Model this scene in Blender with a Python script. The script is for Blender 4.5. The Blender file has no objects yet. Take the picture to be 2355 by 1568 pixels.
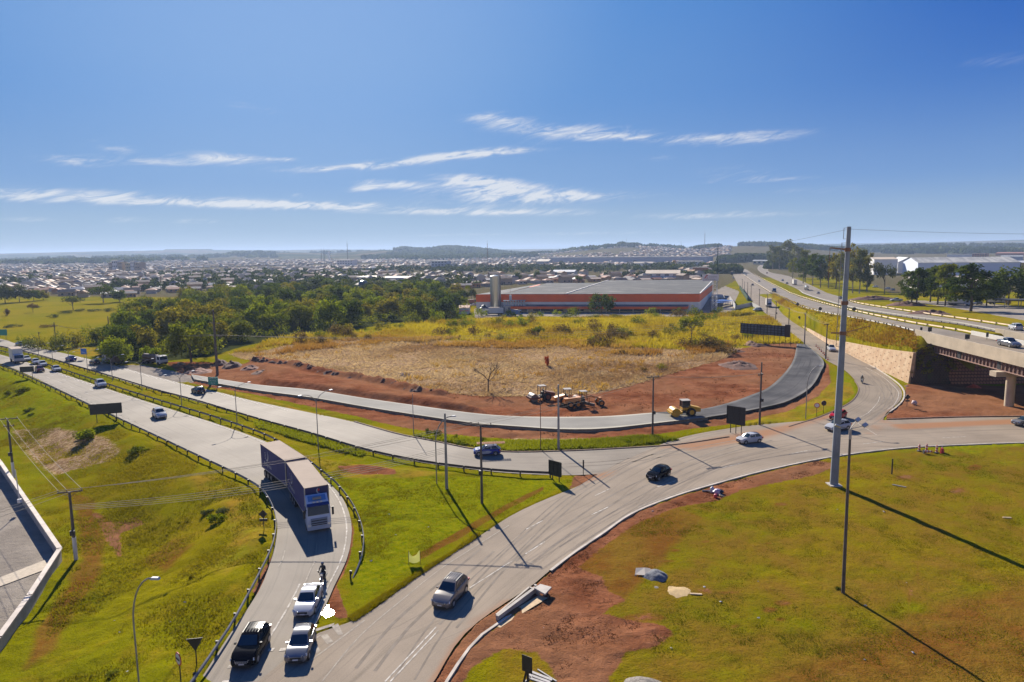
import bpy, bmesh, math, random
import numpy as np
from mathutils import Vector, Matrix, Euler
from mathutils.geometry import tessellate_polygon
SC = bpy.context.scene
COL = SC.collection
R = math.radians
rnd = random.Random(7)
nrs = np.random.RandomState(11)
# --- camera
HCAM = 30.0
FP, CX, CY = 1570.0, 1177.0, 784.0          # focal length and centre in the units the photo was measured in (2354 x 1568)
PITCH = math.atan((784.0 - 577.5) / 1570.0)
ROLL = 0.0117
cam = bpy.data.cameras.new('camera')
camo = bpy.data.objects.new('camera', cam)
COL.objects.link(camo)
cam.sensor_width = 36.0
cam.lens = 36.0 * FP / 2354.0
cam.clip_start = 0.5
cam.clip_end = 40000.0
camo.matrix_world = Matrix.Translation((0, 0, HCAM)) @ Euler((R(90) - PITCH, 0, 0)).to_matrix().to_4x4() @ Matrix.Rotation(-ROLL, 4, 'Z')
SC.camera = camo
# --- light, sky, exposure
SUN_AZ, SUN_EL = R(-17.0), R(29.0)
sdir = Vector((math.sin(SUN_AZ) * math.cos(SUN_EL), math.cos(SUN_AZ) * math.cos(SUN_EL), math.sin(SUN_EL)))
sl = bpy.data.lights.new('sun', 'SUN')
sl.energy = 5.0
sl.angle = R(0.5)
sl.color = (1.0, 0.93, 0.82)
so = bpy.data.objects.new('sun', sl)
so.rotation_euler = sdir.to_track_quat('Z', 'Y').to_euler()
COL.objects.link(so)
SC.view_settings.view_transform = 'Standard'
SC.view_settings.look = 'None'
EXPO = 1.0
SC.view_settings.exposure = EXPO
SC.view_settings.gamma = 1.0
SC.view_settings.use_curve_mapping = False
def mathn(nt, op, a, b=None, c=None):
 n = nt.nodes.new('ShaderNodeMath'); n.operation = op
 for i, v in enumerate((a, b, c)):
  if v is None: continue
  if isinstance(v, (int, float)): n.inputs[i].default_value = v
  else: nt.links.new(v, n.inputs[i])
 return n.outputs[0]
def mixc(nt, f, a, b, bt='MIX'):
 n = nt.nodes.new('ShaderNodeMix'); n.data_type = 'RGBA'; n.blend_type = bt; n.clamp_factor = True
 for i, v in ((0, f), (6, a), (7, b)):
  if isinstance(v, (int, float)): n.inputs[i].default_value = v
  elif isinstance(v, (tuple, list)): n.inputs[i].default_value = (*v[:3], 1)
  else: nt.links.new(v, n.inputs[i])
 return n.outputs[2]
def sstep(nt, v, lo, hi):
 n = nt.nodes.new('ShaderNodeMapRange'); n.interpolation_type = 'SMOOTHSTEP'
 nt.links.new(v, n.inputs[0]); n.inputs[1].default_value = lo; n.inputs[2].default_value = hi
 return n.outputs[0]
def noise(nt, vec, scale, detail=3.0, rough=0.55, dist=0.0):
 n = nt.nodes.new('ShaderNodeTexNoise'); n.inputs['Scale'].default_value = scale
 n.inputs['Detail'].default_value = detail; n.inputs['Roughness'].default_value = rough
 n.inputs['Distortion'].default_value = dist
 if vec is not None: nt.links.new(vec, n.inputs['Vector'])
 return n.outputs[0]
w = bpy.data.worlds.new('World'); SC.world = w; w.use_nodes = True
nt = w.node_tree; nt.nodes.clear()
sky = nt.nodes.new('ShaderNodeTexSky'); sky.sky_type = 'NISHITA'; sky.sun_disc = False
sky.sun_elevation = SUN_EL; sky.sun_rotation = SUN_AZ
sky.altitude = 600.0; sky.air_density = 1.0; sky.dust_density = 0.55; sky.ozone_density = 2.2
tc = nt.nodes.new('ShaderNodeTexCoord')
sep = nt.nodes.new('ShaderNodeSeparateXYZ'); nt.links.new(tc.outputs['Generated'], sep.inputs[0])
az = mathn(nt, 'ARCTAN2', sep.outputs[0], sep.outputs[1])
el = mathn(nt, 'ARCSINE', sep.outputs[2])
ramp = nt.nodes.new('ShaderNodeValToRGB'); cr = ramp.color_ramp; cr.interpolation = 'EASE'
STOPS = [(0.0, (.33, .455, .57)), (.035, (.285, .43, .61)), (.10, (.185, .355, .65)), (.22, (.120, .305, .66)), (.38, (.080, .265, .66)), (1.0, (.02, .10, .40))]
while len(cr.elements) < len(STOPS): cr.elements.new(0.5)
for e_, (p_, c_) in zip(cr.elements, STOPS): e_.position = p_; e_.color = (*c_, 1)
nt.links.new(sep.outputs[2], ramp.inputs[0])
dotn = nt.nodes.new('ShaderNodeVectorMath'); dotn.operation = 'DOT_PRODUCT'; dotn.inputs[1].default_value = sdir
nt.links.new(tc.outputs['Generated'], dotn.inputs[0])
away = mathn(nt, 'MULTIPLY', sstep(nt, dotn.outputs['Value'], 0.95, 0.60), sstep(nt, sep.outputs[2], 0.0, 0.34))
clear = mixc(nt, away, ramp.outputs[0], (0.000, 0.095, 0.48))
nearsun = mathn(nt, 'MULTIPLY', sstep(nt, dotn.outputs['Value'], 0.88, 1.0), 0.32)
clear = mixc(nt, nearsun, clear, (0.50, 0.68, 0.92))
clear = mixc(nt, 0.10, clear, mixc(nt, 1.0, sky.outputs[0], (0.045, 0.055, 0.075), 'MULTIPLY'))
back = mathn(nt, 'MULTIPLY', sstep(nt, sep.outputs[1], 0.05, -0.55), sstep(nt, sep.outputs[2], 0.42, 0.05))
clear = mixc(nt, back, clear, (0.78, 0.73, 0.68))  # added bright warm sky behind the camera, fills the shaded faces
def skyvec(sx, sy, tilt=0.0, off=0.0):
 cmb = nt.nodes.new('ShaderNodeCombineXYZ')
 nt.links.new(mathn(nt, 'MULTIPLY_ADD', az, sx, off), cmb.inputs[0])
 e2 = mathn(nt, 'MULTIPLY_ADD', az, tilt, el)
 nt.links.new(mathn(nt, 'MULTIPLY', e2, sy), cmb.inputs[1])
 return cmb.outputs[0]
fine = noise(nt, skyvec(17, 78, -0.22), 1.0, 9.0, 0.68, 1.6)
wisp = noise(nt, skyvec(7, 46, -0.10, 3.0), 1.0, 7.0, 0.60, 1.2)
def blob(azd, eld, ra, re, tilt=0.0, amp=1.0):
 """one cirrus patch: a soft ellipse at an azimuth and elevation of the sky (degrees)"""
 da = mathn(nt, 'SUBTRACT', az, R(azd))
 de = mathn(nt, 'SUBTRACT', mathn(nt, 'SUBTRACT', el, R(eld)), mathn(nt, 'MULTIPLY', da, tilt))
 a2 = mathn(nt, 'POWER', mathn(nt, 'ABSOLUTE', mathn(nt, 'DIVIDE', da, R(ra))), 2.0)
 e2 = mathn(nt, 'POWER', mathn(nt, 'ABSOLUTE', mathn(nt, 'DIVIDE', de, R(re))), 2.0)
 d = mathn(nt, 'ADD', a2, e2)
 return mathn(nt, 'MULTIPLY', mathn(nt, 'POWER', 2.718, mathn(nt, 'MULTIPLY', d, -1.0)), amp)
def dd(x, y):
 """photo position -> azimuth, elevation in degrees"""
 u, v = (x - CX) / FP, (y - CY) / FP
 c, s = math.cos(ROLL), math.sin(ROLL)
 u, v = u * c - v * s, u * s + v * c
 X, Y, Z = u, math.cos(PITCH) - v * math.sin(PITCH), -math.sin(PITCH) - v * math.cos(PITCH)
 return math.degrees(math.atan2(X, Y)), math.degrees(math.atan2(Z, math.hypot(X, Y)))
CLOUDS = [  # x, y, half width, half height (photo units), tilt, amount
 (1130, 430, 120, 14, -0.05, 1.1), (1190, 455, 200, 16, 0.0, 1.0), (1090, 415, 80, 10, -0.1, .8), (905, 424, 75, 8, -0.05, 1.0), (830, 434, 35, 6, 0.1, .9),
 (990, 365, 200, 9, 0.12, 1.05), (760, 386, 110, 6, 0.06, .8), (1150, 352, 130, 5, 0.05, .7),
 (1140, 275, 80, 12, -0.05, .85), (1330, 302, 170, 13, -0.04, .75), (1690, 318, 150, 11, 0.0, .85),
 (520, 364, 100, 10, 0.0, .85), (260, 340, 55, 10, -0.15, .6), (170, 370, 60, 9, 0, .65), (645, 366, 35, 4, 0, .6), (350, 372, 100, 6, 0, .6),
 (200, 452, 420, 11, -0.02, .95), (700, 472, 180, 7, -0.02, .55), (290, 505, 45, 6, 0, .6), (460, 509, 50, 5, 0, .6),
 (1100, 488, 300, 7, -0.02, .8), (1600, 496, 140, 7, 0.02, .6), (1510, 364, 50, 6, 0, .45), (1700, 395, 120, 14, 0, .35),
 (580, 248, 60, 7, -0.1, .5), (1450, 316, 110, 6, -.02, .6), (1380, 450, 120, 7, 0, .6), (620, 470, 260, 5, 0, .6), (60, 505, 60, 5, 0, .5), (1760, 412, 120, 6, 0, .5), (2290, 138, 70, 12, -0.05, .3), (1900, 435, 160, 8, 0, .3), (1240, 538, 400, 4, 0, .4), (690, 449, 18, 4, 0, .6), (1900, 490, 200, 6, 0, .3)]
tot = None
for (x, y, hw, hh, tl, am) in CLOUDS:
 a_, e_ = dd(x, y)
 b_ = blob(a_, e_, hw / FP * 57.3, hh / FP * 57.3 * 1.25, tl, am)
 tot = b_ if tot is None else mathn(nt, 'ADD', tot, b_)
dens = sstep(nt, mathn(nt, 'MULTIPLY', tot, mathn(nt, 'ADD', mathn(nt, 'MULTIPLY', fine, 2.6), mathn(nt, 'MULTIPLY_ADD', wisp, 2.0, -1.62))), 0.06, 0.95)
dens = mathn(nt, 'MULTIPLY', mathn(nt, 'POWER', dens, 1.25), 0.70)
bg1 = nt.nodes.new('ShaderNodeBackground'); bg1.inputs[1].default_value = 1.0 / 2 ** EXPO
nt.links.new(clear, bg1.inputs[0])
bg2 = nt.nodes.new('ShaderNodeBackground'); bg2.inputs[0].default_value = (1.0, 0.98, 0.95, 1); bg2.inputs[1].default_value = 0.92 / 2 ** EXPO
ms = nt.nodes.new('ShaderNodeMixShader')
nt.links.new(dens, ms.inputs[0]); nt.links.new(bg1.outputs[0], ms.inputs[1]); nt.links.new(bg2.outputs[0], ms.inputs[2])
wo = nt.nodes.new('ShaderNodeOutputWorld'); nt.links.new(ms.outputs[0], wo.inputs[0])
w.cycles.sampling_method = 'MANUAL'; w.cycles.sample_map_resolution = 512
SC.cycles.max_bounces = 6; SC.cycles.diffuse_bounces = 2; SC.cycles.glossy_bounces = 2; SC.cycles.transmission_bounces = 3
SC.cycles.volume_bounces = 0; SC.cycles.transparent_max_bounces = 6; SC.cycles.caustics_reflective = False; SC.cycles.caustics_refractive = False
# --- photo position -> place on the land
CR, SR, CP, SP = math.cos(ROLL), math.sin(ROLL), math.cos(PITCH), math.sin(PITCH)
def ray(px, py):
 u, v = (px - CX) / FP, (py - CY) / FP
 u, v = u * CR - v * SR, u * SR + v * CR
 return u, CP - v * SP, -SP - v * CP
def g0(px, py, z=0.0):
 a, b, c = ray(px, py)
 t = (z - HCAM) / c
 return (a * t, b * t)
def sm(t):
 t = np.clip(t, 0, 1); return t * t * (3 - 2 * t)
ZB = 10.0                                      # deck level of the overpass
def z5(Y):
 t = np.clip((455.0 - np.asarray(Y, float)) / 300.0, 0, 1)
 return ZB * (0.85 * t + 0.15 * t * t * (3 - 2 * t))
def g5(px, py, dz=0.0):
 z = 0.0
 for i in range(40):
  x, y = g0(px, py, z + dz); z = 0.5 * z + 0.5 * float(z5(y))
 return (x, y)
def line0(pts): return [g0(*p) for p in pts]
def line5(pts): return [g5(*p) for p in pts]
def sdist(px, py, poly, closed=True):
 """distance to a polyline or polygon, and inside flag"""
 P = np.asarray(poly, float); n = len(P)
 d2 = np.full(px.shape, 1e18); ins = np.zeros(px.shape, bool)
 for i in range(n if closed else n - 1):
  ax, ay = P[i]; bx, by = P[(i + 1) % n]
  ex, ey = bx - ax, by - ay
  L = ex * ex + ey * ey + 1e-12
  t = np.clip(((px - ax) * ex + (py - ay) * ey) / L, 0, 1)
  dx = px - ax - t * ex; dy = py - ay - t * ey
  np.minimum(d2, dx * dx + dy * dy, out=d2)
  if closed and ay != by:
   c = ((ay > py) != (by > py)) & (px < ex * (py - ay) / ey + ax)
   ins ^= c
 return np.sqrt(d2), ins
def soft(px, py, poly, wd):
 """soft membership of a polygon: 1 inside, 0 outside, a ramp of width wd over the edge"""
 P = np.asarray(poly, float)
 out = np.zeros(px.shape)
 m = (px > P[:, 0].min() - wd) & (px < P[:, 0].max() + wd) & (py > P[:, 1].min() - wd) & (py < P[:, 1].max() + wd)
 if m.any():
  d, ins = sdist(px[m], py[m], P)
  out[m] = sm(0.5 + np.where(ins, d, -d) / wd)
 return out
def vnoise(x, y, scale, seed=0):
 x = np.asarray(x, float) * scale + seed * 17.3; y = np.asarray(y, float) * scale + seed * 9.1
 xi = np.floor(x).astype(np.int64); yi = np.floor(y).astype(np.int64)
 fx = x - xi; fy = y - yi
 fx = fx * fx * (3 - 2 * fx); fy = fy * fy * (3 - 2 * fy)
 def h(a, b):
  n = (a * 374761393 + b * 668265263 + seed * 974711) & 0x7fffffff
  n = ((n ^ (n >> 13)) * 1274126177) & 0x7fffffff
  return ((n ^ (n >> 16)) & 0xffff) / 65535.0
 return (h(xi, yi) * (1 - fx) + h(xi + 1, yi) * fx) * (1 - fy) + (h(xi, yi + 1) * (1 - fx) + h(xi + 1, yi + 1) * fx) * fy
def fbm(x, y, scale, seed=0, oct=3):
 s = 0.0; a = 0.5
 for i in range(oct):
  s = s + a * vnoise(x, y, scale * 2 ** i, seed + i); a *= 0.5
 return s
def smooth_line(pts, step=2.0):
 """Catmull-Rom through the points, evenly sampled"""
 P = [np.array(p, float) for p in pts]
 if len(P) < 3:
  Q = P
 else:
  E = [2 * P[0] - P[1]] + P + [2 * P[-1] - P[-2]]
  Q = []
  for i in range(1, len(E) - 2):
   p0, p1, p2, p3 = E[i - 1:i + 3]
   k = max(2, int(np.linalg.norm(p2 - p1) / step))
   k = min(k, 60)
   for j in range(k):
    t = j / k
    Q.append(0.5 * (2 * p1 + (p2 - p0) * t + (2 * p0 - 5 * p1 + 4 * p2 - p3) * t * t + (3 * p1 - p0 - 3 * p2 + p3) * t ** 3))
  Q.append(P[-1])
 return np.array(Q)
def resample(Q, n):
 Q = np.asarray(Q, float)
 d = np.concatenate([[0], np.cumsum(np.linalg.norm(np.diff(Q, axis=0), axis=1))])
 t = np.linspace(0, d[-1], n)
 return np.stack([np.interp(t, d, Q[:, k]) for k in range(Q.shape[1])], 1)
def linelen(Q): return float(np.sum(np.linalg.norm(np.diff(np.asarray(Q), axis=0), axis=1)))
# ---- main lines of the place, read off the photograph and laid on the ground
GR1 = line0([(-160, 795), (0, 845), (56, 868), (125, 900), (188, 930), (233, 952), (268, 968), (375, 1019), (462, 1061), (535, 1096), (585, 1124), (605, 1142), (622, 1172), (631, 1205), (628, 1245), (616, 1284), (600, 1316), (588, 1341), (541, 1428), (523, 1458), (477, 1528), (430, 1595), (380, 1660)])
R1L = line0([(-160, 782), (0, 836), (56, 858), (125, 890), (190, 921), (267, 957), (375, 1008), (462, 1049), (535, 1083), (580, 1107), (605, 1127), (624, 1155), (634, 1185), (638, 1213), (633, 1250), (615, 1313), (589, 1370), (525, 1463), (457, 1568), (400, 1650)])
R1R = line0([(-160, 776), (0, 815), (94, 843), (211, 882), (312, 915), (425, 951), (500, 975), (588, 1006), (640, 1030), (700, 1068), (760, 1112), (788, 1146), (803, 1181), (809, 1221), (801, 1276), (783, 1318), (768, 1348), (745, 1400), (700, 1480), (640, 1568), (590, 1650)])
GR2 = line0([(-160, 770), (0, 810), (94, 838), (211, 877), (312, 910), (425, 945), (500, 968), (588, 999), (640, 1023), (702, 1064), (730, 1086), (765, 1115), (790, 1145), (810, 1175), (825, 1211), (832, 1246), (828, 1283), (818, 1307), (806, 1330)])
R3U = line0([(-160, 747), (0, 779), (31, 788), (109, 804), (172, 818), (250, 837), (400, 877), (525, 907), (588, 923), (813, 970), (913, 998), (1013, 1018), (1088, 1033), (1177, 1040), (1284, 1038), (1402, 1033), (1552, 1023), (1677, 1005), (1765, 993)])
R3L = line0([(-160, 765), (0, 797), (78, 815), (156, 837), (234, 860), (312, 884), (368, 900), (450, 922), (588, 962), (713, 997), (838, 1035), (963, 1062), (1088, 1079), (1177, 1088), (1300, 1093), (1386, 1090), (1560, 1085), (1677, 1072), (1765, 1055)])
GR3 = line0([(-160, 768), (0, 800), (78, 818), (156, 841), (234, 864), (312, 888), (368, 905), (450, 927), (588, 969), (713, 1004), (838, 1042), (963, 1069), (1088, 1086), (1177, 1094), (1265, 1098)])
R4L = line0([(1679, 621), (1704, 666), (1729, 693), (1763, 723), (1808, 757), (1850, 789), (1895, 825), (1940, 850), (1966, 875), (1975, 892), (1970, 910), (1950, 929), (1890, 957), (1815, 981), (1765, 993)])
R4R = line0([(1692, 621), (1735, 650), (1772, 676), (1791, 712), (1813, 733), (1844, 754), (1891, 782), (1931, 802), (1993, 836), (2025, 855), (2055, 878), (2072, 897), (2072, 916), (2058, 933), (2040, 947), (2030, 966), (2030, 1000)])
R2R = line0([(940, 1640), (998, 1568), (1038, 1496), (1088, 1438), (1177, 1376), (1225, 1345), (1262, 1313), (1317, 1271), (1384, 1226), (1452, 1180), (1552, 1140), (1652, 1110), (1766, 1080), (1915, 1050), (2065, 1031), (2165, 1025), (2290, 1020), (2354, 1018), (2500, 1020)])
R2L = line0([(500, 1640), (640, 1530), (740, 1450), (813, 1429), (863, 1399), (951, 1332), (1013, 1289), (1101, 1234), (1177, 1184), (1252, 1149), (1309, 1126), (1352, 1107), (1400, 1075), (1552, 1010), (1677, 985), (1765, 975), (1900, 965), (2040, 966), (2190, 961), (2354, 959), (2500, 960)])
R5L = line5([(1691, 621), (1740, 652), (1771, 674), (1800, 688), (1835, 705), (1885, 719), (1940, 730), (2040, 750), (2118, 767)])
R5R = line5([(1693, 607), (1713, 618), (1735, 632), (1766, 649), (1813, 673), (1848, 686), (1938, 711), (2065, 739), (2190, 761), (2268, 775)])
R6L = line5([(1749, 607), (1741, 615), (1748, 626), (1782, 643), (1829, 663), (1858, 680), (1950, 707), (2090, 731), (2200, 746), (2313, 764)])
R6R = line5([(1771, 605), (1766, 617), (1771, 626), (1813, 635), (1860, 654), (1931, 682), (1965, 697), (2090, 718), (2200, 734), (2325, 751)])
R7T = line0([(440, 865), (588, 888), (713, 900), (838, 920), (963, 938), (1088, 955), (1177, 962), (1277, 964), (1402, 962), (1502, 954), (1602, 948), (1677, 931), (1727, 913), (1766, 896), (1803, 862), (1824, 830), (1832, 794)])
R7B = line0([(446, 876), (588, 901), (713, 918), (838, 940), (963, 960), (1088, 978), (1177, 985), (1302, 993), (1402, 990), (1502, 979), (1627, 965), (1702, 953), (1766, 940), (1815, 926), (1862, 897), (1885, 862), (1892, 832), (1853, 795)])
PAR = [g0(2120, 761, ZB + 1.0), g0(2354, 813, ZB + 1.0)]
BX0, BY0 = PAR[0]
BDX = (PAR[1][0] - PAR[0][0]) / (PAR[1][1] - PAR[0][1])
def bx(Y, off=0.0): return BX0 + BDX * (Y - BY0) + off
YAB = BY0                                        # the abutment
R5L[-1] = (bx(YAB) + 0.2, YAB)
R5R[-1] = (bx(YAB) + 11.2, YAB)
R6L[-1] = (bx(YAB) + 19.0, YAB); R6R[-1] = (bx(YAB) + 29.0, YAB)
WALL = line0([(1771, 690), (1800, 718), (1846, 752), (1903, 790), (1945, 811), (2015, 846), (2090, 882)])
WALLH = [0.0, 0.0, 0.15, 1.0, 2.7, 4.6, 6.6]
WA = WALL[-1]
WB = g0(2182, 881)
ABUT = [WA, WB, (WB[0] + 4, WB[1] - 1.0), (400.0, WB[1] - 1.0)]
PLAT = [tuple(p) for p in smooth_line(R5L, 15.0)] + [(bx(YAB) + 40, YAB), (700, YAB), (1500, 455), (1500, 800), (300, 800)]
EMB = WALL + ABUT[1:] + [(700, YAB - 9), (1500, 455), (1500, 900), (260, 900)]
PLAT[0] = (PLAT[0][0] - 1.2, PLAT[0][1])
LEFTP = GR1 + [(-60, 10), (-500, 10), (-800, 200), (-500, 330)]
CONC = [g0(-120, 950, -3), g0(2, 1080, -3), g0(140, 1288, -3), g0(70, 1400, -3), g0(0, 1500, -3), g0(-150, 1700, -3), (-90, 20), (-300, 60)]
MOUND = line0([(588, 828), (676, 838), (718, 851), (801, 866), (876, 878), (951, 897), (1010, 905)])
ALL_ROADS = []
def az_of(x): return math.atan((x - CX) / FP)
SKY_FAR = [(-1500, 7), (-400, 7), (0, 6), (100, 7), (250, 8.5), (385, 9.6), (390, 11.6), (495, 11.2), (500, 9.4), (640, 7.6), (760, 8), (900, 6), (1100, 4.3), (1300, 3.8), (1600, 5), (1900, 7), (2100, 7), (2354, 9.6), (2900, 9), (4500, 8)]
SK_A = np.array([az_of(a) for a, b in SKY_FAR]); SK_E = np.array([b / FP for a, b in SKY_FAR])
HILLS = [(900, 190, 4300, 900, 5.6), (1040, 120, 4100, 800, 7.0), (1450, 190, 2900, 700, 6.2), (1720, 230, 2700, 700, 5.0), (650, 200, 4500, 800, 3.5), (300, 500, 3600, 900, -6.5), (2150, 400, 3600, 900, -2.0)]
def far_z(x, y):
 r = np.hypot(x, y); a = np.arctan2(x, y)
 e = np.interp(a, SK_A, SK_E)
 z = sm((r - 5200) / 3200) * (HCAM + e * 8800)
 px = CX + FP * np.tan(np.clip(a, -1.3, 1.3))
 for (hx, hw, hr, hd, he) in HILLS:
  amp = HCAM + he / FP * hr
  z = np.maximum(z, amp * np.exp(-((px - hx) / hw) ** 2) * np.exp(-((r - hr) / hd) ** 2))
 return z
def Zt(x, y, rough=True):
 x = np.atleast_1d(np.asarray(x, float)); y = np.atleast_1d(np.asarray(y, float))
 z = far_z(x, y)
 z -= 2.2 * sm((y - 285) / 35.0) * sm((470 - y) / 60.0) * sm((x + 75) / 40.0) * sm((125 - x) / 25.0)
 m = (x < 0) & (y < 330)
 if m.any():
  d, ins = sdist(x[m], y[m], LEFTP)
  dl, _ = sdist(x[m], y[m], GR1, False)
  z[m] += np.where(ins, -3.0 * sm((dl - 0.4) / 15.0), 0)
 m = (x > 40) & (y > 100) & (y < 900)
 if m.any():
  xm, ym = x[m], y[m]
  dE, inE = sdist(xm, ym, EMB)
  dP, inP = sdist(xm, ym, PLAT)
  zp = z5(ym)
  W = np.asarray(WALL)
  wt = np.interp(ym, W[::-1, 1], np.array(WALLH)[::-1])
  dW, _ = sdist(xm, ym, WALL + ABUT[1:], False)
  front = (xm > WA[0] - 2) & (ym < YAB + 3)
  nearB = np.clip((xm - WB[0] + 1.5) / 2.0, 0, 1)
  wt = np.where(front, 6.6 * (1 - nearB) + 0.3 * nearB, wt)
  zs = wt + (zp - wt) * dW / (dW + dP + 1e-6)
  inset = np.where(front, 1.3, np.where(wt > 0.3, 0.95, 0.0))
  z[m] += np.where(inP, zp, np.where(inE & (dW > inset), np.minimum(zs, zp), 0))
 return z
def zat(x, y): return float(Zt(x, y)[0])
def G(px, py, dz=0.0):
 """where a photo position meets the land"""
 z = 0.0
 for i in range(25):
  x, y = g0(px, py, z + dz)
  z = 0.5 * z + 0.5 * zat(x, y)
 return Vector((x, y, z))
def top_h(base, px_top, py_top):
 """height of an upright thing standing at base whose top is seen there"""
 a, b, c = ray(px_top, py_top)
 return HCAM + c * (base.y / b) - base.z
# --- object helpers
def link(o, parent=None):
 COL.objects.link(o)
 if parent is not None: o.parent = parent
 return o
def tag(o, label=None, cat=None, group=None, kind=None):
 if label: o['label'] = label
 if cat: o['category'] = cat
 if group: o['group'] = group
 if kind: o['kind'] = kind
 return o
def empty(name, loc=(0, 0, 0), rz=0.0, label=None, cat=None, group=None):
 o = bpy.data.objects.new(name, None); o.empty_display_size = 0.3
 o.location = loc; o.rotation_euler = (0, 0, rz)
 link(o); return tag(o, label, cat, group)
def kids(o): return [c for c in COL.objects if c.parent == o]
KIDS = {}
def copy_tree(o, loc, rz=0.0, label=None, group=None, scale=None):
 """a copy of a thing, its parts and their sub-parts (mesh data shared)"""
 def tree(p):
  if p.name not in KIDS: KIDS[p.name] = list(p.children)
  return KIDS[p.name]
 c = o.copy(); COL.objects.link(c); c.location = loc; c.rotation_euler = (0, 0, rz)
 if scale: c.scale = scale
 if label: c['label'] = label
 if group: c['group'] = group
 for a in tree(o):
  b = a.copy(); COL.objects.link(b); b.parent = c
  for s in tree(a):
   e = s.copy(); COL.objects.link(e); e.parent = b
 return c
def mesh_np(name, V, F, mats, mi=None, smooth=False):
 """mesh from numpy arrays; F is (n,3) or (n,4)"""
 V = np.asarray(V, np.float32); F = np.asarray(F, np.int32)
 me = bpy.data.meshes.new(name)
 me.vertices.add(len(V)); me.vertices.foreach_set('co', V.ravel())
 k = F.shape[1]
 me.loops.add(F.size); me.loops.foreach_set('vertex_index', F.ravel())
 me.polygons.add(len(F)); me.polygons.foreach_set('loop_start', np.arange(0, F.size, k, dtype=np.int32))
 me.polygons.foreach_set('loop_total', np.full(len(F), k, np.int32))
 if mi is not None: me.polygons.foreach_set('material_index', np.asarray(mi, np.int32))
 if smooth: me.polygons.foreach_set('use_smooth', np.ones(len(F), bool))
 for m in (mats if isinstance(mats, (list, tuple)) else [mats]): me.materials.append(m)
 me.update(calc_edges=True); me.validate()
 return me
def cattr(me, name, rgba):
 a = me.color_attributes.new(name, 'FLOAT_COLOR', 'POINT')
 a.data.foreach_set('color', np.asarray(rgba, np.float32).ravel())
class MB:
 """collects simple solids and links them as one mesh"""
 def __init__(s): s.v = []; s.f = []; s.m = []; s.mat = 0
 def add(s, vs, fs):
  b = len(s.v); s.v += [tuple(v) for v in vs]; s.f += [tuple(i + b for i in f) for f in fs]; s.m += [s.mat] * len(fs)
  return s
 def box(s, x0, x1, y0, y1, z0, z1, M=None, taper=1.0):
  cx, cy = (x0 + x1) / 2, (y0 + y1) / 2
  vs = [Vector((x, y, z0)) for x, y in ((x0, y0), (x1, y0), (x1, y1), (x0, y1))]
  vs += [Vector((cx + (x - cx) * taper, cy + (y - cy) * taper, z1)) for x, y in ((x0, y0), (x1, y0), (x1, y1), (x0, y1))]
  if M is not None: vs = [M @ v for v in vs]
  return s.add(vs, [(3, 2, 1, 0), (4, 5, 6, 7), (0, 1, 5, 4), (1, 2, 6, 5), (2, 3, 7, 6), (3, 0, 4, 7)])
 def tube(s, p, q, r0, r1=None, n=8, caps=True):
  p = Vector(p); q = Vector(q); r1 = r0 if r1 is None else r1
  d = (q - p).normalized(); a = d.orthogonal().normalized(); b = d.cross(a)
  vs = []
  for c, r in ((p, r0), (q, r1)):
   vs += [c + (a * math.cos(2 * math.pi * i / n) + b * math.sin(2 * math.pi * i / n)) * r for i in range(n)]
  fs = [(i, (i + 1) % n, n + (i + 1) % n, n + i) for i in range(n)]
  if caps: fs += [tuple(range(n - 1, -1, -1)), tuple(range(n, 2 * n))]
  return s.add(vs, fs)
 def path(s, pts, r, n=6):
  for a, b in zip(pts[:-1], pts[1:]): s.tube(a, b, r, r, n)
  return s
 def lathe(s, prof, n=16, c=(0, 0)):
  vs = []; fs = []
  for r, z in prof: vs += [(c[0] + r * math.cos(2 * math.pi * i / n), c[1] + r * math.sin(2 * math.pi * i / n), z) for i in range(n)]
  for k in range(len(prof) - 1):
   fs += [(k * n + i, k * n + (i + 1) % n, (k + 1) * n + (i + 1) % n, (k + 1) * n + i) for i in range(n)]
  fs.append(tuple(range(n - 1, -1, -1))); fs.append(tuple((len(prof) - 1) * n + i for i in range(n)))
  return s.add(vs, fs)
 def quad(s, a, b, c, d): return s.add([a, b, c, d], [(0, 1, 2, 3)])
 def prism(s, poly, z0, z1, M=None):
  n = len(poly)
  vs = [Vector((x, y, z0)) for x, y in poly] + [Vector((x, y, z1)) for x, y in poly]
  if M is not None: vs = [M @ v for v in vs]
  return s.add(vs, [tuple(range(n - 1, -1, -1)), tuple(range(n, 2 * n))] + [(i, (i + 1) % n, n + (i + 1) % n, n + i) for i in range(n)])
 def blob(s, c, r, n=10, k=6, seed=0, amp=0.25):
  rr = random.Random(seed); vs = []; fs = []
  for j in range(k + 1):
   t = math.pi * j / k
   for i in range(n):
    p = 2 * math.pi * i / n; q = 1 + amp * (rr.random() - 0.5) * 2 * (0 < j < k)
    vs.append((c[0] + r[0] * math.sin(t) * math.cos(p) * q, c[1] + r[1] * math.sin(t) * math.sin(p) * q, c[2] + r[2] * math.cos(t) * q))
  for j in range(k):
   fs += [(j * n + i, (j + 1) * n + i, (j + 1) * n + (i + 1) % n, j * n + (i + 1) % n) for i in range(n)]
  return s.add(vs, fs)
 def mesh(s, name, mats, smooth=None):
  me = bpy.data.meshes.new(name); me.from_pydata(s.v, [], s.f)
  for m in (mats if isinstance(mats, (list, tuple)) else [mats]): me.materials.append(m)
  if any(s.m):
   me.polygons.foreach_set('material_index', s.m)
  if smooth is not None:
   me.polygons.foreach_set('use_smooth', [True] * len(s.f)); me.set_sharp_from_angle(angle=R(smooth))
  me.update(); return me
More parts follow.
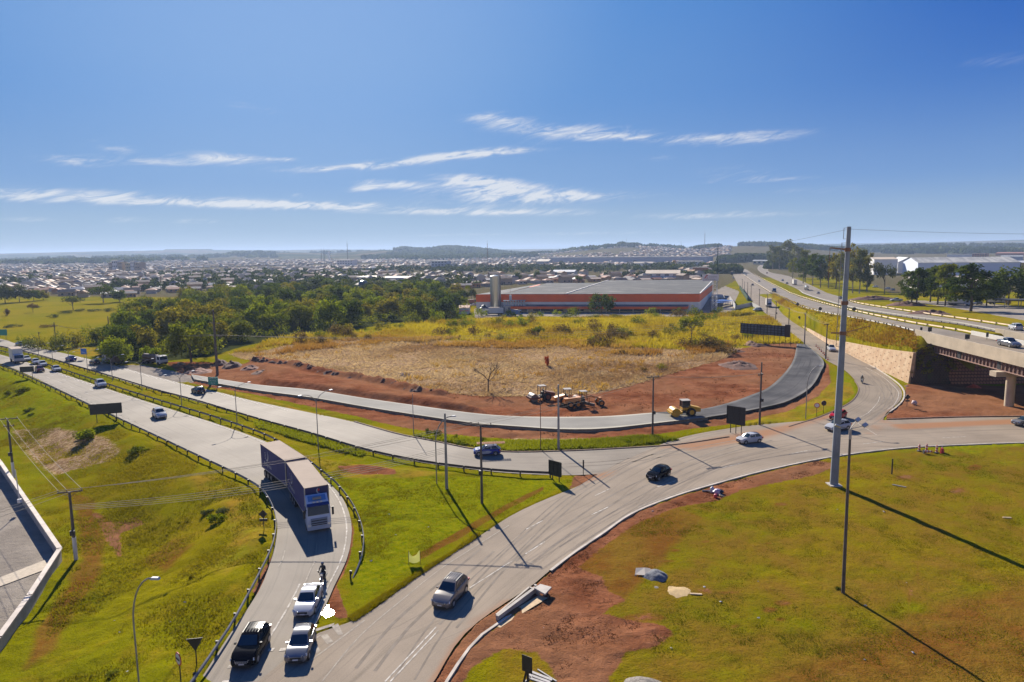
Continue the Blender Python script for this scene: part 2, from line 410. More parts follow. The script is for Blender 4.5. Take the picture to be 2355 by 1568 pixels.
 def build(s, name, mats, parent=None, smooth=None, loc=None, rz=0.0):
  o = bpy.data.objects.new(name, s.mesh(name, mats, smooth))
  if loc is not None: o.location = loc
  if rz: o.rotation_euler = (0, 0, rz)
  return link(o, parent)
# --- materials
MATS = {}
def pbr(name, col, rough=0.6, metal=0.0, spec=0.5, var=0.0, scale=3.0, bump=0.0, coat=0.0, col2=None, stretch=None):
 if name in MATS: return MATS[name]
 m = bpy.data.materials.new(name); m.use_nodes = True; nt = m.node_tree
 b = nt.nodes['Principled BSDF']
 b.inputs['Base Color'].default_value = (*col, 1); b.inputs['Roughness'].default_value = rough
 b.inputs['Metallic'].default_value = metal; b.inputs['Specular IOR Level'].default_value = spec
 if coat: b.inputs['Coat Weight'].default_value = coat; b.inputs['Coat Roughness'].default_value = 0.04
 if var or bump or col2:
  tc = nt.nodes.new('ShaderNodeTexCoord'); v = tc.outputs['Object']
  if stretch:
   mp = nt.nodes.new('ShaderNodeMapping'); mp.inputs['Scale'].default_value = stretch; nt.links.new(v, mp.inputs[0]); v = mp.outputs[0]
  nz = noise(nt, v, scale, 5.0, 0.6)
  if col2: c = mixc(nt, sstep(nt, nz, 0.35, 0.65), col, col2)
  else: c = mixc(nt, sstep(nt, nz, 0.25, 0.75), tuple(k * (1 - var) for k in col), tuple(min(1, k * (1 + var)) for k in col))
  nt.links.new(c, b.inputs['Base Color'])
  if bump:
   bn = nt.nodes.new('ShaderNodeBump'); bn.inputs['Strength'].default_value = bump; bn.inputs['Distance'].default_value = 0.05
   nt.links.new(nz, bn.inputs['Height']); nt.links.new(bn.outputs[0], b.inputs['Normal'])
 MATS[name] = m
 return m
def leaf_mat(name, ca, cb, trans=0.3):
 """leaf colours vary from leaf clump to leaf clump"""
 if name in MATS: return MATS[name]
 m = bpy.data.materials.new(name); m.use_nodes = True; nt = m.node_tree; nt.nodes.clear()
 at = nt.nodes.new('ShaderNodeAttribute'); at.attribute_name = 'tint'
 oi = nt.nodes.new('ShaderNodeObjectInfo')
 f = mathn(nt, 'ADD', mathn(nt, 'MULTIPLY', at.outputs['Fac'], 0.75), mathn(nt, 'MULTIPLY_ADD', oi.outputs['Random'], 0.5, -0.12))
 c = mixc(nt, f, ca, cb)
 d = nt.nodes.new('ShaderNodeBsdfDiffuse'); t = nt.nodes.new('ShaderNodeBsdfTranslucent')
 nt.links.new(c, d.inputs[0]); nt.links.new(mixc(nt, 0.5, c, (1.0, 0.95, 0.35), 'MULTIPLY'), t.inputs[0])
 mx = nt.nodes.new('ShaderNodeMixShader'); mx.inputs[0].default_value = trans
 nt.links.new(d.outputs[0], mx.inputs[1]); nt.links.new(t.outputs[0], mx.inputs[2])
 o = nt.nodes.new('ShaderNodeOutputMaterial'); nt.links.new(mx.outputs[0], o.inputs[0])
 MATS[name] = m; return m
def ground_material():
 m = bpy.data.materials.new('ground'); m.use_nodes = True; nt = m.node_tree
 b = nt.nodes['Principled BSDF']; b.inputs['Roughness'].default_value = 1.0; b.inputs['Specular IOR Level'].default_value = 0.0
 geo = nt.nodes.new('ShaderNodeNewGeometry'); P = geo.outputs['Position']
 def attr(n):
  a = nt.nodes.new('ShaderNodeAttribute'); a.attribute_name = n
  s = nt.nodes.new('ShaderNodeSeparateColor'); nt.links.new(a.outputs['Color'], s.inputs[0])
  return s.outputs[0], s.outputs[1], s.outputs[2], a.outputs['Alpha']
 dirt, straw, gold, dry = attr('cover_a')
 conc, lush, town, far = attr('cover_b')
 n_big = noise(nt, P, 0.035, 4.0, 0.55); n_mid = noise(nt, P, 0.22, 5.0, 0.6); n_sm = noise(nt, P, 1.6, 5.0, 0.65); n_fi = noise(nt, P, 7.0, 4.0, 0.7)
 mp = nt.nodes.new('ShaderNodeMapping'); mp.inputs['Scale'].default_value = (1.0, 2.6, 1.0); mp.inputs['Rotation'].default_value = (0, 0, 0.5)
 nt.links.new(P, mp.inputs[0]); n_st = noise(nt, mp.outputs[0], 0.8, 6.0, 0.7, 0.8)
 g = mixc(nt, sstep(nt, n_big, 0.35, 0.65), (0.150, 0.152, 0.0025), (0.225, 0.178, 0.004))
 g = mixc(nt, mathn(nt, 'MULTIPLY', sstep(nt, n_mid, 0.46, 0.72), 0.75), g, (0.230, 0.150, 0.010))
 g = mixc(nt, mathn(nt, 'MULTIPLY', sstep(nt, n_sm, 0.42, 0.22), 0.65), g, (0.060, 0.070, 0.003))
 g = mixc(nt, mathn(nt, 'MULTIPLY', sstep(nt, n_fi, 0.52, 0.27), 0.8), g, (0.040, 0.050, 0.003))
 g = mixc(nt, mathn(nt, 'MULTIPLY', sstep(nt, n_fi, 0.55, 0.8), 0.4), g, (0.27, 0.225, 0.02))
 lu = mixc(nt, sstep(nt, n_sm, 0.3, 0.65), (0.120, 0.148, 0.002), (0.215, 0.200, 0.003))
 lu = mixc(nt, mathn(nt, 'MULTIPLY', sstep(nt, n_fi, 0.5, 0.25), 0.5), lu, (0.06, 0.085, 0.005))
 def wob(v, nz, k, lo=0.36, hi=0.62): return sstep(nt, mathn(nt, 'ADD', v, mathn(nt, 'MULTIPLY', mathn(nt, 'SUBTRACT', nz, 0.5), k)), lo, hi)
 c = mixc(nt, wob(lush, n_mid, 0.5, 0.3, 0.8), g, lu)
 dr = mixc(nt, sstep(nt, n_mid, 0.35, 0.65), (0.170, 0.070, 0.012), (0.195, 0.110, 0.014))
 dr = mixc(nt, mathn(nt, 'MULTIPLY', sstep(nt, n_fi, 0.54, 0.28), 0.75), dr, (0.09, 0.042, 0.012))
 dr = mixc(nt, mathn(nt, 'MULTIPLY', sstep(nt, n_sm, 0.55, 0.72), 0.5), dr, (0.15, 0.13, 0.01))
 c = mixc(nt, wob(dry, n_mid, 0.9, 0.28, 0.75), c, dr)
 go = mixc(nt, sstep(nt, n_mid, 0.3, 0.7), (0.285, 0.170, 0.018), (0.190, 0.175, 0.008))
 go = mixc(nt, mathn(nt, 'MULTIPLY', sstep(nt, n_sm, 0.5, 0.25), 0.7), go, (0.105, 0.070, 0.012))
 c = mixc(nt, wob(gold, n_mid, 0.6), c, go)
 st = mixc(nt, sstep(nt, n_sm, 0.40, 0.62), (0.230, 0.130, 0.060), (0.420, 0.285, 0.155))
 st = mixc(nt, mathn(nt, 'MULTIPLY', sstep(nt, n_fi, 0.5, 0.72), 0.7), st, (0.52, 0.39, 0.23))
 st = mixc(nt, mathn(nt, 'MULTIPLY', sstep(nt, n_st, 0.47, 0.33), 0.8), st, (0.085, 0.045, 0.020))
 st = mixc(nt, mathn(nt, 'MULTIPLY', sstep(nt, n_big, 0.52, 0.66), 0.35), st, (0.13, 0.125, 0.03))
 c = mixc(nt, wob(straw, n_sm, 0.6), c, st)
 di = mixc(nt, sstep(nt, n_mid, 0.3, 0.68), (0.135, 0.042, 0.018), (0.270, 0.105, 0.050))
 di = mixc(nt, mathn(nt, 'MULTIPLY', sstep(nt, n_st, 0.5, 0.3), 0.75), di, (0.055, 0.020, 0.010))
 di = mixc(nt, mathn(nt, 'MULTIPLY', sstep(nt, n_sm, 0.58, 0.75), 0.5), di, (0.38, 0.18, 0.10))
 di = mixc(nt, mathn(nt, 'MULTIPLY', sstep(nt, n_fi, 0.42, 0.28), 0.6), di, (0.06, 0.022, 0.012))
 di = mixc(nt, mathn(nt, 'MULTIPLY', sstep(nt, n_big, 0.40, 0.62), 0.55), di, (0.245, 0.125, 0.062))
 c = mixc(nt, wob(dirt, mathn(nt, 'ADD', mathn(nt, 'MULTIPLY', n_sm, .55), mathn(nt, 'MULTIPLY', n_mid, .45)), 1.6), c, di)
 co = mixc(nt, sstep(nt, n_mid, 0.3, 0.7), (0.235, 0.200, 0.160), (0.320, 0.275, 0.220))
 co = mixc(nt, mathn(nt, 'MULTIPLY', sstep(nt, n_st, 0.46, 0.3), 0.5), co, (0.11, 0.10, 0.085))
 c = mixc(nt, wob(conc, n_fi, 0.25), c, co)
 to = mixc(nt, sstep(nt, n_mid, 0.35, 0.65), (0.125, 0.088, 0.050), (0.075, 0.082, 0.030))
 to = mixc(nt, sstep(nt, n_sm, 0.5, 0.7), to, (0.22, 0.17, 0.125))
 c = mixc(nt, wob(town, n_big, 0.3, 0.3, 0.8), c, to)
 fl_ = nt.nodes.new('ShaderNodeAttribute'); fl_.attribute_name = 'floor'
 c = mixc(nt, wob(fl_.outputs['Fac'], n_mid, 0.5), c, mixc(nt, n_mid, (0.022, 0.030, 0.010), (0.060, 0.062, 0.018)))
 n_f1 = noise(nt, P, 0.0022, 5.0, 0.6); n_f2 = noise(nt, P, 0.011, 5.0, 0.65)
 fa = mixc(nt, sstep(nt, n_f1, 0.44, 0.58), (0.045, 0.058, 0.022), (0.155, 0.115, 0.060))
 fa = mixc(nt, sstep(nt, n_f2, 0.52, 0.62), fa, (0.03, 0.042, 0.016))
 c = mixc(nt, sstep(nt, far, 0.3, 0.7), c, fa)
 nt.links.new(c, b.inputs['Base Color'])
 bn = nt.nodes.new('ShaderNodeBump'); bn.inputs['Strength'].default_value = 0.75; bn.inputs['Distance'].default_value = 0.16
 nt.links.new(mathn(nt, 'ADD', mathn(nt, 'MULTIPLY', n_sm, 1.2), mathn(nt, 'MULTIPLY', n_fi, 0.8)), bn.inputs['Height'])
 nt.links.new(bn.outputs[0], b.inputs['Normal'])
 return m
def road_material(name, ca, cb, rough=0.5, streak=0.55, spec=0.06, dustc=(0.30, 0.15, 0.075)):
 m = bpy.data.materials.new(name); m.use_nodes = True; nt = m.node_tree
 b = nt.nodes['Principled BSDF']; b.inputs['Specular IOR Level'].default_value = spec
 geo = nt.nodes.new('ShaderNodeNewGeometry'); P = geo.outputs['Position']
 uv = nt.nodes.new('ShaderNodeUVMap'); uv.uv_map = 'road'
 mp = nt.nodes.new('ShaderNodeMapping'); mp.inputs['Scale'].default_value = (1.6, 0.022, 1.0); nt.links.new(uv.outputs[0], mp.inputs[0])
 n1 = noise(nt, mp.outputs[0], 1.0, 5.0, 0.65, 0.3)           # worn along the wheel tracks
 n2 = noise(nt, P, 0.12, 4.0, 0.55); n3 = noise(nt, P, 9.0, 4.0, 0.7)
 mp2 = nt.nodes.new('ShaderNodeMapping'); mp2.inputs['Scale'].default_value = (3.5, 0.05, 1.0); nt.links.new(uv.outputs[0], mp2.inputs[0])
 n4 = noise(nt, mp2.outputs[0], 1.0, 4.0, 0.6, 0.5)
 c = mixc(nt, sstep(nt, n2, 0.3, 0.7), ca, cb)
 c = mixc(nt, mathn(nt, 'MULTIPLY', sstep(nt, n1, 0.52, 0.28), streak), c, tuple(k * 0.5 for k in ca))
 c = mixc(nt, mathn(nt, 'MULTIPLY', sstep(nt, n4, 0.6, 0.75), streak * 0.8), c, tuple(k * 1.25 for k in cb))
 c = mixc(nt, mathn(nt, 'MULTIPLY', sstep(nt, n3, 0.35, 0.7), 0.25), c, tuple(k * 1.3 for k in cb))
 at = nt.nodes.new('ShaderNodeAttribute'); at.attribute_name = 'dust'
 c = mixc(nt, sstep(nt, mathn(nt, 'ADD', at.outputs['Fac'], mathn(nt, 'MULTIPLY_ADD', n1, 0.7, -0.35)), 0.25, 0.95), c, dustc)
 nt.links.new(c, b.inputs['Base Color'])
 r = mathn(nt, 'ADD', mathn(nt, 'MULTIPLY', n1, 0.18), rough - 0.09)
 nt.links.new(r, b.inputs['Roughness'])
 bn = nt.nodes.new('ShaderNodeBump'); bn.inputs['Strength'].default_value = 0.25; bn.inputs['Distance'].default_value = 0.02
 nt.links.new(n3, bn.inputs['Height']); nt.links.new(bn.outputs[0], b.inputs['Normal'])
 return m
M_ROAD = road_material('asphalt', (0.196, 0.158, 0.116), (0.272, 0.218, 0.158), 0.8)
M_ROAD2 = road_material('worn_asphalt', (0.222, 0.176, 0.128), (0.292, 0.232, 0.168), 0.8)
M_HWY = road_material('highway_asphalt', (0.180, 0.150, 0.116), (0.260, 0.220, 0.170), 0.72)
M_BASE = road_material('new_road_base', (0.036, 0.035, 0.036), (0.105, 0.098, 0.092), 0.7, 0.8)
M_GRAVEL = road_material('gravel_base', (0.205, 0.190, 0.160), (0.275, 0.255, 0.215), 0.85, 0.3)
M_PAINT = pbr('road_paint', (0.27, 0.23, 0.18), 0.8, col2=(0.56, 0.51, 0.43), scale=1.6, spec=.1)
M_PAINT_OLD = pbr('worn_road_paint', (0.25, 0.21, 0.165), 0.8, col2=(0.37, 0.32, 0.25), scale=1.6, spec=.1)
M_CONC = pbr('concrete', (0.36, 0.32, 0.27), 0.8, var=0.25, scale=0.8, bump=0.2)
M_KERB = pbr('kerb_concrete', (0.40, 0.34, 0.27), 0.8, var=0.3, scale=0.6)
M_STEEL = pbr('galvanised_steel', (0.23, 0.215, 0.20), 0.6, 0.15, var=0.3, scale=0.7)
M_RUSTRAIL = pbr('weathered_rail', (0.13, 0.095, 0.075), 0.6, 0.3, var=0.4, scale=0.8)
M_TANRAIL = pbr('sunlit_rail', (0.42, 0.29, 0.15), 0.6, 0.1, var=0.25, scale=0.5)  # tan base colour stands for sunlight on the steel rail
M_DARK = pbr('dark_metal', (0.018, 0.017, 0.018), 0.6)
M_WOOD = pbr('old_wood', (0.085, 0.062, 0.045), 0.85, var=0.4, scale=2.0)
M_BLACK = pbr('black_rubber', (0.012, 0.012, 0.013), 0.75)
# --- the ground: one sheet out to the horizon
def D(*pts): return [g0(*p) for p in pts]
DIRT = [
 (D((380, 832), (470, 832), (560, 836), (588, 826), (676, 836), (718, 848), (801, 862), (876, 874), (951, 895), (1040, 905), (1140, 912), (1260, 910), (1364, 906), (1452, 886), (1552, 856), (1652, 829), (1702, 802), (1766, 790), (1842, 790), (1905, 840), (1910, 880), (1880, 912), (1815, 945), (1766, 957), (1677, 976), (1600, 985), (1497, 1000), (1402, 1010), (1300, 1008), (1177, 1010), (1088, 1004), (1000, 994), (938, 985), (876, 972), (813, 956), (700, 932), (588, 908), (500, 893), (440, 882)), 1.6),
 (D((1234, 1343), (1262, 1318), (1317, 1276), (1384, 1230), (1452, 1184), (1552, 1145), (1652, 1115), (1766, 1085), (1880, 1060), (1925, 1066), (1890, 1088), (1800, 1108), (1700, 1128), (1650, 1152), (1560, 1165), (1470, 1200), (1400, 1245), (1330, 1305), (1380, 1325), (1400, 1360), (1440, 1378), (1400, 1398), (1390, 1412), (1470, 1430), (1530, 1440), (1550, 1458), (1500, 1490), (1440, 1500), (1400, 1568), (1400, 1640), (1290, 1640), (1270, 1540), (1230, 1500), (1160, 1490), (1080, 1540), (1030, 1640), (980, 1640), (1040, 1540), (1100, 1470), (1180, 1418)), 1.6),
 (D((2038, 952), (2060, 938), (2076, 916), (2085, 884), (2185, 880), (2290, 888), (2420, 880), (2600, 880), (2600, 958), (2190, 961), (2038, 966)), 0.8),
 (D((776, 1072), (830, 1070), (900, 1080), (914, 1092), (840, 1093), (785, 1084)), 1.5),
 (D((205, 1128), (222, 1128), (260, 1150), (310, 1142), (325, 1158), (270, 1172), (272, 1222), (248, 1192)), 1.6),
 (D((640, 1250), (634, 1290), (612, 1325), (588, 1372), (582, 1360), (606, 1310), (622, 1280)), 0.8),
 (D((806, 1183), (814, 1220), (806, 1276), (790, 1318), (772, 1345), (792, 1395), (800, 1420), (780, 1424), (752, 1404), (760, 1350), (780, 1318), (798, 1276), (806, 1221)), 0.8),
 (D((1320, 1095), (1400, 1085), (1392, 1098), (1350, 1112), (1310, 1122)), 1.0),
]
SPOTS = []
for (x, y, rx, ry) in ((1550, 1266, 20, 6), (1540, 1246, 14, 5), (1766, 1249, 12, 4), (1676, 1362, 30, 5), (1795, 1424, 18, 7), (1690, 1440, 16, 6), (1622, 1245, 14, 5), (1795, 1160, 20, 5), (2240, 1075, 22, 8), (2200, 1128, 24, 7), (2080, 1097, 26, 6), (1930, 1548, 26, 9), (1800, 1386, 26, 9), (1620, 1360, 20, 8), (1770, 1402, 24, 9), (1480, 1420, 60, 12), (1530, 1290, 26, 5), (2060, 1470, 16, 20), (2090, 1380, 8, 30), (2110, 1320, 6, 30)):
 SPOTS.append((D(*[(x + rx * math.cos(t / 8 * 6.283), y + ry * math.sin(t / 8 * 6.283)) for t in range(8)]), 2.2))
DIRT.append((D((1225, 1348), (1177, 1378), (1088, 1440), (1038, 1498), (960, 1620), (1000, 1640), (1051, 1540), (1113, 1462), (1177, 1417), (1215, 1392)), .5))
P_STRAW = [
 (D((588, 812), (651, 796), (713, 786), (813, 781), (938, 781), (1113, 787), (1264, 792), (1427, 799), (1567, 806), (1677, 797), (1702, 802), (1652, 829), (1552, 856), (1452, 886), (1364, 906), (1260, 910), (1140, 912), (1040, 906), (951, 896), (876, 876), (801, 864), (718, 849), (676, 837), (588, 827), (556, 826), (530, 814)), 3.0),
 (D((1140, 992), (1300, 1004), (1440, 1003), (1440, 1014), (1300, 1016), (1180, 1012)), 2.0),
 ([G(*p)[:2] for p in ((30, 990), (130, 985), (250, 1010), (275, 1040), (250, 1060), (170, 1080), (130, 1092), (80, 1060), (45, 1020))], 5.0)]
P_GOLD = [
 (D((590, 798), (640, 775), (725, 768), (870, 760), (990, 738), (1060, 724), (1177, 722), (1370, 720), (1590, 712), (1720, 712), (1765, 726), (1815, 768), (1840, 789), (1766, 790), (1677, 797), (1567, 806), (1427, 799), (1264, 792), (1113, 787), (938, 781), (813, 781), (713, 786), (651, 796), (588, 812), (530, 812)), 3.0),
 (D((140, 800), (235, 790), (240, 820), (190, 822)), 4.0),
 (D((440, 880), (520, 896), (588, 913), (700, 942), (813, 969), (938, 996), (910, 998), (813, 972), (588, 922), (500, 902)), 1.0),
 (D((588, 1010), (720, 1050), (800, 1065), (920, 1078), (1050, 1090), (930, 1100), (800, 1100), (740, 1075), (640, 1030)), 3.0),
 ([G(*p)[:2] for p in ((470, 1085), (560, 1118), (615, 1160), (620, 1230), (560, 1290), (520, 1330), (480, 1300), (540, 1230), (500, 1160), (420, 1100))], 9.0),
 (D((1815, 940), (1880, 910), (1905, 880), (1955, 880), (1965, 905), (1930, 930), (1815, 972), (1700, 990), (1700, 978)), 2.5)]
P_LUSH = [
 ([G(*p)[:2] for p in ((-200, 810), (60, 866), (130, 902), (200, 937), (225, 952), (150, 985), (40, 985), (-200, 960))], 8.0),
 (D((950, 1000), (1177, 1014), (1300, 1014), (1420, 1008), (1500, 1002), (1560, 1012), (1500, 1020), (1402, 1030), (1177, 1037), (1000, 1013)), 1.5),
 (D((740, 1096), (910, 1098), (1050, 1094), (1180, 1098), (1320, 1102), (1300, 1118), (1170, 1178), (1000, 1265), (830, 1390), (812, 1330), (835, 1250), (834, 1210), (800, 1140)), 3.0),
 (D((1700, 985), (1815, 970), (1890, 950), (1950, 925), (1974, 905), (1978, 892), (1960, 870), (1940, 850), (1930, 860), (1950, 900), (1900, 935), (1800, 960)), 2.0),
 (D((2120, 1020), (2354, 1000), (2354, 1090), (2150, 1050)), 5.0),
 (D((1900, 1330), (1990, 1340), (1980, 1380), (1900, 1370)), 3.0)]
P_DRY = [
 (D((1990, 1440), (2130, 1380), (2354, 1330), (2700, 1280), (2700, 1800), (1300, 1800), (1500, 1540), (1700, 1560), (1850, 1500)), 12.0),
 (D((1280, 1280), (1420, 1200), (1560, 1165), (1620, 1190), (1560, 1260), (1500, 1330), (1420, 1400)), 5.0),
 (D((1000, 1340), (1060, 1290), (1177, 1230), (1200, 1240), (1060, 1310)), 2.0),
 (D((945, 1280), (1040, 1228), (1177, 1152), (1250, 1118), (1250, 1126), (1180, 1164), (1050, 1242), (955, 1292)), 0.9),
 ([G(*p)[:2] for p in ((150, 1120), (215, 1150), (240, 1240), (230, 1330), (170, 1400), (120, 1500), (60, 1540), (90, 1440), (190, 1290), (175, 1180))], 3.0),
 ([G(*p)[:2] for p in ((330, 1290), (400, 1240), (440, 1260), (380, 1320))], 5.0)]
P_CONC = [(D((268, 840), (330, 840), (400, 854), (446, 866), (446, 880), (400, 878), (330, 862)), 0.8), (CONC, 0.15),
   ([g5(*p) for p in ((2075, 690), (2200, 694), (2300, 700), (2400, 712), (2400, 745), (2354, 737), (2240, 716), (2150, 702))], 1.5),
   (D((930, 720), (1075, 700), (1075, 690), (1000, 690), (930, 705)), 1.5),
   (D((1090, 725), (1190, 725), (1200, 718), (1560, 718), (1680, 716), (1700, 670), (1660, 655), (1090, 700)), 2.0)]
P_PAST = [(D((-400, 700), (0, 690), (120, 688), (240, 690), (300, 712), (250, 745), (215, 782), (120, 792), (0, 778), (-400, 740)), 10.0)]
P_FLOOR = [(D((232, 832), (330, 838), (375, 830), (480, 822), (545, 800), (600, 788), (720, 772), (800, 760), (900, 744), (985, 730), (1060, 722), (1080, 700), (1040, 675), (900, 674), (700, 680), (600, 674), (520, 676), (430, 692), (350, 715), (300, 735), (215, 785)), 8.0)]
azs = np.radians(np.concatenate([np.arange(-85, -44, 2.0), np.arange(-44, 44.01, 0.105), np.arange(46, 86, 2.0)]))
dep = np.radians(np.concatenate([[62, 52, 46, 42, 39], np.arange(37.0, 1.0, -0.085), np.arange(1.0, 0.30, -0.03)]))
rr = HCAM / np.tan(dep)
rr = np.concatenate([rr, np.geomspace(rr[-1] * 1.03, 12500, 40)])
AA, RR_ = np.meshgrid(azs, rr)
gx = (np.sin(AA) * RR_).ravel(); gy = (np.cos(AA) * RR_).ravel()
gz = Zt(gx, gy)
def layer(polys):
 o = np.zeros(gx.shape)
 for P, wd in polys: o = np.maximum(o, soft(gx, gy, P, wd))
 return o
m_dirt = layer(DIRT); m_straw = layer(P_STRAW); m_gold = layer(P_GOLD); m_lush = layer(P_LUSH); m_dry_dim = np.maximum(layer(P_DRY), .52 * layer([(D((1234, 1343), (1384, 1228), (1652, 1113), (1915, 1052), (2165, 1027), (2500, 1022), (2700, 1700), (1000, 1700)), 3.0)])); m_conc = layer(P_CONC)  # roundabout lawn: dry tone, with vignette darkening put into its colour
m_past = layer(P_PAST); m_gold = np.maximum(m_gold, m_past * (0.35 + 0.35 * fbm(gx, gy, 0.02, 5)))
slope = ((gx > 40) & (gy > 100) & (gy < 460)) * np.clip((gz - 0.4) / 1.5, 0, 1)
m_gold = np.maximum(m_gold, slope * (0.25 + 0.5 * fbm(gx, gy, 0.05, 3)))
m_town = sm((gy - 400 - 0.25 * np.clip(-gx, 0, 400)) / 60.0) * (1 - m_past) * (1 - 0.75 * ((gx > 60) & (gy < 700) & (np.abs(gx - 0.42 * gy) < 60)))
m_far = sm((gy - 2600) / 1200)
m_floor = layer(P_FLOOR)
m_spot = layer(SPOTS); m_dry_dim = np.maximum(m_dry_dim, m_spot); m_dirt = np.maximum(m_dirt, m_spot * .52)
dm, _ = sdist(gx, gy, MOUND, False)
ridge = np.clip(1 - dm / 2.2, 0, 1) ** 0.8 * (0.25 + 1.5 * fbm(gx, gy, 0.35, 8)) * 1.25
near = np.clip(1.4 - RR_.ravel() / 420, 0, 1)
gz += ridge * near
m_dirt = np.maximum(m_dirt, np.clip(1.3 - dm / 2.4, 0, 1))
gz += near * (m_dirt * (fbm(gx, gy, 0.5, 1, 4) - 0.42) * 0.42 + m_straw * (fbm(gx, gy, 0.45, 2, 4) - 0.42) * 0.7 + m_gold * (fbm(gx, gy, 0.25, 3, 4) - 0.4) * 0.8)
base_lawn = (1 - np.clip(m_dirt + m_conc + m_straw, 0, 1))
gz += near * base_lawn * ((fbm(gx, gy, 0.6, 4, 4) - 0.45) * 0.22 + (gx < -25) * (fbm(gx, gy, 0.22, 6, 4) - 0.42) * 0.75 * (1 - m_conc))
dB, inB = sdist(gx, gy, R7T[1:7] + MOUND[::-1])
d7, _ = sdist(gx, gy, R7T[:7], False)
gz += inB * 1.0 * sm((d7 - 1.0) / 2.0) * sm(dm / 9.0) * sm(dB / 2.5 - .2)
pit = np.exp(-(((gx - 60) / 14) ** 2 + ((gy - 190) / 3.0) ** 2)); gz -= pit * 0.6
# --- roads: strips between their two edges
ROADZ = {}
DUST = [(D((2000, 990), (2040, 945), (2064, 930), (2044, 965), (2020, 990), (1990, 1000)), 7.0), (D((1190, 1372), (1100, 1432), (1040, 1500), (1000, 1590), (985, 1575), (1025, 1495), (1080, 1430), (1180, 1360)), 1.6),
  (D((1330, 1096), (1420, 1080), (1400, 1098), (1340, 1112)), 3.0), (D((1500, 1030), (1765, 985), (1890, 957), (1950, 932), (1930, 955), (1770, 1005), (1600, 1035)), 5.0), (D((2040, 975), (2354, 962), (2354, 975), (2060, 990)), 3.0)]
CUT = []
def strip(name, L, Rr, mat, zf, across=10, step=2.5, z_off=0.03, thick=0.0, cut=True):
 L = smooth_line(L, step); Rr = smooth_line(Rr, step)
 n = max(3, int(max(linelen(L), linelen(Rr)) / step)); n = min(n, 420)
 A = resample(L, n); B = resample(Rr, n)
 t = np.linspace(0, 1, across + 1)
 P = A[:, None, :] * (1 - t)[None, :, None] + B[:, None, :] * t[None, :, None]
 X = P[..., 0].ravel(); Y = P[..., 1].ravel()
 Z = zf(X, Y) + z_off
 i, j = np.meshgrid(np.arange(n - 1), np.arange(across), indexing='ij')
 a = (i * (across + 1) + j).ravel(); b = a + 1; c = b + across + 1; d = a + across + 1
 F = np.stack([a, b, c, d], 1)
 e1 = P[1, 0] - P[0, 0]; e2 = P[0, 1] - P[0, 0]
 if e2[0] * e1[1] - e2[1] * e1[0] < 0: F = F[:, ::-1]
 V = np.stack([X, Y, Z], 1)
 if thick > 0:                                   # a raised edge
  k = len(V); E1 = V[0::across + 1].copy(); E2 = V[across::across + 1].copy()
  for E_, sgn in ((E1, 0), (E2, across)):
   lo = E_.copy(); lo[:, 2] -= thick
   base = len(V); V = np.concatenate([V, lo])
   q = np.arange(n - 1); top = q * (across + 1) + sgn
   F = np.concatenate([F, np.stack([top, top + across + 1, base + q + 1, base + q], 1)])
 me = mesh_np(name, V, F, mat, smooth=(thick == 0))
 wd = np.linalg.norm(A - B, axis=1)
 dist = np.concatenate([[0], np.cumsum(np.linalg.norm(np.diff((A + B) / 2, axis=0), axis=1))])
 U = np.zeros((len(V), 2)); nn = n * (across + 1)
 U[:nn, 0] = (t[None, :] * wd[:, None]).ravel(); U[:nn, 1] = np.repeat(dist, across + 1)
 uvl = me.uv_layers.new(name='road')
 li = np.zeros(len(me.loops), np.int32); me.loops.foreach_get('vertex_index', li)
 uvl.data.foreach_set('uv', U[li].astype(np.float32).ravel())
 du = np.zeros(len(V))
 for Pq, wq in DUST: du = np.maximum(du, soft(V[:, 0], V[:, 1], Pq, wq))
 cattr(me, 'dust', np.stack([du, du, du, np.ones_like(du)], 1))
 o = bpy.data.objects.new(name, me); link(o); tag(o, kind='structure')
 if cut: CUT.append((np.concatenate([A, B[::-1]]), z_off))
 return A, B
flat = lambda X, Y: np.zeros_like(X)
hw = lambda X, Y: z5(Y)
strip('highway_road', R1L, R1R, M_HWY, flat, 12, z_off=0.012)
strip('highway_road', R3U, R3L, M_HWY, flat, 10, z_off=0.016)
strip('side_road', R4L, R4R, M_ROAD, flat, 8, z_off=0.020)
strip('roundabout_road', R2L, R2R, M_ROAD2, flat, 14, z_off=0.024)
strip('highway_road', R5L, R5R, M_HWY, hw, 6, z_off=0.05)
strip('highway_road', R6L, R6R, M_HWY, hw, 6, z_off=0.05)
strip('new_road_base', R7T[:11], R7B[:11], M_GRAVEL, flat, 8, z_off=0.46, thick=0.6)
_a = resample(smooth_line(R7T, 2), 300); _b = resample(smooth_line(R7B, 2), 300)
strip('new_road_base', R7T[9:], R7B[10:], M_BASE, flat, 8, z_off=0.50, thick=0.65)
for P, zo in CUT:
 d, ins = sdist(gx, gy, P[::3] if len(P) > 160 else P)
 m = ins | (d < 0.15)
 right_high = (gx > 60) & (gy > 140) & (gy < 470)
 gz[m] = np.minimum(gz[m], (Zt(gx[m], gy[m])) - 0.12) if m.any() else gz[m]
 if P[:, 0].mean() > 60 and P[:, 1].max() > 300:
  m2 = ins
  gz[m2] = np.minimum(gz[m2], np.where(gx[m2] > 0.30 * gy[m2] + 40, z5(gy[m2]) - 0.12, gz[m2]))
nR, nA = RR_.shape
i, j = np.meshgrid(np.arange(nR - 1), np.arange(nA - 1), indexing='ij')
a = (i * nA + j).ravel(); F = np.stack([a, a + 1, a + nA + 1, a + nA], 1)
me = mesh_np('ground', np.stack([gx, gy, gz], 1), F, ground_material(), smooth=True)
cattr(me, 'cover_a', np.stack([m_dirt, m_straw, m_gold, m_dry_dim], 1))
cattr(me, 'cover_b', np.stack([m_conc, m_lush, m_town, m_far], 1))
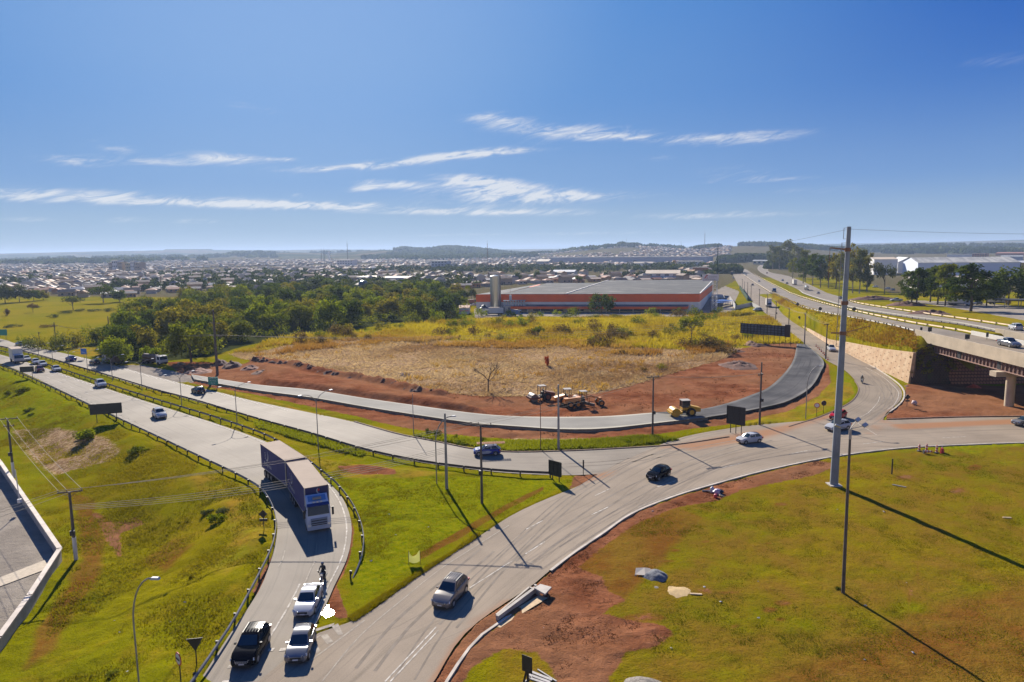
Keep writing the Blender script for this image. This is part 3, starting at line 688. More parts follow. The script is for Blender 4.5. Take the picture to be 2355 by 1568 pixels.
cattr(me, 'floor', np.stack([m_floor] * 3 + [np.ones_like(m_floor)], 1))
ground = bpy.data.objects.new('ground', me); link(ground); tag(ground, kind='structure')
# ---- painted lines
def ribbon(mb, Q, wd, z, closed=False):
 Q = np.asarray(Q, float)
 T = np.gradient(Q, axis=0); T /= np.linalg.norm(T, axis=1)[:, None] + 1e-9
 N = np.stack([-T[:, 1], T[:, 0]], 1) * wd / 2
 L, Rr = Q + N, Q - N
 zz = z if callable(z) else (lambda x, y: z)
 for k in range(len(Q) - 1):
  mb.quad((*Rr[k], zz(*Rr[k])), (*Rr[k + 1], zz(*Rr[k + 1])), (*L[k + 1], zz(*L[k + 1])), (*L[k], zz(*L[k])))
def dashes(mb, Q, wd, z, on, off):
 Q = smooth_line(Q, 1.0); n = int(linelen(Q) / 0.5) + 2; Q = resample(Q, n)
 a, b = int(on / 0.5), int((on + off) / 0.5); k = 0
 while k + a < n: ribbon(mb, Q[k:k + a + 1], wd, z); k += b
def between(L, Rr, t, n=200):
 A = resample(smooth_line(L, 2), n); B = resample(smooth_line(Rr, 2), n)
 return A * (1 - t) + B * t
mk = MB(); ol = MB()
Z2 = 0.036
edge = smooth_line(R2R, 1.5)
inset = resample(edge, 260); T = np.gradient(inset, axis=0); T /= np.linalg.norm(T, axis=1)[:, None]
N = np.stack([-T[:, 1], T[:, 0]], 1)
ribbon(ol, inset[90:] + N[90:] * 0.45, 0.14, Z2)
for p, q in (((1208, 1274), (1252, 1246)), ((1360, 1184), (1398, 1166)), ((1511, 1120), (1553, 1106)), ((1660, 1076), (1705, 1065)), ((1820, 1043), (1864, 1035)), ((1984, 1021), (2032, 1015)), ((2166, 1007), (2220, 1004)), ((1368, 1140), (1400, 1125)), ((1210, 1217), (1248, 1197))):
 ribbon(mk, [g0(*p), g0(*q)], 0.13, Z2)
for p, q in (((1177, 1290), (1080, 1352)), ((885, 1568), (1003, 1442)), ((897, 1568), (1008, 1450))):
 ribbon(mk if q[0] > 1000 else ol, [g0(*p), g0(*q)], 0.12, Z2)
ribbon(ol, smooth_line(D((1170, 1208), (1100, 1252), (1010, 1310), (930, 1375), (830, 1460), (740, 1568)), 2), 0.10, Z2)
ribbon(ol, [g0(715, 1519), g0(838, 1427)], 0.14, Z2)
for a_, b_, c_, d_ in (((714, 1456), (765, 1440), (769, 1433), (717, 1449)), ((762, 1440), (777, 1434), (789, 1459), (778, 1461)), ((717, 1477), (737, 1462), (741, 1458), (717, 1470)), ((737, 1462), (752, 1458), (766, 1476), (752, 1482)), ((718, 1492), (728, 1484), (738, 1497), (726, 1504))):
 ol.quad(*[(*g0(*p), Z2) for p in (a_, b_, c_, d_)])
for x0, x1, y in ((614, 628, 1494), (641, 660, 1493), (668, 676, 1492), (508, 524, 1568), (522, 536, 1532)):
 mk.quad(*[(*g0(*p), Z2) for p in ((x0, y + 5), (x1, y + 3), (x1 + 4, y - 4), (x0 + 4, y - 2))])
ribbon(mk, smooth_line(D((614, 1474), (636, 1440), (660, 1400), (676, 1370), (689, 1343)), 2), 0.16, Z2)
ribbon(ol, smooth_line(D((700, 1343), (716, 1306), (725, 1290)), 2), 0.12, Z2)
ribbon(ol, smooth_line(D((640, 1304), (650, 1285), (655, 1266)), 2), 0.12, Z2)
q = resample(smooth_line(R1R, 1.5), 400); k0 = np.argmin(np.hypot(*(q - np.array(g0(716, 1448))).T)); T = np.gradient(q, axis=0); T /= np.linalg.norm(T, axis=1)[:, None]; N = np.stack([-T[:, 1], T[:, 0]], 1)
s_ = 1.0 if np.dot(N[50], np.array(R1L[2]) - np.array(R1R[2])) > 0 else -1.0
ribbon(mk, (q + s_ * N * 0.55)[:k0], 0.15, Z2)
ribbon(mk, smooth_line(D((749, 1371), (728, 1423), (712, 1470)), 2), 0.14, Z2)
dashes(mk, between(R1L, R1R, 0.36)[:120:10], 0.13, Z2, 3, 7)
dashes(mk, between(R1L, R1R, 0.62)[:118:10], 0.13, Z2, 3, 7)
ribbon(ol, smooth_line(between(R1L, R1R, 0.10)[:150:8], 3), 0.12, Z2)
def bars(L, Rr, t0, t1, i0, i1, n, skew):
 A = between(L, Rr, t0, 400); B = between(L, Rr, t1, 400)
 for k in np.linspace(i0, i1, n).astype(int): ribbon(mk, [tuple(A[k]), tuple(B[min(399, k + skew)])], 0.2, Z2)
bars(R1L, R1R, 0.01, 0.11, 150, 262, 24, 4)
bars(R1L, R1R, 0.86, 0.985, 130, 215, 22, -5)
ribbon(mk, smooth_line(between(R1L, R1R, 0.84, 400)[60:225:6], 3), 0.14, Z2)
bars(R3U, R3L, 0.02, 0.16, 175, 290, 24, 6)
dashes(mk, between(R3U, R3L, 0.52)[:110:8], 0.12, Z2, 3, 8)
ribbon(ol, smooth_line(between(R3U, R3L, 0.90, 200)[10:130:6], 3), 0.12, Z2)
ribbon(mk, smooth_line(D((2015, 1000), (1968, 968), (1995, 950), (2018, 925), (2022, 912)), 2), 0.10, Z2)
ribbon(mk, smooth_line(D((1990, 845), (2022, 862), (2050, 884), (2066, 905), (2056, 930), (2040, 942)), 1.5), 0.12, Z2)
zh = lambda x, y: float(z5(y)) + 0.066
dashes(mk, between(R5L, R5R, 0.5)[::6], 0.13, zh, 4, 8); dashes(mk, between(R6L, R6R, 0.5)[::6], 0.13, zh, 4, 8)
for t, LL, RR2 in ((0.06, R5L, R5R), (0.94, R5L, R5R), (0.06, R6L, R6R), (0.94, R6L, R6R)): ribbon(mk, between(LL, RR2, t)[::2], 0.12, zh)
tag(mk.build('road_markings', M_PAINT), kind='structure')
tag(ol.build('worn_road_markings', M_PAINT_OLD), kind='structure')
tm_ = MB()
for k_, pts in enumerate((((1600, 1003), (1470, 1050), (1390, 1092), (1290, 1158), (1180, 1262), (1090, 1345), (1000, 1450), (930, 1560)), ((1560, 1030), (1440, 1075), (1330, 1140), (1230, 1225), (1140, 1310), (1030, 1440)), ((1765, 1010), (1600, 1060), (1450, 1125), (1330, 1200), (1200, 1295)), ((2030, 1000), (1900, 1012), (1765, 1040), (1620, 1080), (1500, 1135), (1400, 1195), (1300, 1262)), ((1300, 1070), (1420, 1062), (1560, 1040), (1700, 1015)), ((1120, 1265), (1020, 1350), (920, 1440), (840, 1540)), ((2060, 905), (2030, 950), (1960, 990), (1860, 1015)), ((1980, 850), (2030, 890), (2040, 925), (1990, 965)))):
 q = smooth_line(D(*pts), 2)
 for o_ in (-.75, .75):
  T, N = np.gradient(q, axis=0), None; T /= np.linalg.norm(T, axis=1)[:, None]; N = np.stack([-T[:, 1], T[:, 0]], 1); ribbon(tm_, q + N * o_, .15 + .06 * (k_ % 3), .0315)
tag(tm_.build('tyre_marks', pbr('tyre_mark', (.185, .152, .117), .85, col2=(.245, .204, .158), scale=.5, spec=.05)), kind='structure')
# ---- kerbs: real steps along the road edges
def kerb(Q, wd=0.25, h=0.14, side=1, mat=None, zf=None):
 Q = smooth_line(Q, 1.5); n = max(3, int(linelen(Q) / 1.5)); Q = resample(Q, n)
 T = np.gradient(Q, axis=0); T /= np.linalg.norm(T, axis=1)[:, None] + 1e-9
 N = np.stack([-T[:, 1], T[:, 0]], 1) * side
 mb = MB()
 ring = lambda k: [(*(Q[k] + N[k] * o), z) for o, z in ((0, -0.1), (0.02, h), (wd, h), (wd, -0.1))]
 for k in range(n - 1):
  a, b = ring(k), ring(k + 1)
  for e in range(3): mb.quad(a[e], a[e + 1], b[e + 1], b[e]) if side < 0 else mb.quad(a[e], b[e], b[e + 1], a[e + 1])
 return tag(mb.build('kerb', mat or M_KERB), kind='structure')
i0 = 6
kerb(R2R[i0:-1], 0.3, 0.14, -1)
kerb(D((1113, 1461), (1088, 1486), (1051, 1538), (1020, 1590), (985, 1660)), 0.25, 0.14, -1)
kerb(D((1177, 1416), (1113, 1461)), 0.25, 0.12, -1)
kerb(R3U[9:-1], 0.25, 0.14, 1, pbr('dirty_kerb', (0.16, 0.10, 0.06), 0.9, var=0.3))
kerb(D((2040, 965), (2190, 960), (2354, 958), (2500, 959)), 0.3, 0.16, 1, pbr('red_dusted_kerb', (0.20, 0.10, 0.06), 0.9, var=0.3))
kerb(D((1990, 834), (2025, 855), (2058, 878), (2075, 897), (2075, 917), (2061, 934), (2042, 948)), 0.3, 0.14, 1, M_KERB)
kerb(R4L[8:14], 0.2, 0.1, -1, pbr('dirty_kerb', (0.16, 0.10, 0.06)))
# --- guardrails
def tlines(Q):
 T = np.gradient(Q, axis=0); T /= np.linalg.norm(T, axis=1)[:, None] + 1e-9
 return T, np.stack([-T[:, 1], T[:, 0]], 1)
_pm = {}
def post_mesh(h, mat):
 k = (h, mat.name)
 if k not in _pm:
  b = MB(); b.box(-.06, .06, -.08, .08, -0.35, h); b.box(.06, .16, -.07, .07, h - .32, h - .02)
  _pm[k] = b.mesh('post', mat)
 return _pm[k]
def guardrail(Q, label, mat, pmat, spacing=4.0, h=0.78, zf=None, side=1, double=False, ends=0.0):
 zf = zf or (lambda x, y: float(zat(x, y)))
 Q = smooth_line(Q, 1.5); L = linelen(Q); n = max(4, int(L / 2.0)); Q = resample(Q, n)
 T, N = tlines(Q); N = N * side
 root = empty('guardrail', (Q[0][0], Q[0][1], 0), 0, label, 'guardrail', 'steel guardrails along the roads')
 ox, oy = Q[0]
 prof = [(.16, h - .34), (.20, h - .30), (.24, h - .26), (.19, h - .20), (.16, h - .17), (.19, h - .14), (.24, h - .08), (.20, h - .04), (.16, h)]
 mb = MB()
 zs = np.array([zf(*q) for q in Q])
 for sg in ((1, -1) if double else (1,)):
  for k in range(n - 1):
   for e in range(len(prof) - 1):
    p = []
    for kk, ee in ((k, e), (k + 1, e), (k + 1, e + 1), (k, e + 1)):
     o, z = prof[ee]
     drop = 0.0
     if ends and kk * 2.0 < ends: drop = (1 - kk * 2.0 / ends) * (h - .1)
     if ends and (n - 1 - kk) * 2.0 < ends: drop = (1 - (n - 1 - kk) * 2.0 / ends) * (h - .1)
     x, y = Q[kk] + N[kk] * o * sg
     p.append((x - ox, y - oy, zs[kk] + z - drop))
    mb.quad(*p)
 mb.build('rail', mat, root)
 m = int(L / spacing)
 pm = post_mesh(h, pmat)
 if m > 100: m = 100
 t = np.linspace(0, n - 1, m + 1)
 for q in t:
  k = int(round(q)); o = bpy.data.objects.new('post', pm)
  o.location = (Q[k][0] - ox, Q[k][1] - oy, zs[k]); o.rotation_euler = (0, 0, math.atan2(N[k][1], N[k][0]))
  link(o, root)
 return root
guardrail(GR1, 'long steel guardrail beside the grass bank left of the highway exit', M_STEEL, M_DARK, 4.0, side=1, zf=lambda x, y: 0.0)
guardrail(GR2, 'steel guardrail along the inner side of the highway exit, behind the long truck', M_STEEL, M_DARK, 4.0, side=1, zf=lambda x, y: 0.0, ends=8)
guardrail(GR3, 'dark steel guardrail along the far carriageway, ending at the grass triangle', M_RUSTRAIL, M_DARK, 4.0, side=1, zf=lambda x, y: 0.0)
def offs(L, d):
 Q = smooth_line(L, 4.0); T, N = tlines(Q); return Q + N * d
Q5 = offs(R5L, 0.0); k5 = int(np.argmin(np.hypot(*(Q5 - np.array(g5(1771, 674))).T)))
guardrail(Q5[k5:], 'steel guardrail with close-set posts on top of the grass embankment', M_STEEL, M_DARK, 3.2, zf=lambda x, y: float(z5(y)), side=1 if Q5[k5][0] > 0 else 1)
Q5r = smooth_line(R5R, 4.0); m_ = Q5r[:, 1] < 800
guardrail(Q5r[m_], 'sunlit tan guardrail beside the median grass, on the near carriageway of the upper highway', M_TANRAIL, M_DARK, 7.0, zf=lambda x, y: float(z5(y)), side=1)
Q6l = smooth_line(R6L, 4.0); m_ = Q6l[:, 1] < 480
guardrail(Q6l[m_], 'pale guardrail beside the median grass, on the far carriageway of the upper highway', pbr('pale_rail', (0.24, 0.22, 0.18), 0.7, 0.1, var=.2), M_DARK, 4.0, zf=lambda x, y: float(z5(y)), side=-1)
Q6r = smooth_line(R6R, 4.0); m_ = Q6r[:, 1] < 330
guardrail(Q6r[m_], 'sunlit tan guardrail at the foot of the tree bank, beyond both carriageways', M_TANRAIL, M_DARK, 8.0, zf=lambda x, y: float(z5(y)), side=1)
Q4 = smooth_line(D((1693, 622), (1720, 641), (1745, 657), (1770, 673)), 4)
guardrail(Q4, 'tan barrier dividing the side road from the highway, far up the road', M_TANRAIL, M_DARK, 8.0, zf=lambda x, y: 0.0, side=1)
# --- retaining wall with studs, and the abutment
W = smooth_line(WALL[2:], 1.5); nW = max(10, int(linelen(W) / 1.2)); W = resample(W, nW)
whs = np.interp(W[:, 1], np.array(WALL)[::-1, 1], np.array(WALLH)[::-1]) + 0.35
T, N = tlines(W)
wallm = bpy.data.materials.new('shotcrete'); wallm.use_nodes = True; nt = wallm.node_tree; b_ = nt.nodes['Principled BSDF']; b_.inputs['Roughness'].default_value = 0.9
geo = nt.nodes.new('ShaderNodeNewGeometry'); nz_ = noise(nt, geo.outputs['Position'], 0.5, 5, .65); nz2 = noise(nt, geo.outputs['Position'], 3.0, 4, .7)
c_ = mixc(nt, sstep(nt, nz_, .35, .65), (0.42, 0.26, 0.14), (0.52, 0.37, 0.22)); c_ = mixc(nt, mathn(nt, 'MULTIPLY', sstep(nt, nz2, .5, .3), .4), c_, (0.20, .11, .06)); nt.links.new(c_, b_.inputs['Base Color'])
rw = empty('retaining_wall', (W[0][0], W[0][1], 0), 0, 'tan sprayed concrete retaining wall dotted with anchor heads beside the side road', 'wall')
ox, oy = W[0]
mb = MB(); k5m = [-1 if np.dot(N[5], np.array([1.0, 0.3])) > 0 else 1][0]
for k in range(nW - 1):
 f0 = W[k] + N[k] * k5m * 0.25; f1 = W[k + 1] + N[k + 1] * k5m * 0.25
 b0 = W[k] - N[k] * k5m * 0.35; b1 = W[k + 1] - N[k + 1] * k5m * 0.35
 r = lambda p, z: (p[0] - ox, p[1] - oy, z)
 sl = 0.10
 t0 = W[k] + N[k] * k5m * (0.25 - sl * whs[k]); t1 = W[k + 1] + N[k + 1] * k5m * (0.25 - sl * whs[k + 1])
 mb.quad(r(f0, -.2), r(f1, -.2), r(t1, whs[k + 1]), r(t0, whs[k]))
 c0 = t0 - N[k] * k5m * 0.6; c1 = t1 - N[k + 1] * k5m * 0.6
 mb.quad(r(t0, whs[k]), r(t1, whs[k + 1]), r(c1, whs[k + 1]), r(c0, whs[k]))
 mb.quad(r(c0, whs[k]), r(c1, whs[k + 1]), r(c1, -.2), r(c0, -.2))
e = nW - 1; p0 = W[e] + N[e] * k5m * .25; p1 = W[e] + N[e] * k5m * (.25 - .1 * whs[e]); p2 = p1 - N[e] * k5m * .6; p3 = W[e] - N[e] * k5m * .6
mb.quad(r(p0, -.2), r(p1, whs[e]), r(p2, whs[e]), r(p3, -.2))
mb.build('wall_face', wallm, rw)
st = MB(); kk = 0
for k in range(2, nW - 1, 2):
 z = 0.7 + 0.7 * (k % 4 == 0)
 while z < whs[k] - 0.25 and kk < 100:
  q = W[k] + N[k] * k5m * (0.27 - .1 * z); st.tube((q[0] - ox, q[1] - oy, z), (q[0] - ox + N[k][0] * k5m * .12, q[1] - oy + N[k][1] * k5m * .12, z), .075, n=6); z += 1.45
st.build('anchor_head', pbr('rust', (0.07, 0.035, 0.02), .8), rw)['kind'] = 'stuff'
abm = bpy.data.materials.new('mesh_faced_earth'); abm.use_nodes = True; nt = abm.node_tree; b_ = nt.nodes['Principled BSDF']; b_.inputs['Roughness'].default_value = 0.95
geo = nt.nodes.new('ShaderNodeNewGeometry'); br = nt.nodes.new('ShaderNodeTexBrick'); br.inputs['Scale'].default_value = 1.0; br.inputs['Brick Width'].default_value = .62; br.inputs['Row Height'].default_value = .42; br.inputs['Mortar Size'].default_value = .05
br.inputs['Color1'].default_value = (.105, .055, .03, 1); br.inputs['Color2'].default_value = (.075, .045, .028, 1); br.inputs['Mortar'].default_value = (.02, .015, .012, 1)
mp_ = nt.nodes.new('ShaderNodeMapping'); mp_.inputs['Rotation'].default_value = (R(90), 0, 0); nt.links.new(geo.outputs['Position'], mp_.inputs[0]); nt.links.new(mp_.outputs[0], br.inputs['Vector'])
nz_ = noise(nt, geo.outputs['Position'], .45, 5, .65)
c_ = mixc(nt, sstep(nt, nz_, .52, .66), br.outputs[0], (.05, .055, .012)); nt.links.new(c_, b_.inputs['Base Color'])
slm = bpy.data.materials.new('pitched_slope'); slm.use_nodes = True; nt = slm.node_tree; b_ = nt.nodes['Principled BSDF']; b_.inputs['Roughness'].default_value = 0.95
geo = nt.nodes.new('ShaderNodeNewGeometry'); br = nt.nodes.new('ShaderNodeTexBrick'); br.inputs['Scale'].default_value = 1.0; br.inputs['Brick Width'].default_value = .7; br.inputs['Row Height'].default_value = .5; br.inputs['Mortar Size'].default_value = .06
br.inputs['Color1'].default_value = (.32, .14, .07, 1); br.inputs['Color2'].default_value = (.25, .11, .06, 1); br.inputs['Mortar'].default_value = (.06, .03, .02, 1); nt.links.new(geo.outputs['Position'], br.inputs['Vector']); nt.links.new(br.outputs[0], b_.inputs['Base Color'])
ab = empty('abutment', (WA[0], WA[1], 0), 0, 'dark mesh-faced earth abutment under the end of the overpass, overgrown with weeds', 'abutment')
ox, oy = WA; RL = lambda x, y, z: (x - ox, y - oy, z)
wb = WB; pe = bx(YAB)
mb = MB()
n_ = 14; rows = 9; V = []; F = []
for j in range(rows + 1):
 for i in range(n_ + 1):
  t = i / n_; s = j / rows
  x = WA[0] + (wb[0] - WA[0]) * t; y = WA[1] + (wb[1] - WA[1]) * t
  h = 6.9 + 2.6 * min(1, t * 1.4)
  bul = 0.18 * (vnoise(x * 3, s * 9, 1.0, 3) - .5)
  V.append(RL(x + s * .9 * (1 - t) - s * 0.6 * t, y + s * 1.9 + bul - .55, -0.2 + s * h))
for j in range(rows):
 for i in range(n_): a = j * (n_ + 1) + i; F.append((a, a + 1, a + n_ + 2, a + n_ + 1))
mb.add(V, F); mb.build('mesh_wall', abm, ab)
mb = MB(); V = []; F = []
for j in range(9):
 for i in range(31):
  t = i / 30; s = j / 8
  x = wb[0] - .4 + 62 * t; y = wb[1] - 1.6 + s * (YAB - wb[1] + 1.0); z = -.1 + s * 8.3
  V.append(RL(x - 0.7 * s * (1 - t), y, z))
for j in range(8):
 for i in range(30): a = j * 31 + i; F.append((a, a + 1, a + 32, a + 31))
mb.add(V, F); mb.build('pitched_slope', slm, ab)
mb = MB(); mb.box(bx(YAB) - .3 - ox, bx(YAB) + 40 - ox, YAB - .8 - oy, YAB + .6 - oy, 6.4, 9.0); mb.build('bearing_beam', M_CONC, ab)
# --- the two decks of the overpass
M_BEIGE = pbr('beige_concrete', (0.43, 0.345, 0.235), 0.8, var=0.15, scale=0.4, bump=0.1)
M_GIRD = pbr('brown_girder', (0.16, 0.085, 0.06), 0.8, var=0.2, scale=0.5)
def deck(off, wd, label, cols):
 y0, y1 = YAB, 28.0
 root = empty('bridge', (bx(y0, off), y0, 0), 0, label, 'bridge', None)
 X = lambda Y, o: bx(Y, off + o) - bx(y0, off)
 def slab(name, o0, o1, z0, z1, mat, ya=y0, yb=y1):
  b = MB(); vs = []
  for Y in (ya, yb):
   for o in (o0, o1): vs += [(X(Y, o), Y - y0, z0), (X(Y, o), Y - y0, z1)]
  b.add(vs, [(0, 1, 3, 2), (4, 6, 7, 5), (0, 4, 5, 1), (2, 3, 7, 6), (1, 5, 7, 3), (0, 2, 6, 4)])
  return b.build(name, mat, root)
 slab('deck', 0.32, wd - .32, ZB - .45, ZB + .04, M_ROAD)
 slab('parapet', 0.0, 0.30, ZB - 1.45, ZB + 1.0, M_BEIGE)
 slab('parapet', wd - .3, wd, ZB - 1.3, ZB + .95, pbr('white_barrier', (.62, .58, .5), .7, var=.1))
 slab('wing_wall', -.02, .33, ZB - 2.6, ZB + 1.02, M_BEIGE, y0 + 3.2, y0 - 0.02)
 for o in (0.7, 3.2, 5.8, 8.3, wd - .9):
  if o > wd: continue
  g_ = slab('girder', o, o + .45, ZB - 3.1, ZB - .46, M_GIRD)
  if o == 0.7:
   b = MB(); Y = y0 - 1.2
   while Y > 60: b.box(X(Y, .52), X(Y, .70), Y - y0 - .16, Y - y0 + .16, ZB - 3.0, ZB - .5); Y -= 1.15
   b.build('stiffener', M_GIRD, g_)['kind'] = 'stuff'
   b = MB(); vs = []
   for Yc in (y0 - 14, y0 - 27):
    b = MB(); b.box(X(Yc, .45), X(Yc, .69), Yc - y0 - .5, Yc - y0 + .5, ZB - 3.05, ZB - .5); b.build('splice_plate', M_DARK, g_)
   slab('flange', .35, 1.4, ZB - 3.22, ZB - 3.101, pbr('flange', (.28, .16, .12), .8))
 for Y in cols:
  b = MB(); b.box(X(Y, -1.2), X(Y, wd + .6), Y - y0 - .9, Y - y0 + .9, 5.8, 6.75); b.build('pier_cap', M_BEIGE, root)
  [MB().tube((X(Y, o), Y - y0, -.3), (X(Y, o), Y - y0, 5.8), .80, .80, 20).build('column', M_BEIGE, root, 40) for o in (2.3, wd - 2.2)]
 return root
deck(0.0, 11.4, 'beige overpass with brown girders crossing above the red dirt, its near deck', [125.5, 88, 55])
deck(18.6, 10.8, 'second overpass deck behind the near one, only its beige end wall showing', [125.5, 88, 55])
# --- concrete yard wall at the left edge
lot = CONC[1:7]
Wl = [Vector((x, y, 0)) for x, y in CONC[0:6]]
wl = empty('concrete_wall', (*CONC[2], -3.0), 0, 'low concrete boundary wall with pale coping round the concrete yard', 'wall')
ox, oy = CONC[2]
b = MB(); c = MB()
for p, q in zip(Wl[:-1], Wl[1:]):
 d = (q - p); L = d.length; an = math.atan2(d.y, d.x)
 M = Matrix.Translation((p.x - ox, p.y - oy, 0)) @ Matrix.Rotation(an, 4, 'Z')
 b.box(0, L, -.12, .12, -.4, 1.25, M); c.box(-.1, L + .1, -.24, .24, 1.252, 1.40, M)
b.build('wall', M_CONC, wl); c.build('coping', pbr('pale_coping', (.50, .42, .34), .8, var=.2, scale=.5), wl)
band = MB(); p = [g0(*q, -3) for q in ((-60, 1352), (118, 1283), (132, 1300), (-60, 1372))]
ypz = -3.0 + 0.07
band.quad(*[(x, y, ypz) for x, y in p]); tag(band.build('concrete_strip', pbr('pale_slab', (.42, .34, .24), .85, var=.15)), kind='structure')
b = MB(); p0 = Vector((*g0(48, 1176, -3), 0)); b.tube((0, 0, 0), (-.15, 0, 4.3), .06, n=8); b.box(-.2, .2, -.2, .2, -.1, .35)
o = b.build('white_pipe_post', pbr('white_paint', (.62, .6, .56), .6), loc=(p0.x, p0.y, -3 + 1.35)); tag(o, 'thin white post standing on the yard wall', 'post')
# --- drain inlet at the kerb
dr = empty('drain_inlet', (*g0(1232, 1345), 0), 0, 'concrete kerb drain with flat lid and long tapering wall beside the roundabout', 'drain')
ox, oy = g0(1232, 1345)
def barw(b, p, q, wd, z0, z1, dz=0.0):
 p = Vector((p[0] - ox, p[1] - oy, 0)); q = Vector((q[0] - ox, q[1] - oy, 0)); d = q - p; an = math.atan2(d.y, d.x)
 b.box(0, d.length, -wd / 2, wd / 2, z0, z1, Matrix.Translation(p) @ Matrix.Rotation(an, 4, 'Z'))
b = MB(); lidp = [g0(*q, .55) for q in ((1228, 1352), (1242, 1343), (1268, 1350), (1253, 1366))]
b.prism([(x - ox, y - oy) for x, y in lidp], .42, .58); b.build('lid', M_CONC, dr)
b = MB(); barw(b, g0(1143, 1428), g0(1231, 1361), .28, -.1, .48); b.build('low_wall', M_CONC, dr)
b = MB(); barw(b, g0(1141, 1420), g0(1217, 1356), .16, -.1, .30); barw(b, g0(1217, 1356), g0(1231, 1361), .16, -.1, .30); b.build('kerb_piece', M_KERB, dr)
b = MB(); barw(b, g0(1234, 1364), g0(1240, 1368), .2, -.1, .42); barw(b, g0(1252, 1366), g0(1258, 1362), .2, -.1, .42); barw(b, g0(1229, 1353), g0(1233, 1356), .2, -.1, .42); b.build('pier', M_CONC, dr)
b = MB(); b.add([(x - ox, y - oy, .045) for x, y in (g0(1150, 1418), g0(1219, 1360), g0(1232, 1366))], [(0, 1, 2)]); b.build('pit', M_BLACK, dr)
sw = MB(); ribbon(sw, smooth_line(D((1250, 1372), (1200, 1402), (1177, 1416), (1140, 1440)), 2), .9, .05); tag(sw.build('apron', pbr('dusty_slab', (.47, .33, .18), .85, var=.2)), kind='structure')
# --- poles, lamps, wires
M_POLE = pbr('pole_concrete', (0.26, 0.245, 0.225), 0.85, var=0.25, scale=0.6)
M_POLED = pbr('dark_pole', (0.095, 0.078, 0.065), 0.85, var=0.35, scale=0.8)
M_BLUEP = pbr('grey_blue_pole', (0.20, 0.225, 0.25), 0.75, var=0.25, scale=0.35)
M_WHITE = pbr('white_paint', (.62, .6, .56), .6)
M_INS = pbr('insulator', (0.10, .075, .06), .3)
WIRES = {}
def place(base, topx, topy):
 p = G(*base); return p, top_h(p, topx, topy)
def utility(base, top, label, heading=0.0, r=.17, mat=None, arms=((0.35, 2.2),), white=0.0, extra=False, lean=(0, 0)):
 p, h = place(base, *top)
 root = empty('utility_pole', p, heading, label, 'utility pole')
 b = MB(); b.tube((0, 0, -.4), (0, 0, h), r, r * .62, 10); b.build('pole', mat or M_POLED, root, 40)
 if white:
  b = MB(); b.tube((0, 0, -.3), (0, 0, white), r + .012, r + .005, 10); b.build('white_base', M_WHITE, root, 40)
 pins = []
 for dz, wd in arms:
  b = MB(); z = h - dz
  b.box(-wd / 2, wd / 2, r * .62, r * .62 + .12, z - .07, z + .07); b.tube((-wd * .3, r, z - .05), (0, r * .5, z - .6), .025, n=5); b.tube((wd * .3, r, z - .05), (0, r * .5, z - .6), .025, n=5)
  a = b.build('crossarm', M_WOOD, root)
  i_ = MB()
  for x in (-wd / 2 + .1, -wd * .12, wd / 2 - .1):
   i_.lathe([(.03, z + .07), (.07, z + .12), (.05, z + .18), (.07, z + .24), (.02, z + .28)], 8, (x, r * .62 + .06))
   pins.append(p + Matrix.Rotation(heading, 3, 'Z') @ Vector((x, r * .62 + .06, z + .28)))
  i_.build('insulators', M_INS, a)
 if extra:
  b = MB(); b.box(-.22, .22, -.5, -.12, h * .38, h * .38 + .5); b.build('meter_box', M_DARK, root)
 WIRES[label] = (p, h, pins)
 return root
utility((175, 1287), (150, 1130), 'utility pole with white painted foot and crossarm by the yard wall corner', R(18), .19, arms=((.1, 2.4),), white=2.6, extra=True)
utility((32, 1098), (15, 962), 'utility pole with transformer beside the yard wall, at the left edge', R(12), .19, arms=((.1, 2.6), (1.2, 1.4)), white=2.4, extra=True)
utility((1108, 1158), (1098, 975), 'wooden utility pole with crossarm on the grass triangle, its shadow across the road', R(-12), .17, arms=((.12, 2.6),), extra=True)
utility((1500, 1003), (1499, 866), 'dark utility pole with crossarm beside the new road base, behind the lush verge', R(20), .17, arms=((.1, 2.4),), extra=True)
utility((1746, 977), (1748, 833), 'dark utility pole with low bracket beside the big dark sign', R(30), .19, arms=((2.2, 1.2),), extra=True)
utility((1849, 792), (1850, 721), 'pale utility pole at the corner of the new road base', R(50), .22, M_POLE, arms=((.1, 1.8),))
utility((1898, 825), (1900, 744), 'brown utility pole with wide crossarm beside the parked cones', R(35), .2, arms=((.25, 2.6),), extra=True)
utility((1813, 750), (1814, 709), 'utility pole beside the side road, in front of the billboard end', R(50), .18, arms=((.1, 2.0),))
utility((1783, 739), (1784, 692), 'utility pole beside the side road, just past the lone white truck', R(50), .2, arms=((.1, 2.2),), extra=True)
utility((1763, 723), (1764, 676), 'utility pole at the near corner of the wire-fenced lot', R(50), .18, arms=((.1, 2.0),))
for bs, tp, lb in (((1745, 709), (1746, 665), 'thin dark pole by the fenced lot entrance'), ((1726, 692), (1727, 657), 'thin dark pole beside the green fence panels'), ((1718, 683), (1718, 650), 'third dark pole up the side road from the fenced lot'), ((1711, 673), (1711, 648), 'fourth dark pole up the side road from the fenced lot'), ((1706, 666), (1706, 642), 'farthest of the dark poles lining the side road')):
 utility(bs, tp, lb, R(50), .17, arms=((.1, 1.6),))
utility((500, 862), (490, 712), 'tall dark timber pole among the dirt heaps by the round bushy tree', R(-25), .34, arms=((6.6, 4.6), (3.4, 3.6)))
utility((252, 777), (251, 727), 'dark utility pole with three pale insulator strings before the trees', R(-25), .25, arms=((4.0, 5.0),))
utility((129, 792), (124, 741), 'dark leaning utility pole by the roadside shrubs at left', R(-25), .22, arms=((1.2, 3.0),))
utility((91, 787), (91, 764), 'short dark pole among the roadside shrubs at left', R(-25), .16, arms=((.2, 1.4),))
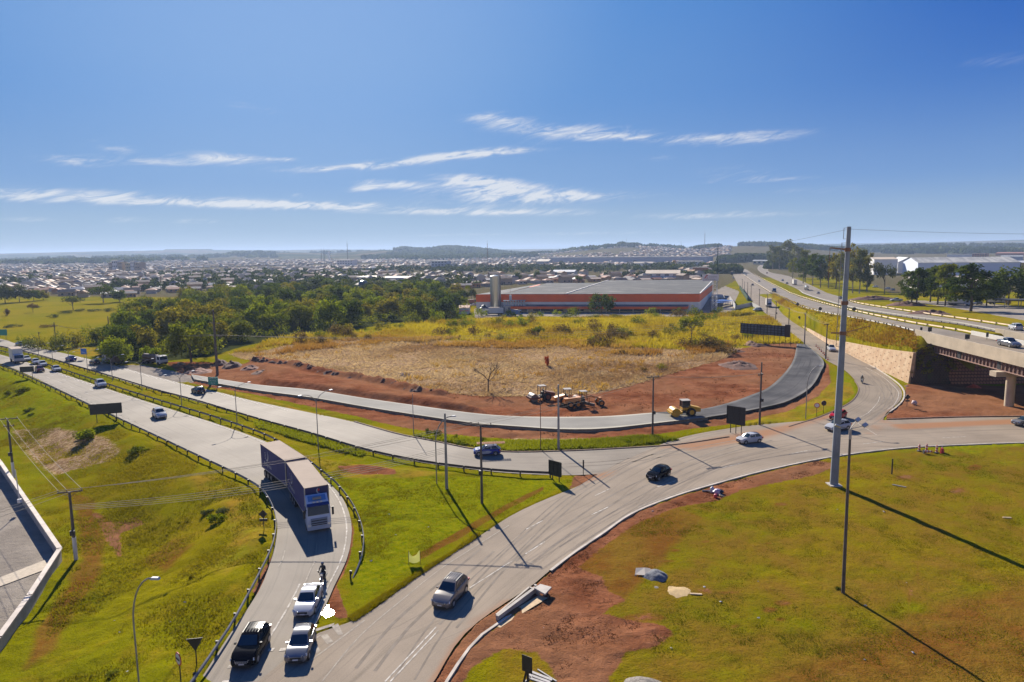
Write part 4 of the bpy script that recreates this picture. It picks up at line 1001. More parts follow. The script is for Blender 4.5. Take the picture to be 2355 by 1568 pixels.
def plain_pole(base, top, label, r, mat, rtop=.6, name='pole', cat='pole', n=12):
 p, h = place(base, *top)
 b = MB(); b.tube((0, 0, -.4), (0, 0, h), r, r * rtop, n)
 o = b.build(name, mat, smooth=40, loc=p); tag(o, label, cat); WIRES[label] = (p, h, [p + Vector((0, 0, h - .3)), p + Vector((0, 0, h - 1.4)), p + Vector((0, 0, h - 2.6))]); return o
plain_pole((1027, 1124), (1019, 950), 'bare grey concrete pole on the grass triangle, between lamp and wooden pole', .20, M_POLE, .62, 'concrete_pole')
plain_pole((1284, 1033), (1283, 884), 'bare grey concrete pole at the kerb in front of the graders', .20, M_POLE, .62, 'concrete_pole')
plain_pole((951, 999), (947, 905), 'thin bare steel pole behind the kerb, left of the dark bushes', .07, M_STEEL, .6, 'steel_pole')
plain_pole((1243, 1035), (1238, 890), 'thin rusty steel pole at the kerb, left of the pale concrete pole', .07, pbr('rusty_steel', (.14, .07, .05), .7), .6, 'steel_pole')
p, h = place((1917, 1115), 1952, 521)
mast = empty('tall_mast', p, 0, 'very tall grey concrete mast with ladder frames and rusty arms on the roundabout lawn', 'mast')
tip = None
a_, b_, c_ = ray(1952, 521); tipv = Vector((a_, b_, c_)) * (p.y / b_) + Vector((0, 0, HCAM)) - p
b = MB(); segs = 10
for k in range(segs):
 t0, t1 = k / segs, (k + 1) / segs
 b.tube(tipv * t0 - Vector((0, 0, .4 if k == 0 else 0)), tipv * t1, .50 - .26 * t0, .50 - .26 * t1, 14, caps=(k in (0, segs - 1)))
b.build('shaft', M_BLUEP, mast, 40)
def on(t): return tipv * t
for t in (.915, .715, .60):
 b = MB(); c = on(t); b.tube(c - tipv.normalized() * .22, c + tipv.normalized() * .22, .36 if t > .8 else .42, n=14); b.build('band', pbr('rust_brown', (.20, .095, .05), .8), mast, 40)
b = MB(); c = on(.915); b.tube(c, c + Vector((-2.3, -.3, .25)), .12, .07, 8); b.tube(c + Vector((-2.3, -.3, .3)), c + Vector((-2.35, -.3, -3.8)), .03, n=6); b.build('arm', pbr('rust_brown', (.20, .095, .05)), mast)
b = MB(); c = on(.60); b.tube(c + Vector((-1.7, -.5, .1)), c, .09, n=8); b.tube(c, c + Vector((3.6, .6, .75)), .05, n=6); b.build('arm', pbr('rust_brown', (.20, .095, .05)), mast)
for t0, t1, ox_ in ((.955, .995, -.75), (.55, .94, -.9)):
 b = MB(); p0 = on(t0) + Vector((ox_, -.3, 0)); p1 = on(t1) + Vector((ox_, -.3, 0))
 b.tube(p0, p1, .035, n=6); n_ = int((p1 - p0).length / 1.3) + 1
 for k in range(n_ + 1): c = p0.lerp(p1, k / n_); b.tube(c, on(t0 + (t1 - t0) * k / n_), .025, n=5)
 b.build('ladder', M_STEEL, mast)
b = MB(); b.box(-.75, .75, -.75, .75, -.2, .12); b.build('footing', M_CONC, mast)
p, h = place((1938, 1363), 1955, 986)
fl = empty('floodlight_pole', p, 0, 'slim dark pole carrying floodlights on three arms, in front of the tall mast', 'lamp post')
a_, b_, c_ = ray(1955, 986); tv = Vector((a_, b_, c_)) * (p.y / b_) + Vector((0, 0, HCAM)) - p
b = MB(); b.tube((0, 0, -.3), tv * .94, .16, .10, 12); b.build('shaft', M_POLED, fl, 40)
b = MB(); b.tube(tv * .94, tv, .13, .11, 12); b.build('collar', M_CONC, fl, 40)
for dx, dy, dz in ((.62, .3, .62), (1.35, .5, .1), (-.75, .25, .12)):
 b = MB(); b.tube(tv, tv + Vector((dx, dy, dz)), .03, n=6); a = b.build('lamp_arm', M_STEEL, fl)
 b = MB(); c = tv + Vector((dx, dy, dz)); M = Matrix.Translation(c) @ Euler((R(35), R(-20), math.atan2(dy, dx))).to_matrix().to_4x4()
 b.box(-.05, .42, -.16, .16, -.05, .08, M); b.build('lamp_head', pbr('lamp_grey', (.35, .35, .35), .5), a)
def lamp_curve(h, reach, dirx):
 pts = [(0, 0, -.3), (0, 0, h * .62)]
 for k in range(1, 8):
  t = k / 7; pts.append((dirx * reach * (1 - math.cos(t * math.pi / 2)), 0, h * .62 + h * .38 * math.sin(t * math.pi / 2)))
 return pts
def lamp_single(base, top, label, reach=2.0, heading=0.0, r=.075):
 p, h = place(base, *top)
 root = empty('street_lamp', p, heading, label, 'street lamp')
 pts = lamp_curve(h, reach, 1)
 b = MB(); b.path([Vector(q) for q in pts], r, 8); b.build('curved_pole', M_STEEL, root, 60)
 b = MB(); e = pts[-1]; b.box(e[0] - .1, e[0] + .55, -.14, .14, e[2] - .08, e[2] + .06, taper=.7); b.build('lamp_head', pbr('lamp_grey', (.35, .35, .35), .5), root)
 return root
DOUBLE = None
def lamp_double(base, top, label, heading):
 global DOUBLE
 p, h = place(base, *top)
 if DOUBLE is None:
  root = empty('street_lamp', p, heading, label, 'street lamp', 'double-arm lamps along the median')
  hh = 9.0
  b = MB(); b.tube((0, 0, -.3), (0, 0, hh * .80), .085, .055, 8)
  b.build('pole', M_STEEL, root, 60)
  for s in (1, -1):
   pts = [Vector((s * 2.4 * (1 - math.cos(k / 7 * math.pi / 2)), 0, hh * .79 + hh * .21 * math.sin(k / 7 * math.pi / 2))) for k in range(8)]
   b = MB(); b.path(pts, .045, 6); a = b.build('arm', M_STEEL, root, 60)
   b = MB(); e = pts[-1]; b.box(min(e.x, e.x + s * .7), max(e.x, e.x + s * .7), -.15, .15, e.z - .07, e.z + .06, taper=.75); b.build('lamp_head', pbr('lamp_grey', (.35, .35, .35), .5), a)
  DOUBLE = (root, hh); root.scale = (1, 1, h / hh); return root
 return copy_tree(DOUBLE[0], p, heading, label, scale=(1, 1, h / DOUBLE[1]))
hd = R(50)
lamp_double((732, 1031), (721, 903), 'double-arm lamp on the median nearest the long truck', hd)
for bs, tp, lb in (((545, 972), (535, 884), 'double-arm lamp on the median beside the green road sign'), ((418, 932), (414, 857), 'double-arm lamp left of the tall dark timber pole'), ((327, 898), (324, 828), 'double-arm lamp in front of the white-cabbed flatbed'), ((259, 877), (257, 818), 'double-arm lamp in front of the brown dump truck'), ((202, 858), (199, 806), 'double-arm lamp below the small blue sign'), ((160, 846), (155, 803), 'double-arm lamp before the dry yellow field'), ((122, 836), (119, 797), 'double-arm lamp second from the left frame edge'), ((90, 827), (87, 791), 'leftmost double-arm lamp on the median')):
 lamp_double(bs, tp, lb, hd)
lamp_single((1004, 1113), (1000, 958), 'slim single-arm lamp on the grass triangle, left of the concrete pole', 2.2, R(8))
lamp_single((322, 1600), (302, 1327), 'curved street lamp rising in the grass at the bottom left', 1.6, R(-5), .055)
lamp_single((1852, 963), (1850, 842), 'slim curved lamp on the verge right of the dark utility pole', 2.2, R(10))
def wire(p, q, sag=.6, r=.022, grp='power lines', label=None, mat=None):
 pts = [p.lerp(q, k / 14) - Vector((0, 0, sag * 4 * (k / 14) * (1 - k / 14))) for k in range(15)]
 o0 = pts[0].copy(); b = MB(); b.path([x - o0 for x in pts], r, 4)
 o = b.build('power_line', mat or M_WIRE, loc=o0); return tag(o, label, 'power line', grp)
M_WIRE = pbr('pale_cable', (.27, .23, .17), .7, spec=.1)
M_WIRED = pbr('dark_cable', (.05, .045, .04), .5)
A = WIRES['utility pole with white painted foot and crossarm by the yard wall corner']; Bq = WIRES['utility pole with transformer beside the yard wall, at the left edge']
for k in range(3): wire(A[2][k], Bq[2][k], .5, .02, 'wires between the two yard poles', 'thin pale wire strung between the two utility poles by the yard')
for k in range(3): wire(A[2][k], A[2][k] + Vector((-16 + k, -22, -1.0)), .4, .02, 'wires running over the concrete yard', 'thin pale wire running from the white-footed pole over the concrete yard')
u1 = WIRES['wooden utility pole with crossarm on the grass triangle, its shadow across the road']; cpole = WIRES['bare grey concrete pole on the grass triangle, between lamp and wooden pole']
lo = A[0] + Vector((0, 0, A[1] * .80)); hi = u1[0] + Vector((0, 0, u1[1] * .62)); hic = cpole[0] + Vector((0, 0, cpole[1] * .55))
for k in range(4): wire(lo + Vector((0, 0, -.16 * k)), hic + Vector((0, 0, -.22 * k)), 1.0 + .10 * k, .024, 'cable bundle over the exit road', 'thick pale cable crossing in front of the long truck')
for k in range(3): wire(A[2][k], u1[2][k], .8, .02, 'upper wires over the exit road', 'thin pale wire crossing above the long truck')
u2 = WIRES['dark utility pole with crossarm beside the new road base, behind the lush verge']; u3 = WIRES['bare grey concrete pole at the kerb in front of the graders']; u4 = WIRES['dark utility pole with low bracket beside the big dark sign']
for k in range(3): wire(u1[2][k], u2[2][k], .7, .016, 'wires over the merging road', 'thin pale wire from the wooden pole over the merging road')
for k in range(3): wire(u2[2][k], u4[2][k], .5, .016, 'wires along the verge', 'thin pale wire along the verge between the two dark poles')
seq = ['brown utility pole with wide crossarm beside the parked cones', 'pale utility pole at the corner of the new road base', 'utility pole beside the side road, in front of the billboard end', 'utility pole beside the side road, just past the lone white truck', 'utility pole at the near corner of the wire-fenced lot']
for a_, b_ in zip(seq[:-1], seq[1:]):
 for k in range(3): wire(WIRES[a_][2][k], WIRES[b_][2][k], .5, .022, 'wires along the side road', 'thin pale wire strung along the poles of the side road')
f1 = WIRES['tall dark timber pole among the dirt heaps by the round bushy tree']; f2 = WIRES['dark utility pole with three pale insulator strings before the trees']; f3 = WIRES['dark leaning utility pole by the roadside shrubs at left']
for k in range(3):
 wire(f1[2][k], f2[2][k], 1.5, .03, 'wires in front of the wood', 'pale wire running from the tall timber pole leftward in front of the wood')
 wire(f2[2][k], f3[2][k], 1.2, .03, 'wires over the dry field', 'pale wire between the two dark poles before the meadow')
 wire(f1[2][k], Vector((70 + 6 * k, 195, 9.5 + 1.2 * k)), 3.0, .03, 'long wires over the cleared field', 'pale wire running from the tall timber pole across the cleared field')
tm = p; mt = mast.location + tipv
wire(mt + Vector((0, 0, -.3)), Vector((75, 330, 27)), 1.5, .02, 'wires from the mast', 'thin wire running from the mast top away to the left', M_WIRED)
wire(mt + Vector((0, 0, -.3)), Vector((150, 120, 34)), 1.5, .02, 'wires from the mast', 'thin wire running from the mast top away to the right', M_WIRED)
wire(mt + Vector((0, 0, -9)), Vector((160, 150, 21)), 1.5, .02, 'wires from the mast', 'thin wire running from the lower mast band to the right', M_WIRED)
# --- signs and boards
def text_mesh(body, size, ext=.004, align='CENTER'):
 cu = bpy.data.curves.new('txt', 'FONT'); cu.body = body; cu.size = size; cu.extrude = ext; cu.align_x = align; cu.align_y = 'CENTER'; cu.resolution_u = 2
 t = bpy.data.objects.new('txt', cu); COL.objects.link(t); bpy.context.view_layer.update()
 me = bpy.data.meshes.new_from_object(t.evaluated_get(bpy.context.evaluated_depsgraph_get()))
 bpy.data.objects.remove(t); return me
def lettering(body, size, mat, M, parent, name='lettering'):
 me = text_mesh(body, size); me.materials.clear(); me.materials.append(mat)
 o = bpy.data.objects.new(name, me); link(o, parent); o.matrix_local = M; return o
def board(corners_base, name, label, cat, w_, z0, z1, legs, mat, heading, loc, legmat=None, thick=.06, frame=None, face=None):
 root = empty(name, loc, heading, label, cat)
 b = MB(); b.box(-w_ / 2, w_ / 2, -thick / 2, thick / 2, z0, z1); b.build('panel', mat, root)
 for x in legs:
  b = MB(); b.box(x - .05, x + .05, thick / 2 + .002, thick / 2 + .102, -.4, z1 - .1); b.build('leg', legmat or M_DARK, root)
 if frame:
  b = MB(); nx, nz = frame
  for k in range(nx + 1): x = -w_ / 2 + w_ * k / nx; b.box(x - .06, x + .06, -thick / 2 - .10, -thick / 2 - .003, z0, z1)
  for k in range(nz + 1): z = z0 + (z1 - z0) * k / nz; b.box(-w_ / 2, w_ / 2, -thick / 2 - .14, -thick / 2 - .103, z - .06, z + .06)
  b.build('frame', legmat or M_DARK, root)
 return root
def hdg(p, q): return math.atan2(q[1] - p[1], q[0] - p[0])
M_SBACK = pbr('sign_back', (.022, .022, .022), .6)
p = G(246, 970); q0, q1 = G(236, 975), G(260, 966)
h1 = top_h(p, 246, 930); h0 = top_h(p, 246, 954)
board(None, 'road_sign', 'large black-backed road sign standing on the grass bank left of the highway', 'road sign', 5.2, max(1.2, h0 + .2), h1 + .2, (-1.6, 1.6), M_SBACK, R(18), p)
p = G(64, 870); board(None, 'road_sign', 'small dark-backed sign behind the guardrail near the white box truck', 'road sign', 3.0, 1.6, 3.0, (-1, 1), M_SBACK, R(18), p)
p = G(491, 893); h1 = top_h(p, 490, 867); h0 = top_h(p, 490, 885)
gs = board(None, 'road_sign', 'green direction sign with white lettering beside the new gravel road', 'road sign', 2.5, h0, h1, (-.9, .9), pbr('sign_green', (0.0, .22, .17), .5), R(-12), p)
for k, t in enumerate(('USINA 2 km', 'Anel Viario', 'Retorno', '500 m')): lettering(t, .34, M_WHITE, Matrix.Translation((0, -.04, h1 - .35 - .5 * k)) @ Matrix.Rotation(R(90), 4, 'X'), gs)
p = G(194, 826); b = MB(); b.tube((0, 0, -.3), (0, 0, 3.0), .05); bs = empty('road_sign', p, 0, 'small blue sign on a post by the dry yellow field', 'road sign'); b.build('post', M_STEEL, bs); b = MB(); b.box(-.85, .85, -.05, -.01, 1.5, 3.2); b.build('panel', pbr('sign_blue', (.02, .16, .5), .5), bs)
p = G(4, 781); b = MB(); b.box(-2.2, 2.2, -.05, .05, 1.6, 3.8); gs2 = empty('road_sign', p, 0, 'green road sign cut off by the left frame edge', 'road sign'); b.build('panel', pbr('sign_green', (0.0, .22, .17)), gs2); b = MB(); b.tube((-1.6, .1, -.3), (-1.6, .1, 3.6), .08); b.tube((1.6, .1, -.3), (1.6, .1, 3.6), .08); b.build('legs', M_STEEL, gs2)
def backsign(base, y0, y1, w_, legs, heading, label, frame=(3, 3)):
 p = G(*base); board(None, 'road_sign', label, 'road sign', w_, max(.8, top_h(p, base[0], y1)), top_h(p, base[0], y0), legs, M_SBACK, heading, p, frame=frame)
backsign((1277, 1106), 1060, 1098, 2.0, (-.55, .55), R(-42), 'dark back of a tall road sign on the tip of the grass triangle')
backsign((1691, 997), 935, 975, 3.0, (-.9, 0, .9), R(-40), 'big black back of a three-legged road sign beside the verge')
p = G(1341, 1092); b = MB(); b.box(-.10, .10, -.05, .05, .9, 2.1); rs = empty('marker_post', p, 0, 'slim dark marker post at the very tip of the grass triangle', 'post'); b.build('panel', M_SBACK, rs); b = MB(); b.tube((0, .06, -.3), (0, .06, 2.0), .05); b.build('post', M_DARK, rs)
def shape_sign(base, top, kind, label, w_=.9, heading=0.0, mat=None, plate=False, facing=None, h=None):
 p = G(*base); h = h or top_h(p, *top); root = empty('road_sign', p, heading, label, 'road sign')
 b = MB(); b.tube((0, .05, -.3), (0, .05, h - w_ * .3), .045); b.build('post', M_DARK, root)
 zc = h - w_ / 2
 if kind == 'diamond': poly = [(0, -w_ / 2), (w_ / 2, 0), (0, w_ / 2), (-w_ / 2, 0)]
 elif kind == 'tri': poly = [(0, -w_ * .55), (w_ * .55, w_ * .42), (-w_ * .55, w_ * .42)]
 else: poly = [(w_ / 2 * math.cos(a / 16 * 6.2832), w_ / 2 * math.sin(a / 16 * 6.2832)) for a in range(16)]
 M = Matrix.Translation((0, 0, zc)) @ Matrix.Rotation(R(90), 4, 'X')
 b = MB(); b.prism(poly, -.02, .02, M); b.build('panel', mat or M_SBACK, root)
 if facing:
  for sc, m_, d in facing:
   b = MB(); b.prism([(x * sc, y * sc) for x, y in poly], .021 + d, .026 + d, M); b.build('face', m_, root)
 if plate:
  b = MB(); b.box(-.42, .42, -.03, .01, zc - w_ / 2 - .35, zc - w_ / 2 - .05); b.build('plate', M_SBACK, root)
 return root
M_RED = pbr('sign_red', (.45, .02, .03), .5)
shape_sign((607, 1222), (605, 1172), 'diamond', 'black-backed diamond sign with plate by the guardrail, level with the long truck', .95, 0, plate=True)
shape_sign((452, 1530), (447, 1465), 'tri', 'dark triangular give-way sign seen from behind at the exit guardrail', 1.05, R(10))
sp = shape_sign((416, 1590), (414, 1500), 'round', 'round white sign with red rim and a black bar near the bottom left', .95, R(-42), M_RED, facing=((.80, M_WHITE, 0),))
b = MB(); hz_ = top_h(G(416, 1590), 414, 1500); b.box(-.3, .3, -.06, -.05, hz_ - .53, hz_ - .42, Matrix.Translation((0, 0, 0))); b.build('bar', M_DARK, sp)
shape_sign((1893, 950), (1894, 921), 'round', 'black round back of a sign at the side road mouth', .95, 0)
ns = shape_sign((1877, 957), (1879, 926), 'round', 'round white sign with red rim left of the black round sign', .95, R(-20), M_RED, facing=((.76, M_WHITE, 0),))
shape_sign((2085, 936), (2086, 906), 'diamond', 'black diamond warning sign with plate on the red dirt under the overpass', 1.1, 0, plate=True)
def up_sign(px, py, kind, label, w_, h):
 x, y = g5(px, py); p = Vector((x, y, float(z5(y))));
 root = shape_sign((px, py), (px, py - 20), kind, label, w_, 0, h=h); root.location = p; return root
up_sign(1833, 710, 'diamond', 'black diamond sign back on the embankment guardrail, farthest', 1.5, 2.6)
up_sign(1885, 722, 'round', 'black round sign back on the embankment guardrail', 1.2, 2.4)
up_sign(1963, 724, 'round', 'black round sign back in the median, right of the tall mast', 1.3, 2.6)
shape_sign((1837, 741), (1837, 726), 'diamond', 'black diamond sign back on the embankment slope above the side road', 1.2, 0)
for px, py, w_, lb in ((2117, 768, .5, 'tall dark marker panel at the start of the bridge parapet'), (2137, 768, .9, 'square dark marker behind the start of the bridge parapet'), (2223, 786, 1.0, 'square dark marker on the deck beside the parapet'), (2269, 781, .55, 'tall dark marker panel at the white barrier end')):
 x, y = g0(px, py, ZB); r_ = empty('road_marker', (x, y, ZB), 0, lb, 'road marker'); b = MB(); b.box(-w_ / 2, w_ / 2, -.03, .03, .6, 1.6); b.build('panel', M_SBACK, r_); b = MB(); b.tube((0, .06, -.3), (0, .06, 1.5), .05); b.build('post', M_DARK, r_)
pa, pb = G(1702, 786), G(1815, 796); dv = pb - pa; c = (pa + pb) / 2
bb = empty('billboard', c, math.atan2(dv.y, dv.x), 'long dark billboard seen from behind at the edge of the golden grass', 'billboard')
Lb = dv.length; z0_, z1_ = top_h(pa, 1702, 765), top_h(pa, 1702, 743)
z0_ = max(2.0, z0_)
pm_ = MB()
cols_, rows_ = 13, 2
for a in range(cols_):
 for r_ in range(rows_):
  x0 = -Lb / 2 + Lb * .9 * a / cols_; x1 = -Lb / 2 + Lb * .9 * (a + 1) / cols_
  pm_.box(x0 + .05, x1 - .05, .12, .16, z0_ + (z1_ - z0_) * r_ / rows_ + .05, z0_ + (z1_ - z0_) * (r_ + 1) / rows_ - .05)
pm_.build('panels', pbr('zinc_panels', (.09, .105, .15), .5, .3, var=.5, scale=.25), bb)
b = MB()
for a in range(cols_ + 1): x = -Lb / 2 + Lb * .9 * a / cols_; b.box(x - .09, x + .09, -.1, .11, z0_ - .1, z1_ + .1)
for r_ in range(2 * rows_ + 1): z = z0_ + (z1_ - z0_) * r_ / rows_ / 2; b.box(-Lb / 2, Lb * .4, -.16, -.102, z - .08, z + .08)
b.build('frame', M_DARK, bb)
b = MB(); b.box(Lb * .40, Lb * .5, -.1, .2, z0_ - .2, z1_ + .5); b.build('end_panel', pbr('brown_panel', (.035, .018, .015), .6), bb)
for a in range(10):
 x = -Lb * .46 + Lb * .98 * a / 9; b = MB(); b.tube((x, 0, -.5), (x, 0, z0_), .07); b.build('leg', M_DARK, bb)
p = G(953, 1298); tb = empty('torn_banner', p, R(5), 'torn pale yellow plastic banner between two stakes on the verge', 'banner')
for x in (-.55, .55):
 b = MB(); b.tube((x, 0, -.2), (x, 0, 1.45), .025, n=6); b.build('stake', M_WOOD, tb)
b = MB(); V = []; n_ = 12
tops = [1.45, 1.3, 1.1, 1.0, .95, .95, 1.0, 1.02, 1.08, 1.15, 1.3, 1.38, 1.45]
for k in range(n_ + 1): x = -.55 + 1.1 * k / n_; yy = .22 * math.sin(k / n_ * math.pi); V += [(x, -yy, .35 - .1 * math.sin(k / n_ * math.pi)), (x, -yy * .7, .75), (x, -yy, tops[k])]
F = []
for k in range(n_):
 for e in range(2): F.append((3 * k + e, 3 * k + 3 + e, 3 * k + 4 + e, 3 * k + 1 + e))
b.add(V, F); b.build('sheet', leaf_mat('thin_plastic', (.36, .38, .13), (.45, .42, .24), .4), tb)
p = G(1214, 1585); h1 = top_h(p, 1225, 1508)
pl = empty('leaning_sign', p, R(-35), 'black plate on two leaning posts at the bottom edge, beside pallets', 'sign')
b = MB(); b.box(-.06, .06, -.08, .04, -.3, h1 - .6); b.box(-.5, -.38, -.05, .05, -.3, h1 - 1.0, Matrix.Rotation(R(14), 4, 'Y')); b.build('posts', M_DARK, pl)
b = MB(); b.box(-.42, .42, -.11, -.085, h1 - 1.15, h1 + .05, Matrix.Translation((0, 0, 0)) @ Matrix.Rotation(R(0), 4, 'Y')); b.build('plate', M_SBACK, pl)
# --- vehicles
M_GLASS = pbr('car_glass', (0.010, 0.022, 0.030), 0.06, spec=0.6)
M_TYRE = pbr('tyre', (.014, .014, .015), .8)
M_RIM = pbr('alloy_rim', (.42, .42, .43), .35, .7)
M_LIGHT = pbr('headlamp', (.75, .70, .58), .15, .1, spec=.7)
M_TAIL = pbr('tail_lamp', (.35, .015, .012), .3)
M_PLATE = pbr('number_plate', (.55, .56, .60), .5)
M_TRIM = pbr('black_trim', (.012, .012, .013), .5)
M_CHROME = pbr('grille_bar', (.28, .30, .34), .3, .6)
PAINT = {k: pbr('paint_' + k, c, .17, m, spec=.06 if k == 'black' else .3) for k, c, m in (('white', (.42, .42, .42), 0), ('silver', (.19, .19, .195), .4), ('black', (.006, .006, .008), 0), ('grey', (.21, .185, .165), .3), ('red', (.45, .012, .02), 0), ('blue', (.02, .035, .22), .0), ('darkred', (.10, .02, .02), .1), ('dark', (.035, .038, .045), .2), ('steelblue', (.08, .17, .32), .1))}
KINDS = {  # length, width, height, bonnet height, belt height, cowl, roof front, roof rear, rear glass foot, tail height, wheelbase, wheel radius
 'hatch': (4.0, 1.72, 1.48, .98, .96, .82, .20, -1.35, -1.86, 1.0, 2.50, .31),
 'sedan': (4.45, 1.74, 1.46, .95, .95, .95, .28, -1.00, -1.62, 1.05, 2.60, .31),
 'suv': (4.4, 1.84, 1.66, 1.08, 1.10, .85, .20, -1.55, -2.05, 1.15, 2.64, .35),
 'pickup': (5.3, 1.86, 1.76, 1.12, 1.15, .95, .35, -.75, -.95, 1.12, 3.08, .38)}
def make_car(kind, colour, near=True, roofc=None):
 L, Wd, H, hb, bt, xc, xrf, xrr, xbr, tz, wbse, wr = KINDS[kind]
 hl, hw_ = L / 2, Wd / 2; body = PAINT[colour]
 b = MB()
 def prof(x):   # belt height of the lower body along the car
  if x > xc: return hb - (hb - .70) * max(0, (x - xc - .15) / (hl - xc - .15)) ** 2.4 + (bt - hb) * max(0, 1 - (x - xc) / .3)
  if x > xbr: return bt
  if kind == 'pickup': return tz
  return bt + (tz - bt) * min(1, (xbr - x) / .2) - .10 * max(0, (-x - (hl - .12)) / .12)
 xs = [hl, hl - .04, hl - .16, hl - .40, hl - .75, (hl + xc) / 2, xc + .1, xc - .25, .1, -.6, -1.2, xbr, -(hl - .30), -(hl - .10), -hl]
 xs = sorted(set(xs), reverse=True)
 V = []; F = []; n = 13
 for x in xs:
  e = min(1, (hl - abs(x)) / .55); wfac = .78 + .22 * math.sqrt(max(0, e)); w_ = hw_ * wfac
  z0 = .20 + .10 * (1 - min(1, (hl - abs(x)) / .3)); zt = prof(x); zm = z0 + (zt - z0) * .55
  half = [(0, z0), (w_ * .86, z0), (w_ * .97, z0 + .10), (w_, zm), (w_ * .965, zt - .09), (w_ * .88, zt), (0, zt + .035)]
  ring = [(y, z) for y, z in half] + [(-y, z) for y, z in half[-2:0:-1]]
  n = len(ring)
  V += [(x, y, z) for y, z in ring]
 for k in range(len(xs) - 1):
  for i in range(n): F.append((k * n + i, k * n + (i + 1) % n, (k + 1) * n + (i + 1) % n, (k + 1) * n + i))
 F.append(tuple(range(n))); F.append(tuple((len(xs) - 1) * n + i for i in range(n - 1, -1, -1)))
 b.add(V, F)
 wb_, wt_ = hw_ * .90, hw_ * .70
 c = dict(fb=(xc, wb_ * .94, bt + .0), ft=(xrf, wt_ * .96, H - .03), rt=(xrr, wt_ * .95, H - .05), rb=(xbr, wb_ * .92, (tz if kind != 'pickup' else bt) + .0))
 def P(k, s): x, y, z = c[k]; return Vector((x, s * y, z))
 xm = (xrf + xrr) / 2
 cab = [P('fb', 1), P('ft', 1), Vector((xm, wt_ * 1.02, H - .01)), P('rt', 1), P('rb', 1)]
 mir = [Vector((v.x, -v.y, v.z)) for v in cab]
 ctr = [Vector((v.x + (.07 if i == 0 else 0.04 if i == 1 else -.04 if i > 3 else 0), 0, v.z + (.0 if i in (0, 4) else .045))) for i, v in enumerate(cab)]
 vs = cab + mir + ctr
 fs = []
 for i in range(4): fs += [(i, i + 1, 11 + i, 10 + i), (10 + i, 11 + i, 6 + i, 5 + i)]
 fs += [(0, 4, 3), (0, 3, 2), (0, 2, 1), (5, 8, 9), (5, 7, 8), (5, 6, 7)]
 b.mat = 1 if roofc else 0
 b.add(vs, fs); b.mat = 0
 if kind == 'pickup':
  b.box(-hl + .1, xbr - .05, -hw_ * .92, -hw_ * .86, tz - .05, tz + .06); b.box(-hl + .1, xbr - .05, hw_ * .86, hw_ * .92, tz - .05, tz + .06)
 root = empty(kind)
 bo = b.build('body', [body, PAINT[roofc]] if roofc else body, root, 38)
 def panel(name, q, ins, off, parent, mat=M_GLASS, splits=1):
  o_ = []
  a, b2, c2, d = [Vector(v) for v in q]
  nrm = (b2 - a).cross(d - a).normalized()
  ctrp = (a + b2 + c2 + d) / 4
  if nrm.dot(ctrp - Vector((0, 0, .8))) < 0: nrm = -nrm
  for s in range(splits):
   u0, u1 = s / splits + ins / (1 if s == 0 else 2), (s + 1) / splits - ins / (1 if s == splits - 1 else 2)
   def bl(u, v): return (a * (1 - u) + b2 * u) * (1 - v) + (d * (1 - u) + c2 * u) * v + nrm * off
   m_ = MB(); g_ = [[bl(u0 + (u1 - u0) * i / 4, ins * .9 + (1 - 1.8 * ins) * j / 2) + nrm * 0 for i in range(5)] for j in range(3)]
   for j in range(2):
    for i in range(4): m_.quad(g_[j][i], g_[j][i + 1], g_[j + 1][i + 1], g_[j + 1][i])
   m_.build(name, mat, parent)
 e = .10
 def bowed(name, lo, hi, push):
  m_ = MB(); rows = []
  for t in (.06, .5, .94):
   r_ = []
   for i in range(7):
    s = -1 + 2 * i / 6
    pl = P(lo, s * .93); ph = P(hi, s * .93)
    bow = (1 - s * s)
    v = pl * (1 - t) + ph * t + Vector((push * (.06 * bow * (1 - t) + .045 * bow * t + .022), 0, .045 * bow * t + .016)); r_.append(v)
   rows.append(r_)
  for j in range(2):
   for i in range(6):
    q = (rows[j][i], rows[j][i + 1], rows[j + 1][i + 1], rows[j + 1][i]); m_.quad(*(q if push > 0 else q[::-1]))
  return m_.build(name, M_GLASS, root, 60)
 bowed('windscreen', 'fb', 'ft', 1); bowed('rear_window', 'rb', 'rt', -1)
 for s in (1, -1):
  q = [P('fb', s), P('rb', s), P('rt', s), P('ft', s)]
  q[0].x -= .12
  panel('side_window', q, .055, .018, root, splits=2)
 tw = .205
 for sx in (wbse / 2 + .02, -wbse / 2 + .02):
  for s in (1, -1):
   m_ = MB(); y0, y1 = s * (hw_ - tw), s * (hw_ + .012); m_.tube((0, y0, 0), (0, y1, 0), wr, wr, 18)
   wo_ = m_.build('wheel', M_TYRE, root, 40, loc=(sx, 0, wr))
   m_ = MB(); m_.tube((0, s * (hw_ - .05), 0), (0, s * (hw_ + .022), 0), wr * .64, wr * .60, 12); m_.build('rim', M_RIM, wo_, 40)
   m_ = MB(); n_ = 16
   arc = [((wr + .075) * math.cos(math.pi * i / n_), (wr + .075) * math.sin(math.pi * i / n_)) for i in range(n_ + 1)]
   yy = s * (hw_ + .004)
   for i in range(n_):
    (xa, za), (xb, zb) = arc[i], arc[i + 1]
    m_.quad((sx + xa, yy, wr + za), (sx + xb, yy, wr + zb), (sx + xb * .2, yy, wr + zb * .2), (sx + xa * .2, yy, wr + za * .2))
   if near: m_.build('wheel_arch', M_TRIM, root)
   else: m_.build('wheel_arch', M_TRIM, root)
